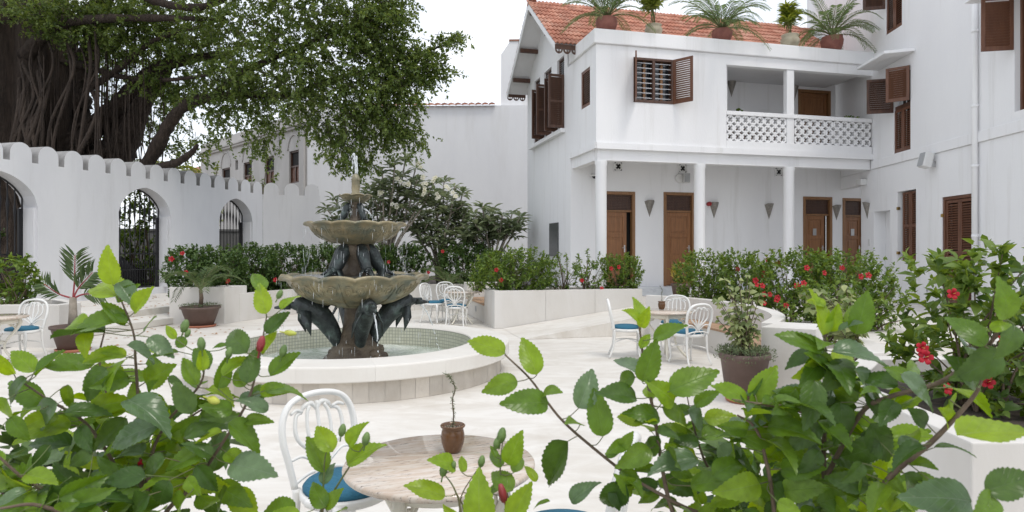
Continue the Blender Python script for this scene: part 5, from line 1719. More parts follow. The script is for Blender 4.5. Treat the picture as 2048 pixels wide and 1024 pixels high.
limb([(160,60,21.5),(260,-60,21),(420,-160,20),(640,-200,19)], [.3,.25,.2,.1])
limb([(240,300,22),(268,250,21.9),(290,200,21.7),(330,150,21.4),(345,90,21)], [.5,.34,.26,.18,.12], strands=3)
# hanging roots
hr = MB()
for k in range(85):
    px = random.choice([random.uniform(-20,175), random.uniform(180,330), random.uniform(60,260)])
    y0 = random.uniform(20,220); y1 = random.uniform(250,330)
    Y = random.uniform(20.0,22.0)
    if 130 < px < 185 and random.random() < .7: continue
    r = random.choice([.010,.012,.015,.02,.03])
    y1 = 345
    if px > 235 and r > .02: continue
    hr.tube(bez([at(px,y0,Y), at(px+random.uniform(-8,8),(y0+y1)/2,Y), at(px+random.uniform(-14,14),y1,Y+.2)],5), r, 5, cap=False)
for k in range(20):   # oblique strands wrapped round the trunks
    px = random.uniform(-10,190); y0 = random.uniform(60,200)
    hr.tube(bez([at(px,y0,20.6), at(px+random.uniform(-25,25),y0+70,20.3), at(px*.9+random.uniform(-30,20),y0+190,20.3), at(px*.8,420,20.4)],6), [.04,.05,.06,.07,.08][random.randrange(5)]*random.uniform(.4,1), 6, cap=False)
o = hr.build('hanging_roots', M['bark'], tree); o['kind'] = 'stuff'
# crown: (px, py, depth, rx px, ry px, twigs, hang)
blobs = [(470,40,19.2,120,60,150,.5),(600,30,18.8,120,70,210,.6),(720,40,18.6,110,70,210,.6),(560,120,19,130,65,190,.8),(690,130,18.8,120,70,210,.8),
 (640,200,19,110,55,150,1),(760,190,18.8,95,55,140,1),(730,250,19,80,45,100,1.2),(700,300,19,52,38,50,1.4),(655,262,19.2,52,30,42,1.2),(800,262,18.9,56,22,40,1),(828,288,18.9,24,9,9,1),(770,235,18.9,75,40,70,1),(715,322,19.0,24,18,16,1.5),
 (845,118,19,50,26,52,.6),(882,86,19.1,30,18,24,.4),(905,72,19.1,18,10,9,.4),(860,150,19,48,16,36,.6),(885,140,19,22,14,10,.6),(800,120,18.9,62,48,90,.7),(780,20,18.6,55,45,80,.5),(745,75,18.6,80,55,120,.5),(790,160,18.8,70,40,90,.8),
 (500,215,19.8,80,44,52,1.0),(540,240,19.6,50,28,20,1.1),(505,282,19.8,26,20,10,1.4),(535,285,19.7,24,22,9,1.5),(440,245,20,46,34,18,1.2),(420,200,20.2,60,30,42,1),
 (330,30,20.6,120,46,190,.5),(220,22,20.9,100,44,150,.5),(120,20,20.2,70,30,60,.5),(180,75,21.2,70,40,60,.6),(300,170,20.8,50,26,34,.8),(240,60,20.4,70,30,60,.6),(110,60,20.2,50,26,34,.5),(350,195,20.9,40,26,30,.9),(50,20,19.8,60,26,40,.5),(250,100,21.6,60,40,60,.7),(400,90,20.5,100,46,150,.6),(300,80,21,90,44,110,.6),(380,160,21.4,80,40,100,.8),(470,150,20,90,46,100,.8),(520,180,19.8,90,40,90,.9),
 (270,150,23,60,50,70,.8),(205,130,23.5,40,50,40,.8),(230,220,24,60,50,70,.8),(330,210,23,60,45,60,.9),(125,75,23.5,60,50,36,.6),(350,280,21.5,50,40,26,1),(405,290,21,28,40,18,1),(80,180,24,60,90,40,.6),(180,260,24,80,50,40,.6),
 (20,10,20.5,80,40,36,.5),(300,250,23.5,70,50,40,.8),
 (420,-60,19,200,70,160,.4),(640,-60,18.6,200,70,200,.4),(150,-70,20,200,70,110,.4),(520,-170,19.5,300,80,160,.4),(780,-50,18.8,90,50,90,.4)]
B, Dd, Nn, LL = [], [], [], []
tw = MB()
for (px, py, Y, rx, ry, nt_, hang) in blobs:
    nt_ = int(nt_*1.35)
    c = at(px, py, Y); sx, sz_ = rx/F*Y, ry/F*Y; sy = min(1.8, (sx+sz_)*.5)
    u = unit(nt_)*(RNG.random(nt_)**.42)[:,None]
    P = np.array(c) + u*np.array([sx,sy,sz_])
    for i in range(nt_):
        k = int(RNG.integers(16,24))
        ln = RNG.uniform(.28,.62)
        d = np.array([RNG.normal()*.7+.35, RNG.normal()*.7-.15, -.42*hang + RNG.normal()*.30]); d /= np.linalg.norm(d)
        s_ = np.sort(RNG.random(k))
        pts = P[i] + d*(s_*ln)[:,None]; pts[:,2] -= .16*hang*s_**2
        B.append(pts + unit(k)*.015)
        dd = unit(k)*.85 + d*.5; dd[:,2] -= .35*hang
        Dd.append(dd); Nn.append(unit(k)*.6 + np.array([0,0,.7])); LL.append(RNG.uniform(.08,.13,k))
        if i % 3 == 0:
            tw.tube([P[i]-d*.25, P[i]+d*ln*.5, P[i]+d*ln-np.array([0,0,.12*hang])], [.008,.006,.002], 4, cap=False)
B = np.concatenate(B); Dd = np.concatenate(Dd); Nn = np.concatenate(Nn); LL = np.concatenate(LL)
foliage_mesh('crown', B, Dd, Nn, LL, LL*.55, M['leaf_tree'], tree, shape=4)
print('banyan leaves', len(B))
o = tw.build('twigs', M['bark'], tree); o['kind'] = 'stuff'

# small street trees and light green palm behind the wall
shrub('street_tree', 'bushy green tree across the street seen through the middle gate', (-14.5,25.3,0), (3.2,1.8,4.2), tips=260, per=18, leaf=.17, matl='leaf_hedge', cat='tree', stems=6, spread=.25, stemw=.05)
shrub('street_tree', 'green shrubbery seen through the nearest gateway', (-16.9,20.5,0), (3.0,2.0,3.0), tips=90, per=16, leaf=.15, matl='leaf_hedge_dark', cat='tree', stems=6, spread=.25, stemw=.05)
shrub('street_tree', 'small leafy tree rising above the last merlons before the grey building', (-10.4,27.0,0), (1.5,1.3,6.1), tips=60, per=15, leaf=.16, matl='leaf_tree', cat='tree', stems=4, spread=.22, stemw=.04)
shrub('street_tree', 'yellow green tree behind the wall below the arching limb', (-12.9,26.5,0), (2.3,1.6,6.4), tips=80, per=14, leaf=.16, matl='leaf_lime', cat='tree', stems=5, spread=.25, stemw=.05)
t = thing('fan_palm', 'bright green feathery palm behind the wall below the banyan limb', 'palm', (-13.2,25.0,0))
q = MB(); q.tube([(0,0,0),(.05,0,2.5),(0,0,4.6)], [.16,.13,.11], 10); q.build('trunk', M['twig_grey'], t)
palm_like(t, (0,0,4.6), 11, 1.9, (.3,1.0), .9, .55, .06, 'leaf_lime', n=18, seed=3)

# ================================================================== roof terrace pots
def roof_pot(px, pytop, pybot, wpx, pale, label, kind, seed):
    t_, _ = ft(px, pybot, .13); p = C0 + U*t_ + V*.13; z = 6.905
    k = p.y/F; r = wpx*k/2; h = (pybot-pytop)*k
    t = thing('roof_pot', label, 'potted plant', (p.x,p.y,z), 0, 'pots along the roof parapet')
    q = MB()
    if pale: prof = [(0,0),(r*.80,0),(r*.98,h*.35),(r*1.0,h*.62),(r*.82,h*.82),(r*.93,h*.97),(r*.93,h*1.0),(r*.80,h*.98),(r*.75,h*.86),(0,h*.86)]
    else: prof = [(0,0),(r*.74,0),(r*.93,h*.4),(r*1.0,h*.75),(r*.90,h*.96),(r*.92,h),(r*.82,h*.99),(r*.78,h*.88),(0,h*.88)]
    q.lathe(prof, 28); q.build('pot', M['pot_pale' if pale else 'pot_red'], t)
    if kind == 'cycad':
        q = MB(); q.lathe([(0,h*.86),(.13,h*.88),(.14,h*1.0),(.09,h*1.12),(0,h*1.15)], 12); q.build('trunk', M['twig'], t)
        palm_like(t, (0,0,h*1.08), 20, 1.32, (.80,1.6), .85, .22, .019, 'leaf_cycad', n=32, seed=seed)
        palm_like(t, (0,0,h*1.05), 7, 1.25, (.3,.6), .75, .21, .020, 'leaf_cycad', n=26, seed=seed+50)
    else:
        rr = random.Random(seed)
        for k2 in range(8):
            a = rr.uniform(0,6.28); hh = rr.uniform(.35,.85); b = (rr.uniform(-.1,.1), rr.uniform(-.1,.1))
            pts = [(b[0],b[1],h*.86),(b[0]+.06*math.cos(a),b[1]+.06*math.sin(a),h+hh*.5),(b[0]+.15*math.cos(a),b[1]+.15*math.sin(a),h+hh)]
            q = MB(); q.tube(pts, [.009,.008,.005], 5); o = q.build('stem', M['twig_green'], t)
            Bb, D2, N2, L2 = [], [], [], []
            for j in range(3 + int(hh*7)):
                u = 1 - j*.12
                c_ = Vector(pts[1]).lerp(Vector(pts[2]), max(0,u))
                for m_ in range(8):
                    aa = rr.uniform(0,6.28); Bb.append(tuple(c_)); D2.append((math.cos(aa), math.sin(aa), rr.uniform(-.2,.9))); N2.append((0,0,1)); L2.append(rr.uniform(.20,.34))
            foliage_mesh('leaves', Bb, D2, N2, np.array(L2), np.array(L2)*.18, M['leaf_lime'], o)
    return t
roof_pot(1213, 31, 57, 44, False, 'red clay pot with a spreading cycad at the parapet corner', 'cycad', 11)
roof_pot(1307, 46, 67, 35, True, 'pale weathered pot with an upright leafy plant, next to the corner cycad', 'lady', 12)
roof_pot(1444, 56, 79, 41, False, 'red clay pot with the middle cycad of the parapet', 'cycad', 13)
roof_pot(1580, 67, 92, 36, True, 'pale weathered pot with a bamboo-like plant left of the last cycad', 'lady', 14)
roof_pot(1664, 72, 100, 43, False, 'red clay pot with the cycad nearest the side wing', 'cycad', 15)
# balcony greenery
def bal(px, py, w): 
    t_, z = ft(px, py, w); p = C0+U*t_+V*w; return Vector((p.x,p.y,4.21))
for (px, w, hh, lab, sd) in ((1462,1.1,1.05,'leafy pot plant at the left end of the balcony',1),(1714,.7,.98,'pot plant with round leaves at the right end of the balcony',2)):
    p = bal(px,220,w)
    t = thing('balcony_plant', lab, 'potted plant', p)
    q = MB(); q.lathe([(0,0),(.14,0),(.19,.3),(.20,.34),(.17,.34),(.16,.29),(0,.29)], 20); q.build('pot', M['pot_brown'], t)
    for k in range(5):
        a = k*1.3+sd; x, y = .13*math.cos(a), .08*math.sin(a)
        q = MB(); q.tube([(0,0,.29),(x*.6,y*.6,.7),(x*1.9,y,hh+.12*math.sin(k*2))], [.008,.007,.004], 5); o = q.build('stem', M['twig_green'], t)
        n = 16; Bb = np.array([(x*1.9,y,hh+.12*math.sin(k*2))]) + unit(n)*np.array([.09,.06,.06]); foliage_mesh('leaves', Bb, unit(n)+np.array([0,-.2,.3]), unit(n)+np.array([0,-.8,.6]), .085, .075, M['leaf_hedge'], o)

# dark timber bench on the balcony, seen through the pierced blocks
bb_ = thing('balcony_bench', 'dark timber bench on the balcony behind the pierced blocks', 'bench', (C0.x,C0.y,0), HA)
q = MB(); q.bx(bo0+.8,T_END-.9,.9,1.3,4.62,4.67); q.build('seat', M['wood_red'], bb_)
q = MB(); q.bx(bo0+.8,T_END-.9,1.3,1.34,4.68,5.0); q.build('backrest', M['wood_red'], bb_)
for x in (bo0+.9, bo0+2.2, T_END-1.0):
    q = MB(); q.bx(x,x+.08,.92,1.28,4.205,4.618); q.build('leg', M['wood_red'], bb_)

# ================================================================== hedges
def hp(px, py, Y): return at(px, py, Y)
HG = 'hibiscus bushes along the planters'
SO = .69
def bush(px, Y, ytop, wpx, base, label, d=.8, matl='leaf_hedge', tips=None, leaf=.075, flowers=(), cat='bush', name='hibiscus_bush', **kw):
    x = (px-1024)/F*Y; ztop = CAMZ-(ytop-HOR)/F*Y; w = wpx*Y/F
    fl_ = [tuple(at(fx, fy, Y-d*.46)) for (fx, fy) in flowers]
    h = ztop - base
    if tips is None: tips = int(135*w*h/ .8) + 30
    return shrub(name, label, (x,Y,base), (w,d,h), 0, tips=tips, leaf=leaf, matl=matl, cat=cat, group=kw.pop('group', HG), flowers=fl_, **kw)
# on the long white planter
bush(1028,14.25,494,180,SO,'rounded bright green bush at the left end of the long white planter', d=.95, flowers=[(1002,560),(993,540)])
bush(1130,14.5,505,92,SO,'loose see-through bush in the middle of the long planter', d=.8, tips=42, fill=.8, flowers=[(1164,561)])
bush(1178,14.6,502,80,SO,'bush in the long planter with a red bloom at its foot', d=.8, tips=52, flowers=[(1203,577)])
bush(1243,14.75,507,92,SO,'bush at the right end of the long planter before the first door', d=.85, flowers=[(1237,534),(1222,537)])
# behind the curved bench
bush(1410,12.6,497,120,.50,'dense bush behind the curved bench, nearest the croton pot', d=1.1, flowers=[(1475,538)])
bush(1490,11.9,500,130,.50,'bush behind the middle of the curved bench with scattered red blooms', d=1.2, flowers=[(1534,520),(1556,527),(1527,541),(1527,552)])
bush(1590,10.9,496,170,.46,'tall bush behind the bench with many drooping red blooms', d=1.3, flowers=[(1511,561),(1512,569),(1524,572),(1527,588),(1539,589),(1554,600),(1572,611),(1528,607),(1555,595)])
bush(1690,10.3,497,190,.43,'wide bush at the open terrace end of the curved bed', d=1.4, flowers=[(1613,536),(1684,536),(1721,553),(1607,567),(1594,571),(1736,551),(1648,546)])
bush(1755,9.9,545,130,.42,'low spreading bush leaning over the terrace floor', d=1.0, tips=42, leaf=.08, fill=.9)
bush(1655,8.35,560,170,.44,'leafy bush overhanging the bench end pier', d=.9, tips=70, flowers=[(1553,661)])
# bed behind the fountain
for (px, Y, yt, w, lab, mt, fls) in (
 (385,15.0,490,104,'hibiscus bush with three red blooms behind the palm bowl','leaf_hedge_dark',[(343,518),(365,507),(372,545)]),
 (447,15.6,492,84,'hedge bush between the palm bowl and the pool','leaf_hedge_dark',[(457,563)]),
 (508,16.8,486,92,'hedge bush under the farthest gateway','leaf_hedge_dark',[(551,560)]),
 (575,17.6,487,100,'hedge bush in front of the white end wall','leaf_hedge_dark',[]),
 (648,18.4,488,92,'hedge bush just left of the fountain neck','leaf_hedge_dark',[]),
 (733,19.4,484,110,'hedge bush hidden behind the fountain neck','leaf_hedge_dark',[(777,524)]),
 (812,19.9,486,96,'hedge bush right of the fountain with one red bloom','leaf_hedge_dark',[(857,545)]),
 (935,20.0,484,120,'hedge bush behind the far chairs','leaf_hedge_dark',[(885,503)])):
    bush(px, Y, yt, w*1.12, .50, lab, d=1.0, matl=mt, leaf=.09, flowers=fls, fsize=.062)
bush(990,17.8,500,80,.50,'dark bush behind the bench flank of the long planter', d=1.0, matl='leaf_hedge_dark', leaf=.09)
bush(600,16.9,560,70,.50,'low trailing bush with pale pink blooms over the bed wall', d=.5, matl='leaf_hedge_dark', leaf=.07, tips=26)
bush(958,15.8,548,44,.62,'small bush tucked behind the bench niche', d=.6, leaf=.07, tips=30)
# leafy shrub by the first gate
bush(38,11.4,500,82,.62,'leafy glossy shrub in the block planter by the nearest gate', d=.7, matl='leaf_hedge', leaf=.11, tips=62, group=None, name='leafy_shrub', cat='shrub', spread=.10)
bush(10,11.2,590,70,.62,'low mat of small leaves at the foot of the leafy shrub', d=.4, matl='leaf_hedge', leaf=.05, tips=24, group=None, name='ground_plant', cat='plant')
# croton pot by the second door
p = at(1362,584,15.9); p.z = TER
t = thing('croton_pot', 'dark planter with a yellow green croton in front of the second door', 'potted plant', p)
q = MB(); q.lathe([(0,0),(.17,0),(.23,.35),(.245,.36),(.245,.41),(.21,.41),(.20,.36),(0,.36)], 24); q.build('pot', M['pot_brown'], t)
n = 90; Bb = np.array([[0,0,.42]]) + unit(n)*np.array([.20,.20,.22]) + np.array([0,0,.2])
foliage_mesh('leaves', Bb, unit(n)*.7+np.array([0,0,.8]), unit(n)+np.array([0,-.5,.8]), RNG.uniform(.13,.22,n), .055, M['leaf_croton'], t)
q = MB()
for k in range(4): q.tube([(0,0,.36),(.05*math.cos(k*1.6),.05*math.sin(k*1.6),.75)], [.012,.007], 5)
q.build('stem', M['twig'], t)
q = MB(); q.bx(-.26,.34,-.10,.10,0,.34, M=Matrix.Rotation(HA,4,'Z')); pp = at(1398,590,13.6); o = q.build('pier', M['plaster_warm'], None, (pp.x,pp.y,TER), bevel=.01)
tag(o, 'low white pier beside the croton planter', 'pier')

# ================================================================== frangipani behind the fountain
def frangipani(px, Y, lab, heads, seed, basez=.5):
    x = (px-1024)/F*Y
    t = thing('frangipani', lab, 'tree', (x,Y,basez), 0, 'frangipani bushes before the blank wall')
    rr = random.Random(seed); B, Dd, Nn, LL = [], [], [], []
    for (hx, hy) in heads:
        dep = rr.uniform(-.7,.7); h = at(hx,hy,Y+dep) - Vector((x,Y,basez))
        q = MB()
        c = bez([(rr.uniform(-.1,.1),rr.uniform(-.1,.1),-.02),(h.x*.25,h.y*.3,h.z*.40),(h.x*.70,h.y*.7,h.z*.72),tuple(h)], 4)
        q.tube(c, lerp_list([.045,.035,.026,.020], len(c)), 6)
        side = Vector(c[8]); b2 = side + Vector((rr.uniform(-.45,.45), rr.uniform(-.4,.2), rr.uniform(.25,.5)))
        q.tube([side, (side+b2)/2+Vector((.04,0,.02)), b2], [.026,.022,.018], 6)
        q.build('branch', M['twig_grey'], t)
        mids = [h, h - Vector((rr.uniform(-.3,.3),rr.uniform(-.3,.3),rr.uniform(.15,.4))), b2, Vector(c[-3]), Vector(c[-5]) + Vector((rr.uniform(-.2,.2),rr.uniform(-.3,.1),rr.uniform(0,.2)))]
        for hd in mids:
            k = rr.randint(12,17)
            for i in range(k):
                a = 2*math.pi*i/k + rr.uniform(-.2,.2); el = rr.uniform(-.35,.75)
                dv = (math.cos(a), math.sin(a), el); B.append(tuple(Vector(hd) + Vector(dv)*.03 - Vector((0,0,rr.uniform(0,.08))))); Dd.append(dv)
                Nn.append((rr.uniform(-.3,.3), rr.uniform(-.3,.3), 1)); LL.append(rr.uniform(.24,.40))
    LL = np.array(LL); foliage_mesh('foliage', B, Dd, Nn, LL, LL*.36, M['leaf_plum'], t, droop=.15)
    return t
H1 = [(790,322),(812,312),(832,335),(765,345),(800,350),(758,362),(835,358),(780,380),(815,385),(750,395),(850,375),(870,362),(795,415),(765,430),(735,385),(700,400),(668,395),(655,420),(690,425),(720,440),(670,445)]
H2 = [(888,362),(910,372),(925,388),(870,385),(895,395),(915,410),(850,405),(875,425),(840,430),(905,440),(930,425),(820,440),(860,455),(890,465),(835,465)]
H3 = [(965,412),(985,418),(1005,428),(1025,425),(1040,432),(950,430),(975,440),(1000,450),(940,445),(960,465),(1020,445),(925,460),(900,480)]
f1 = frangipani(770,20.4,'tallest frangipani with white flowers behind the fountain top',H1,1)
f2 = frangipani(880,20.8,'middle frangipani with white flowers before the blank wall',H2,2)
f3 = frangipani(985,20.3,'lower frangipani with bare grey branches near the house corner',H3,3)
for (f, pts) in ((f1,[(838,330),(795,360),(812,368),(765,385),(788,412),(842,352)]),(f2,[(868,360),(895,375),(852,385),(872,393),(848,372),(910,390)])):
    for (fx, fy) in pts:
        for k in range(3):
            p = at(fx+random.uniform(-6,6), fy+random.uniform(-5,5), 19.6) - f.location
            make_flower(f, p, (random.uniform(-.6,.6),-1,.4), .075, 'blossom', 'petal_white')
# palm tuft at the house corner and ferny palm behind the chairs
t = thing('corner_palm', 'dark palm tuft against the corner of the house', 'palm', tuple(at(1046,520,20.0).xy)+(.5,))
palm_like(t, (0,0,.35), 13, 1.25, (.4,1.2), .7, .40, .04, 'leaf_palm', n=18, seed=5)
t = thing('ferny_palm', 'arching ferny palm in the bed behind the far chairs', 'palm', tuple(at(897,560,18.6).xy)+(.5,))
palm_like(t, (0,0,.15), 13, 1.05, (.5,1.25), .75, .20, .02, 'leaf_palm', n=24, seed=6)
t = thing('broad_leaf_plant', 'upright broad leaved plant below the lower frangipani', 'plant', tuple(at(1000,500,19.4).xy)+(.5,))
n = 16; a_ = RNG.uniform(0,6.28,n)
foliage_mesh('leaves', np.stack([.05*np.cos(a_),.05*np.sin(a_),np.full(n,.1)],1), np.stack([np.cos(a_)*.6,np.sin(a_)*.6,RNG.uniform(.6,1.3,n)],1), np.stack([-np.cos(a_),-np.sin(a_),np.full(n,.8)],1), RNG.uniform(.6,.9,n), .16, M['leaf_hedge'], t)
q = MB(); q.lathe([(.05,0),(.06,.1),(.03,.25)], 8); q.build('stem', M['twig_green'], t)
# climbing plant on the end wall
p = at(657,470,22.6)
shrub('climber', 'climbing plant on the return of the white end wall', (p.x,p.y,.5), (.5,.4,2.3), tips=34, per=12, leaf=.11, matl='leaf_hedge_dark', cat='plant', stems=3)

# ================================================================== potted plants in the court
def bowl_pot(loc, r, h, label, saucer=True, prof=None):
    t = thing('planter_pot', label, 'potted plant', loc)
    q = MB(); q.lathe(prof or [(0,.03),(r*.62,.03),(r*.92,h*.88),(r*1.0,h*.90),(r*1.0,h),(r*.93,h),(r*.90,h*.9),(0,h*.9)], 40); q.build('pot', M['pot_brown'], t)
    if saucer:
        q = MB(); q.lathe([(0,.005),(r*.72,.005),(r*.78,.045),(r*.73,.05),(r*.70,.03),(0,.03)], 36); q.build('saucer', M['saucer'], t)
    q = MB(); q.lathe([(0,h*.93),(r*.89,h*.91)], 20); q.build('soil', M['soil'], t)
    return t
def trailing(t, r, h, n, over=.10):
    a = RNG.uniform(0,6.28,n); rr = r*RNG.uniform(.35,1.18,n)
    z = h + .05*RNG.random(n) - over*np.clip((rr/r-.92)*3,0,1.2)*RNG.random(n)
    foliage_mesh('ground_cover', np.stack([rr*np.cos(a),rr*np.sin(a),z],1), unit(n)+np.array([0,0,.7]), unit(n)+np.array([0,0,.8]), RNG.uniform(.025,.05,n), .012, M['leaf_ground'], t)
p = on_level(401,650,0)
p.y = 13.98; p.x = (401-1024)/F*p.y
t = bowl_pot(p, .41, .44, 'wide brown bowl with a small palm in front of the pale block planter')
trailing(t, .37, .45, 420, .06)
q = MB(); q.tube([(0,0,.4),(.02,0,.62),(.0,0,.80)], [.05,.045,.035], 8); q.build('trunk', M['twig'], t)
palm_like(t, (0,0,.80), 11, .92, (.8,1.6), 1.0, .24, .020, 'leaf_palm', n=22, seed=8)
p = at(146,660,10.6)
t = bowl_pot((p.x,p.y,0), .33, .42, 'dark pot with a young feather palm with reddish stalks beside the white block', saucer=True)
q = MB(); q.tube([(0,0,.38),(.0,0,.62),(-.0,0,.88)], [.075,.06,.05], 10); q.build('trunk', M['twig_grey'], t)
def stalk(pts, rad, matn): 
    q = MB(); c = bez(pts, 5); q.tube(c, lerp_list(rad, len(c)), 6); return q.build('leaf_stalk', M[matn], t), c
k_ = 10.6/F
for (ex, ey, mx_, my_, nl, ll, ev) in ((150,510,149,560,17,.26,(-.35,0,.9)),(185,545,158,575,18,.24,(.55,0,.7)),(88,568,118,588,10,.22,(-.8,0,.15)),(205,590,170,588,10,.18,(.9,0,-.1))):
    P0 = Vector((0,0,.86)); Pm = at(mx_,my_,10.6)-Vector((p.x,p.y,0)); Pe = at(ex,ey,10.55)-Vector((p.x,p.y,0))
    o, c = stalk([P0,Pm,Pe],[.016,.012,.006],'bud_red')
    acc = [[],[],[],[],[]]; tip = Pe + Vector(ev)*.12; 
    for i in range(nl):
        u = .45+.55*i/(nl-1); f = u*(len(c)-1); a0 = int(min(len(c)-2,f)); pt = c[a0].lerp(c[a0+1], f-a0); tg = (c[a0+1]-c[a0]).normalized()
        sd = tg.cross(Vector((0,-1,0))).normalized()
        for sg in (-1,1):
            acc[0].append(tuple(pt)); acc[1].append(tuple(tg*.8+sd*sg*.75+Vector((0,random.uniform(-.4,.2),-.1)))); acc[2].append((random.uniform(-.3,.3),-1,.4)); acc[3].append(1.25*ll*(1.1-.5*abs(u-.7)*2)); acc[4].append(.036)
    flush_fronds('leaflets', acc, M['leaf_palm'], o)
# variegated shrub in the big brown pot
p = on_level(1490,800,0); p.y += .12
Vp = Vector((2.54,7.1,0))
t = bowl_pot(Vp, .27, .53, 'large brown pot with a loose variegated shrub beside the bench end', prof=[(0,.04),(.195,.04),(.252,.46),(.272,.47),(.272,.53),(.25,.53),(.24,.48),(0,.48)])
trailing(t, .28, .54, 900, .20)
rr = random.Random(9); B, Dd, Nn, LL = [], [], [], []
heads = [(1478,560),(1460,575),(1500,572),(1440,600),(1470,600),(1505,600),(1520,590),(1455,625),(1490,625),(1515,630),(1432,635),(1470,650),(1500,655),(1515,660),(1480,675),(1435,600),(1450,560),(1495,550),(1480,690)]
for (hx, hy) in heads:
    h = at(hx,hy,Vp.y+rr.uniform(-.22,.22)) - Vp
    q = MB(); c = bez([(rr.uniform(-.07,.07),rr.uniform(-.06,.06),.46),(h.x*.35,h.y*.4,.46+(h.z-.46)*.5),tuple(h)],5); q.tube(c, lerp_list([.009,.006,.003],len(c)), 5); q.build('stem', M['twig'], t)
    for cc in c[3:]:
        for k in range(rr.randint(2,4)):
            a = rr.uniform(0,6.28); B.append(tuple(cc)); Dd.append((math.cos(a),math.sin(a),rr.uniform(-.7,.4))); Nn.append((math.cos(a)*.6,-.5,.7)); LL.append(rr.uniform(.055,.095))
LL = np.array(LL); foliage_mesh('foliage', B, Dd, Nn, LL, LL*.75, M['leaf_var'], t, droop=.2)
# second variegated plant near the bench end, rising behind the foreground hibiscus
Vq = Vector((3.35,6.3,0))
t = bowl_pot(Vq, .28, .5, 'brown pot with a taller pale variegated shrub mostly behind the foreground leaves')
rr = random.Random(19); B, Dd, Nn, LL = [], [], [], []
for (hx, hy) in [(1690,570),(1640,585),(1610,590),(1660,600),(1700,600),(1625,620),(1680,630),(1720,620),(1650,650),(1705,660),(1760,840),(1810,860),(1790,810),(1820,830)]:
    dep = Vq.y + rr.uniform(-.25,.25); h = at(hx,hy,dep) - Vq
    q = MB(); c = bez([(rr.uniform(-.07,.07),rr.uniform(-.06,.06),.44),(h.x*.35,h.y*.4,.44+(h.z-.44)*.5+.1),tuple(h)],5); q.tube(c, lerp_list([.009,.006,.003],len(c)), 5); q.build('stem', M['twig'], t)
    for cc in c[4:]:
        for k in range(rr.randint(2,4)):
            a = rr.uniform(0,6.28); B.append(tuple(cc)); Dd.append((math.cos(a),math.sin(a),rr.uniform(-.7,.4))); Nn.append((math.cos(a)*.6,-.5,.7)); LL.append(rr.uniform(.07,.12))
LL = np.array(LL); foliage_mesh('foliage', B, Dd, Nn, LL, LL*.68, M['leaf_var'], t, droop=.2)
# table pots
for (loc, sc, lab, sd) in ((Vector((-.272,2.985,.7245)),.84,'glazed brown pot with one wispy succulent stem on the near table',3),(Vector((2.33,10.12,.7245)),.86,'small brown pot on the table by the curved bench',4)):
    t, st = glazed_pot(loc, sc, lab, sd)
    n = 190; ii = RNG.integers(0,len(st)-1,n); fr_ = RNG.random(n)
    Bb = np.array([tuple(st[i].lerp(st[i+1],f)) for i,f in zip(ii,fr_)]); keep = (Bb[:,2] < .22*sc) | (RNG.random(n) < .75)
    foliage_mesh('leaves', Bb[keep], unit(keep.sum())+np.array([0,0,.3]), unit(keep.sum()), RNG.uniform(.010,.022,keep.sum()), .0035, M['leaf_ground'], t)
# fallen leaves on the walk, the steps and round the pool
B, Dd, Nn = [], [], []
for k in range(330):
    u = random.random()
    if u < .5: pt = wpt(random.uniform(-2,6.5), random.uniform(.3,3.4), WALK+.004)
    elif u < .62: pt = wpt(random.uniform(-2,2), random.uniform(3.5,4.35), WALK/2+.006)
    else: pt = Vector((random.uniform(-7.6,-3.2), random.uniform(9.2,14.2), .006))
    if (pt.xy - FC.xy).length < 2.2: continue
    B.append(tuple(pt)); a = random.uniform(0,6.28); Dd.append((math.cos(a),math.sin(a),.05)); Nn.append((random.uniform(-.3,.3),random.uniform(-.3,.3),1))
foliage_mesh('fallen_leaves', B, Dd, Nn, RNG.uniform(.05,.10,len(B)), .04, M['fallen'], None, fold=.1)
o = bpy.data.objects['fallen_leaves']; o['label'] = 'yellow brown fallen leaves scattered on the pale walk and court'
# small wall intercom near the gate
ip, iz = hit(168,575,wpt(0,0),wd)
t = thing('wall_outlet', 'small white outlet box with a dark round lens on the gate wall', 'outlet', wpt(ip,0,iz), wall_ang)
q = MB(); q.bx(-.10,.10,-.05,-.001,-.20,.20); q.build('box', M['plastic_white'], t, bevel=.01)
q = MB(); q.lathe([(0,0),(.055,0),(.055,.05),(.04,.06),(0,.06)], 16); o = q.build('lens', M['lens'], t, (0,-.05,.07)); o.rotation_euler = (R(90),0,0)
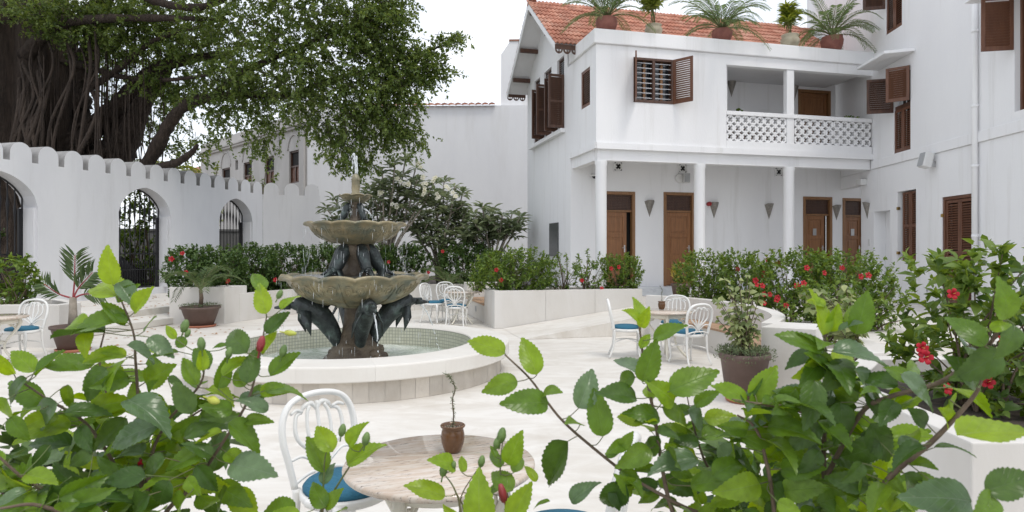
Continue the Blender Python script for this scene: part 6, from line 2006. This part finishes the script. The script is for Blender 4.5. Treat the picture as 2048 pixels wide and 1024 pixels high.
# ================================================================== foreground hibiscus
def leaf_proto(seed, w=.60, fold=.16, arch=.14, serr=.015, wave=.02, twist=0.0, stalked=True):
    """a toothed hibiscus leaf, base at the origin, tip at +y, with its stalk"""
    rr = random.Random(seed)
    NY, NXH = 22, 3
    def half(v):
        a = (v**.55)*((1-v)**.95)*2.62
        return w/2*min(1, a)*(1.0 if v < .62 else 1.0)
    cols = 2*NXH+1
    vs, uv, fs = [], [], []
    ph = rr.uniform(0,6)
    for i in range(NY+1):
        v = i/NY
        hw = half(v) if 0 < v < 1 else 0
        for j in range(-NXH, NXH+1):
            u = j/NXH
            ed = serr*(1 if i % 2 else -.6)*(abs(u) == 1)*(v > .12)*(v < .97)
            x = u*(hw + ed)
            y = v + (ed*.6 if abs(u) == 1 else 0) 
            z = fold*abs(x)*1.6 - fold*1.2*x*x/w - arch*(v-.15)**2*1.25 + wave*math.sin(9*v+ph+u)*abs(u)
            z += .012*math.sin(v*44)*abs(u)*(1-abs(u))*1.2
            x2 = x*math.cos(twist*v) - z*math.sin(twist*v)*.5
            z += x*math.sin(twist*v)
            vs.append((x2, y, z)); uv.append((u*.5*(hw/(w/2) if hw else 0)+.5, v))
    for i in range(NY):
        for j in range(cols-1):
            a = i*cols+j; fs.append((a, a+1, a+cols+1, a+cols))
    nb = len(vs)
    me_mb = MB(); me_mb.add(vs, fs, 0, True)
    stalk_ = bez([(0,-.34,-.06),(0,-.16,-.035),(0,.0,0)],4)
    if stalked: me_mb.tube(stalk_, [.014]*len(stalk_), 5, mi=1)
    me = bpy.data.meshes.new('hibiscus_leaf'); me.from_pydata(me_mb.v, [], me_mb.f)
    me.polygons.foreach_set('material_index', me_mb.m); me.polygons.foreach_set('use_smooth', [True]*len(me_mb.f))
    ul = me.uv_layers.new(name='UVMap')
    for lp in me.loops:
        ul.data[lp.index].uv = uv[lp.vertex_index] if lp.vertex_index < nb else (.5,0)
    me.update(); return me
VAR = dict(y='leaf_young', n='leaf_near', d='leaf_dark', g='leaf_grey')
PROTO, BARE, LISTED = {}, {}, []
for key, mn in VAR.items():
    PROTO[key] = []; BARE[key] = []
    for k in range(5):
        me = leaf_proto(k*7+ord(key), w=[.54,.60,.50,.64,.52][k], fold=[.20,.38,.58,.14,.34][k], arch=[.22,.42,.12,.55,.34][k], twist=[.15,.55,-.45,.25,-.65][k])
        me.materials.append(M[mn]); me.materials.append(M['twig_green']); PROTO[key].append(me)
        me = leaf_proto(k*7+ord(key), w=[.55,.60,.52,.64,.50][k], fold=[.18,.36,.55,.12,.30][k], arch=[.18,.34,.10,.48,.28][k], twist=[.1,.45,-.35,.2,-.55][k], stalked=False)
        me.materials.append(M[mn]); BARE[key].append(me)

def put_leaf(root, B, T, key='n', tilt=None, width=1.0, k=None, bare=False):
    """leaf from base B to tip T; tilt turns its face"""
    d = T - B; L = d.length; d.normalize()
    if tilt is None:
        v = Vector((random.gauss(0,.45), -abs(random.gauss(.65,.35)), random.gauss(.62,.35)))
    else: v = Vector(tilt)
    x = d.cross(v)
    if x.length < .15: x = d.cross(v + Vector((.5,.2,.3)))
    x.normalize(); z = x.cross(d)
    m = Matrix((( x.x*width, d.x, z.x), (x.y*width, d.y, z.y), (x.z*width, d.z, z.z)))
    rot = Matrix(((x.x,d.x,z.x),(x.y,d.y,z.y),(x.z,d.z,z.z)))
    me = (BARE if bare else PROTO)[key][random.randrange(5) if k is None else k]
    o = link('leaf', me, root)
    o.location = B - root.location
    o.rotation_euler = rot.to_euler(); o.scale = (L*width, L, L)
    return o
def stalks(root, curves):
    """leaf stalks from each listed leaf to the nearest stem"""
    q = MB()
    for (B, d, L) in LISTED:
        best = None
        for C in curves:
            for p in C:
                e = (p-B).length + max(0, p.z-B.z)*.8
                if best is None or e < best[0]: best = (e, p)
        if best is None or best[0] > .16: continue
        p = best[1]; dist = (p-B).length
        c = bez([B, B.lerp(p,.5) - d*(.10*dist) + Vector((0,0,-.04*dist)), p], 4)
        q.tube([v - root.location for v in c], .0011, 5)
    LISTED.clear()
    if q.v: o = q.build('leaf_stalks', M['twig_green'], root); o['kind'] = 'stuff'
def put_stem(root, pts, rads, green=False, off=True):
    C = bez(pts, 6); q = MB(); q.tube(C, [r*.62 for r in lerp_list(rads, len(C))], 7)
    q.v = [tuple(Vector(v) - root.location) for v in q.v]
    q.build('stem', M['twig_green' if green else 'twig'], root); return C
def put_bud(root, px, py, Y, L, matn, axis=(0.15,0,1), fat=.3):
    p = at(px, py, Y); q = MB()
    q.lathe([(0,-.9),(.06,-.85),(.05,-.48),(.16,-.42),(fat*.85,-.2),(fat,.05),(fat*.72,.34),(.10,.5),(0,.52)], 10)
    for k in range(6):
        a = k*math.pi/3; q.add([(.16*math.cos(a-.5),.16*math.sin(a-.5),-.42),(.16*math.cos(a+.5),.16*math.sin(a+.5),-.42),((fat+.10)*math.cos(a),(fat+.10)*math.sin(a),-.02)], [(0,1,2)])
    o = q.build('bud', M[matn], root); o.location = p - root.location; o.scale = (L,L,L)
    o.rotation_euler = Vector(axis).to_track_quat('Z','Y').to_euler(); return o
def fill_along(root, C, n, size, keys, u0=.1, u1=.95, sp=.5):
    for i in range(n):
        u = u0 + (u1-u0)*(i+random.random())/n; f = u*(len(C)-1); k = min(len(C)-2, int(f)); p = C[k].lerp(C[k+1], f-k)
        a = random.uniform(0, 6.28)
        d = Vector((math.cos(a), math.sin(a)*.8, random.uniform(-.45,.5))).normalized()
        L = size*random.uniform(.65,1.2)
        put_leaf(root, p + d*L*.32, p + d*L*1.32, random.choice(keys))

# ---------------------------------------------------------------- bush on the left
YL = 1.55
hbL = thing('hibiscus_bush', 'large near hibiscus with a closed red bud at the lower left', 'bush', (-.95,1.5,.52))
def cl(x, y): return (x*.5314, 480 + y*.5314)
def PL(x, y, Y): return at(*cl(x,y), Y)
stemsL = [([(520,1500),(535,1080),(530,800),(520,600),(510,450),(500,340),(432,170)], [1.5,1.55,1.56,1.56,1.55,1.54,1.53], [.012,.009,.007,.0055,.004,.003]),
 ([(560,1500),(600,1080),(730,920),(840,760),(930,610),(970,470),(1003,290)], [1.5,1.5,1.48,1.46,1.45,1.44,1.43], [.011,.009,.006,.005,.004,.0022]),
 ([(470,1500),(480,1080),(640,760),(740,650),(890,590)], [1.55,1.6,1.62,1.62,1.6], [.010,.008,.006,.004,.003]),
 ([(430,1500),(430,1080),(200,960),(80,890),(0,820),(-60,780)], [1.5,1.45,1.38,1.35,1.32,1.3], [.011,.009,.007,.005,.004,.003]),
 ([(480,1500),(480,1000),(350,720),(180,600),(60,520)], [1.6,1.6,1.56,1.5,1.46], [.010,.008,.006,.004,.003]),
 ([(500,1500),(500,900),(380,500),(395,330)], [1.65,1.66,1.68,1.68], [.010,.007,.005,.003]),
 ([(540,1500),(560,900),(620,700),(755,540),(765,420)], [1.5,1.5,1.5,1.48,1.47], [.010,.007,.005,.004,.002]),
 ([(450,1500),(300,1100),(150,1000),(0,1010)], [1.4,1.35,1.3,1.25], [.010,.008,.006,.004])]
CL = []
for pts, deps, rads in stemsL:
    CL.append(put_stem(hbL, [PL(x,y,d) for (x,y), d in zip(pts, deps)], rads))
def listL(rows, root=hbL, fn=PL, jit=.05):
    for (bx_, by_, tx, ty, key, Y, *o) in rows:
        tilt = o[0] if o else None; k = o[1] if len(o) > 1 else None
        dY = random.uniform(-jit, jit)
        b_, t_ = fn(bx_,by_,Y), fn(tx,ty,Y+dY)
        put_leaf(root, b_, t_, key, tilt, 1.0, k, True); LISTED.append((b_, (t_-b_).normalized(), (t_-b_).length))
FAC = (0,-1,.25); UPT = (0,-.25,1); MIDT = (0,-.7,.7)
listL([(425,168,393,22,'y',1.52,(.1,-1,.1),0),(442,212,338,118,'y',1.53,(.3,-.6,.6)),(448,160,520,255,'g',1.54,(.2,-.7,.9)),(440,230,505,165,'n',1.54,(-.3,-.8,.3)),
 (505,272,572,176,'y',1.52,(-.4,-.9,.2),2),(470,322,378,228,'n',1.53,(.3,-.5,.7)),(480,312,250,308,'n',1.52,(0,-.35,1)),(395,348,188,352,'d',1.54,(0,-.2,1),2),
 (320,322,228,290,'y',1.55,MIDT),(330,340,300,420,'y',1.56,FAC),(545,342,578,280,'n',1.55,(-.5,-.8,0)),(662,372,624,320,'y',1.5,(.4,-.9,0)),(478,395,622,464,'g',1.5,(.1,-.5,1),1),
 (560,365,655,438,'g',1.5,(.4,-.9,.5)),(700,400,650,360,'n',1.5),(672,420,560,430,'n',1.52,UPT),(400,480,285,605,'d',1.5,(.1,-.75,.7),3),(130,495,38,408,'y',1.44,(.3,-.7,.6)),(135,512,238,410,'n',1.42,(-.4,-.5,.8),2),
 (168,482,302,472,'n',1.43,(0,-.6,.8)),(52,505,-10,430,'y',1.42,FAC),(100,520,-10,610,'d',1.42,(.3,-.4,.9)),(212,612,85,715,'g',1.46,(.1,-.8,.6),3),(255,545,255,640,'n',1.52,FAC,0),
 (25,600,-10,705,'y',1.38,FAC),(40,665,85,755,'n',1.38,FAC),(240,650,425,632,'d',1.46,(0,-.3,1)),(598,694,392,765,'g',1.44,(.05,-.75,.8),0),(560,580,590,525,'n',1.5,MIDT),(630,520,700,548,'d',1.5,MIDT),
 (480,600,652,692,'g',1.45,(.1,-.45,1),1),(728,648,645,530,'d',1.46,(.2,-1,.2),0),(690,742,845,662,'d',1.46,(-.1,-.5,.9)),(905,615,990,545,'g',1.46,(-.2,-.8,.6),3),(858,688,1012,808,'n',1.42,(.2,-.5,.9)),
 (868,842,1030,874,'g',1.42,(.05,-.9,.7),0),(738,848,820,950,'d',1.42,(.2,-.8,.4)),(1003,278,968,158,'y',1.42,(.1,-1,.1),0),(1002,352,1088,268,'d',1.42,(-.3,-.9,.3),2),(930,425,843,330,'d',1.43,(.3,-1,.3),1),
 (990,430,1040,338,'y',1.41,(-.5,-.9,.1),2),(1016,512,1128,420,'n',1.41,(-.3,-.8,.5),2),(920,552,880,468,'n',1.43,(.2,-1,.2)),(928,540,965,398,'d',1.42,(0,-1,.2),0),(838,512,938,432,'y',1.42,(-.3,-.7,.6),2),
 (740,545,688,440,'n',1.44,(.4,-.9,.2),2),(762,492,760,402,'y',1.42,(.5,-.8,0),2),(1058,262,1118,194,'y',1.40,(-.3,-.8,.5)),(800,812,688,752,'d',1.44,MIDT),(548,885,385,905,'d',1.38,(0,-.9,.6),0),
 (540,800,425,772,'g',1.46,UPT),(636,905,575,1020,'d',1.36,(.1,-1,.3),3),(335,972,205,1000,'g',1.33,(0,-.9,.6)),(270,890,335,965,'d',1.38,FAC),(220,962,75,1020,'n',1.34,(0,-.5,.9)),(100,945,-20,985,'g',1.32,(0,-.4,1)),
 (190,772,112,868,'d',1.42,FAC),(702,895,735,955,'y',1.4,FAC),(750,962,822,1030,'n',1.38,FAC),(300,702,335,795,'d',1.48,FAC),(575,705,640,620,'n',1.48,(-.3,-.9,.3)),(820,560,860,430,'n',1.44,(.6,-.8,0),2),
 (790,480,720,400,'n',1.44,(.3,-.9,.3)),(860,400,800,395,'n',1.46,UPT),(990,200,955,120,'n',1.44,(.5,-.9,.2),2),(1010,640,900,590,'g',1.45,(0,-.8,.6)),(350,800,250,850,'d',1.46,FAC,3),(620,820,510,880,'d',1.42,(0,-.8,.7),3),(150,640,40,640,'n',1.42,UPT),
 (440,880,360,820,'d',1.42,FAC),(560,960,460,1040,'d',1.34,FAC),(700,970,640,1060,'n',1.34,(0,-.7,.7))])
stalks(hbL, CL)
for C, n, kk in zip(CL, (20,12,12,14,20,14,11,12), ('nnyy','nny','dnn','dnny','nnyy','dnn','nnyy','dnn')):
    fill_along(hbL, C, int(n*1.5), .092, kk, .10, .74)
put_bud(hbL, *cl(982,392), 1.40, .036, 'bud_red', (.25,-.1,1), .26)
put_bud(hbL, *cl(803,603), 1.40, .030, 'bud_yellow', (.9,-.2,-.25), .30)
put_bud(hbL, *cl(1092,350), 1.39, .026, 'bud_yellow', (1,0,-.12), .24)
for (x, y, L, ax) in ((695,325,.030,(.3,0,1)),(706,352,.02,(.5,0,1)),(758,392,.030,(-.1,0,1)),(1066,418,.028,(.3,0,1)),(862,425,.026,(.2,0,1)),(1052,205,.022,(.5,0,1))):
    put_bud(hbL, *cl(x,y), 1.41, L, 'bud_green', ax)
for (x, y) in ((570,825),(665,895)):
    p = PL(x,y,1.58) - hbL.location; make_flower(hbL, p, (.3,-.4,-.6), .036)

k = 0
while k < 62:   # leaves deeper inside the bush
    px, py = random.uniform(-40,500), random.uniform(690,1090)
    if py < 1000 - .62*(px if px < 250 else 500-px)*1.35: continue
    Y = random.uniform(1.45,1.85); B_ = at(px,py,Y); a = random.uniform(0,6.28); L = random.uniform(.075,.115)
    put_leaf(hbL, B_, B_ + Vector((math.cos(a)*L, random.uniform(-.5,.5)*L, math.sin(a)*L*.8)), random.choice('ddnnny'), bare=True); k += 1

# ---------------------------------------------------------------- sprigs in the middle
hbM = thing('hibiscus_bush', 'low sprigs of young hibiscus in front of the near table', 'bush', (-.1,1.45,.52))
CM = []
def PM(x, y, Y): return at(380 + x*.4141, 600 + y*.4141, Y)
CM.append(put_stem(hbM, [PM(700,1700,1.45),PM(640,1060,1.5),PM(650,1000,1.5),PM(722,880,1.49),PM(800,760,1.48),PM(850,690,1.48)], [.009,.006,.004,.0035,.002], True))
CM.append(put_stem(hbM, [PM(640,1040,1.5),PM(645,900,1.5),PM(655,745,1.5),PM(700,690,1.49)], [.004,.003,.0025,.0018], True))
CM.append(put_stem(hbM, [PM(1350,1700,1.35),PM(1310,1060,1.4),PM(1280,920,1.4),PM(1228,840,1.4)], [.008,.0045,.003,.0018], True))
CM.append(put_stem(hbM, [PM(1400,1700,1.35),PM(1330,1060,1.42),PM(1310,950,1.42),PM(1400,800,1.42)], [.008,.0035,.0025,.0016], True))
CM.append(put_stem(hbM, [PM(1560,1700,1.35),PM(1620,1080,1.36),PM(1550,980,1.38),PM(1500,840,1.39),PM(1510,680,1.39)], [.009,.005,.004,.003,.0018], True))
listL([(690,732,602,598,'y',1.48,(.3,-.8,.5),1),(652,832,565,652,'n',1.5,(.5,-.9,.2),2),(765,705,828,588,'y',1.47,(-.3,-.8,.4)),(758,795,922,672,'y',1.47,(-.2,-.7,.6),1),(655,1000,570,880,'n',1.46,(.1,-1,.3),3),
 (650,1005,730,910,'n',1.47,(-.2,-.9,.4),0),(640,890,690,780,'g',1.5,(0,-1,.3)),(500,1040,325,985,'n',1.42,(0,-.4,1)),(530,1060,400,1010,'y',1.4,(0,-.7,.7)),(700,1040,750,990,'n',1.45,UPT),
 (1232,948,1040,878,'y',1.38,(.1,-.5,.9),0),(1282,805,1202,750,'y',1.4,(.2,-.6,.7)),(1312,832,1322,745,'y',1.41,(.4,-.9,0)),(1400,1085,1390,860,'y',1.30,(.05,-1,.3),3),(1535,795,1598,640,'y',1.37,(-.1,-1,.2),0),
 (1560,918,1445,812,'n',1.36,(.2,-.9,.4),3),(1545,1060,1650,880,'y',1.32,(-.3,-.9,.3),2),(1562,835,1612,742,'n',1.37,(-.3,-.9,.3)),(1500,810,1455,718,'n',1.38,(.4,-.9,.2)),(1400,930,1400,820,'n',1.42,(0,-1,.2)),(1450,930,1530,860,'n',1.4,UPT),
 (1290,1060,1220,1000,'y',1.38),(1480,760,1450,700,'n',1.38,(.5,-.9,0),2)], hbM, PM)
stalks(hbM, CM)
for (x, y, L) in ((850,672,.030),(735,630,.028),(1225,822,.030),(1505,655,.034),(1482,692,.026),(1408,780,.026),(1272,800,.02)):
    put_bud(hbM, 380+x*.4141, 600+y*.4141, 1.39, L, 'bud_green', (.2,0,1))
put_bud(hbM, 380+1510*.4141, 600+935*.4141, 1.34, .040, 'bud_red', (-.25,0,1), .22)

# ---------------------------------------------------------------- bush on the right
hbR = thing('hibiscus_bush', 'near hibiscus with a long bare twig reaching out over the pale court', 'bush', (.5,1.4,.52))
hbC = thing('hibiscus_bush', 'dense dark near hibiscus with a thick slanting branch at the lower right', 'bush', (.75,1.35,.52))
def PA(x, y, Y): return at(980 + x*.3749, 640 + y*.3749, Y)
def PB(x, y, Y): return at(1560 + x*.5310, 480 + y*.5310, Y)
CR = []
CR.append(put_stem(hbR, [PA(1600,1900,1.4),PA(1350,1200,1.4),PA(980,970,1.42),PA(740,830,1.44),PA(500,640,1.45),PA(380,530,1.45),PA(300,430,1.45),PA(210,310,1.45),PA(80,185,1.44)], [.010,.008,.006,.0055,.005,.0045,.004,.003]))
CR.append(put_stem(hbR, [PA(1300,1900,1.4),PA(1000,1100,1.42),PA(930,850,1.43),PA(885,560,1.43),PA(850,380,1.43),PA(820,220,1.43),PA(790,-20,1.43)], [.009,.008,.007,.006,.005,.0035]))
CR.append(put_stem(hbR, [PA(1400,1900,1.45),PA(1250,1000,1.5),PA(1140,740,1.5),PA(1085,560,1.5),PA(1050,400,1.5)], [.009,.007,.0045,.0035,.002]))
CR.append(put_stem(hbC, [PB(150,1700,1.35),PB(170,1080,1.35),PB(165,800,1.36),PB(175,600,1.36),PB(170,430,1.35),PB(165,250,1.34)], [.011,.010,.008,.007,.0055,.003]))
CR.append(put_stem(hbC, [PB(330,1700,1.25),PB(340,1080,1.22),PB(400,910,1.2),PB(560,770,1.15),PB(650,680,1.12),PB(720,600,1.1),PB(752,545,1.08),PB(790,400,1.05)], [.010,.009,.0085,.007,.006,.005,.004]))
CR.append(put_stem(hbC, [PB(170,900,1.33),PB(300,660,1.28),PB(400,595,1.22),PB(580,545,1.16),PB(690,480,1.1),PB(775,410,1.05),PB(850,300,1.0)], [.008,.0075,.007,.0065,.006,.004]))
CR.append(put_stem(hbR, [PB(-40,1700,1.35),PB(-20,1080,1.33),PB(-60,800,1.32),PB(-100,700,1.3),PB(-160,660,1.28)], [.009,.007,.005,.003]))
CR.append(put_stem(hbC, [PB(170,700,1.34),PB(60,640,1.30),PB(-60,620,1.27),PB(-180,600,1.25)], [.006,.005,.004,.002]))
listL([(80,178,-125,92,'y',1.43,(.15,-.8,.6),0),(250,292,172,82,'y',1.43,(.15,-1,.2),0),(148,328,-45,372,'n',1.44,(0,-.8,.6),1),(312,442,65,432,'n',1.42,(0,-.8,.6),0),(472,472,560,255,'g',1.43,(.35,-.9,.35),1),
 (602,622,558,362,'n',1.41,(.1,-1,.1),0),(418,645,292,895,'d',1.42,(-.35,-.7,.4),2),(248,862,188,765,'y',1.42,(.3,-.9,.2)),(432,975,565,842,'g',1.42,(-.2,-.6,.8),1),(320,965,230,985,'n',1.42,UPT),(280,400,335,345,'n',1.44),
 (832,292,682,158,'g',1.42,(.1,-.4,1)),(868,100,1040,12,'n',1.41,(-.1,-.7,.8),0),(800,150,855,72,'y',1.42,(-.3,-.9,.2)),(812,330,895,110,'n',1.40,(.1,-1,.1),0),(780,418,592,362,'d',1.42,(0,-.6,.8),1),(775,305,648,342,'n',1.42,(0,-.9,.5),3),
 (958,382,1228,252,'n',1.40,(-.05,-.8,.6),0),(985,442,902,340,'y',1.42,(.2,-.9,.4),3),(848,412,885,345,'y',1.42,MIDT),(905,520,755,468,'n',1.42,MIDT),(890,588,1015,602,'d',1.41,(0,-.5,.8)),(1078,492,950,478,'d',1.48,MIDT),
 (1088,455,1222,372,'n',1.48,(-.1,-.7,.7)),(1058,482,1195,585,'g',1.46,(.2,-.8,.6),3),(1115,652,985,640,'d',1.46,(0,-.8,.6),0),(1130,625,1295,588,'n',1.46,(0,-.6,.8),1),(905,682,790,690,'n',1.42,(0,-1,.3),3),(1100,742,842,815,'g',1.40,(.05,-.6,.9),2),
 (690,692,765,602,'n',1.41,(.2,-1,.3),0),(648,900,702,1020,'d',1.42,FAC),(722,870,585,1024,'d',1.40,(.1,-.9,.5),1),(760,905,700,850,'n',1.42),(960,788,1085,835,'n',1.40,FAC,3),(1068,885,1292,832,'n',1.36,(0,-.6,.8),0),(1332,682,1185,765,'g',1.36,(.1,-.9,.5),3),
 (1372,425,1195,338,'y',1.30,(.1,-.7,.7)),(1400,432,1535,240,'y',1.30,(-.2,-.9,.3),0),(1300,602,1405,485,'g',1.34,(-.2,-.6,.8),1),(1525,478,1378,535,'g',1.30,(0,-.4,1)),(720,655,640,700,'n',1.42,FAC),(850,500,770,560,'d',1.44,FAC),(930,690,1000,660,'y',1.40),
 (800,-10,765,-130,'y',1.42,(.3,-1,0),2),(798,0,735,-60,'y',1.42,(.3,-.8,.3)),(805,40,850,-70,'y',1.42,(-.4,-.9,0),2),(820,250,770,320,'g',1.42,FAC),(900,620,840,680,'d',1.42,FAC),(480,560,440,500,'n',1.44),(620,720,700,690,'n',1.43)], hbR, PA)
stalks(hbR, CR)
listL([(168,418,-10,340,'n',1.30,(.1,-.6,.8),0),(160,360,122,180,'y',1.32,(.4,-.9,.1),2),(190,345,222,240,'y',1.33,(-.3,-.9,.1),2),(285,355,338,192,'n',1.30,(-.1,-1,.2),0),(220,345,310,305,'g',1.31,(0,-.4,1)),(198,420,438,440,'g',1.28,(.05,-.6,.9),1),
 (190,432,90,505,'n',1.30,FAC,3),(130,530,108,715,'d',1.26,(.05,-1,.2),0),(228,612,238,775,'d',1.26,(-.1,-1,.2),3),(282,490,412,625,'g',1.24,(.15,-.75,.7),0),(455,505,622,612,'g',1.16,(.1,-.7,.8),3),(480,495,535,470,'n',1.18),(150,692,25,795,'d',1.26,(.1,-.9,.5),0),
 (378,762,235,838,'d',1.22,(.05,-1,.4),3),(150,792,85,890,'d',1.25,FAC,3),(340,690,425,850,'d',1.22,(-.2,-1,.2),0),(442,762,505,742,'g',1.19,MIDT),(480,832,575,830,'n',1.19,MIDT),(552,692,498,640,'d',1.16,FAC),(628,692,610,635,'y',1.13,FAC),(640,602,684,652,'y',1.12,FAC,3),
 (400,895,475,955,'n',1.2,FAC),(300,872,340,965,'n',1.2,FAC),(-10,985,85,1040,'y',1.2,FAC),(772,400,655,268,'n',1.02,(.15,-1,.25),3),(852,300,868,165,'n',.97,(0,-1,.2),3),(790,335,872,310,'y',.98,(0,-.9,.5),3),(742,552,685,440,'d',1.06,(.2,-.8,.4)),(828,420,690,535,'d',1.03,(.1,-1,.3),3),
 (885,320,858,440,'d',.98,FAC,3),(700,400,745,388,'g',1.04,MIDT,3),(668,735,968,690,'y',.92,(.05,-.35,1),0),(724,985,510,945,'g',.98,(0,-.8,.7),3),(772,945,975,880,'d',.90,(0,-.9,.5),0),(250,330,290,240,'n',1.32,(-.2,-.9,.3),2),(140,400,60,330,'d',1.31,UPT),(170,470,260,520,'d',1.3,FAC),
 (170,250,100,215,'y',1.33,MIDT),(180,500,100,420,'n',1.3,MIDT),(240,460,190,560,'d',1.3,FAC),(330,560,370,660,'d',1.26,FAC),(80,610,-20,560,'d',1.28,MIDT),(60,560,-20,640,'n',1.28,FAC),(310,840,250,920,'d',1.2,FAC),(470,880,540,960,'d',1.15,FAC),(560,900,610,990,'d',1.1,FAC),(800,960,760,1060,'n',.9,FAC)], hbC, PB)
stalks(hbC, CR)
for i_, (C, n, kk, sz_, a, b) in enumerate(zip(CR, (9,16,13,34,10,12,14,10), ('nny','dnny','nny','dnnyg','dnn','dnn','nny','dnn'), (.062,.062,.062,.07,.065,.07,.066,.07), (.05,.06,.08,.05,.05,.05,.05,.1), (.42,.62,.8,.85,.45,.5,.95,1))):
    fill_along(hbC if i_ in (3,4,5,7) else hbR, C, int(n*1.3), sz_*1.18, kk, a, b)
for k in range(120):   # dense mass low on the right
    px, py = random.uniform(1380,1800), random.uniform(850,1090)
    if py < 900 and px < 1420: continue
    Y = random.uniform(1.3,1.6); B_ = at(px,py,Y); a = random.uniform(0,6.28); L = random.uniform(.07,.105)
    put_leaf(hbC, B_, B_ + Vector((math.cos(a)*L, random.uniform(-.4,.4)*L, math.sin(a)*L*.8)), random.choice('dnnnyy'), bare=True)
shrub('hibiscus_bush', 'shaded leafy mass deep in the lower left corner behind the near sprays', (-1.28,2.0,.52), (.85,.5,.66), 0, tips=36, per=12, leaf=.10, matl='leaf_hedge_dark', cat='bush', stems=4, spread=.10, wr=.62, stemw=.006)
shrub('hibiscus_bush', 'shaded leafy mass low behind the slanting branch on the right', (.88,1.95,.52), (.60,.5,.68), 0, tips=36, per=12, leaf=.10, matl='leaf_hedge_dark', cat='bush', stems=4, spread=.10, wr=.62, stemw=.006)
# sprig coming in at the far right, behind the near planter
# ---------------------------------------------------------------- tall hibiscus in the near right planter
Y3 = 4.2
fl3 = [tuple(at(x,y,3.75)) for (x,y) in ((1905,588),(1843,695),(1850,715),(1893,778),(2008,680),(1975,765))]
t = shrub('hibiscus_bush', 'tall hibiscus with red blooms rising from the near right planter', (2.95,4.1,.66), (1.05,.95,1.06), 0, tips=100, per=14, leaf=.10, matl='leaf_hedge', cat='bush', flowers=fl3, stems=8, spread=.12, fsize=.040, fill=.7, wr=.6)
t2 = shrub('hibiscus_bush', 'hibiscus branch mass cut by the right edge above the near planter', (3.75,4.4,.66), (.9,.9,1.0), 0, tips=70, per=13, leaf=.09, matl='leaf_hedge_dark', cat='bush', flowers=[], stems=5, spread=.12)
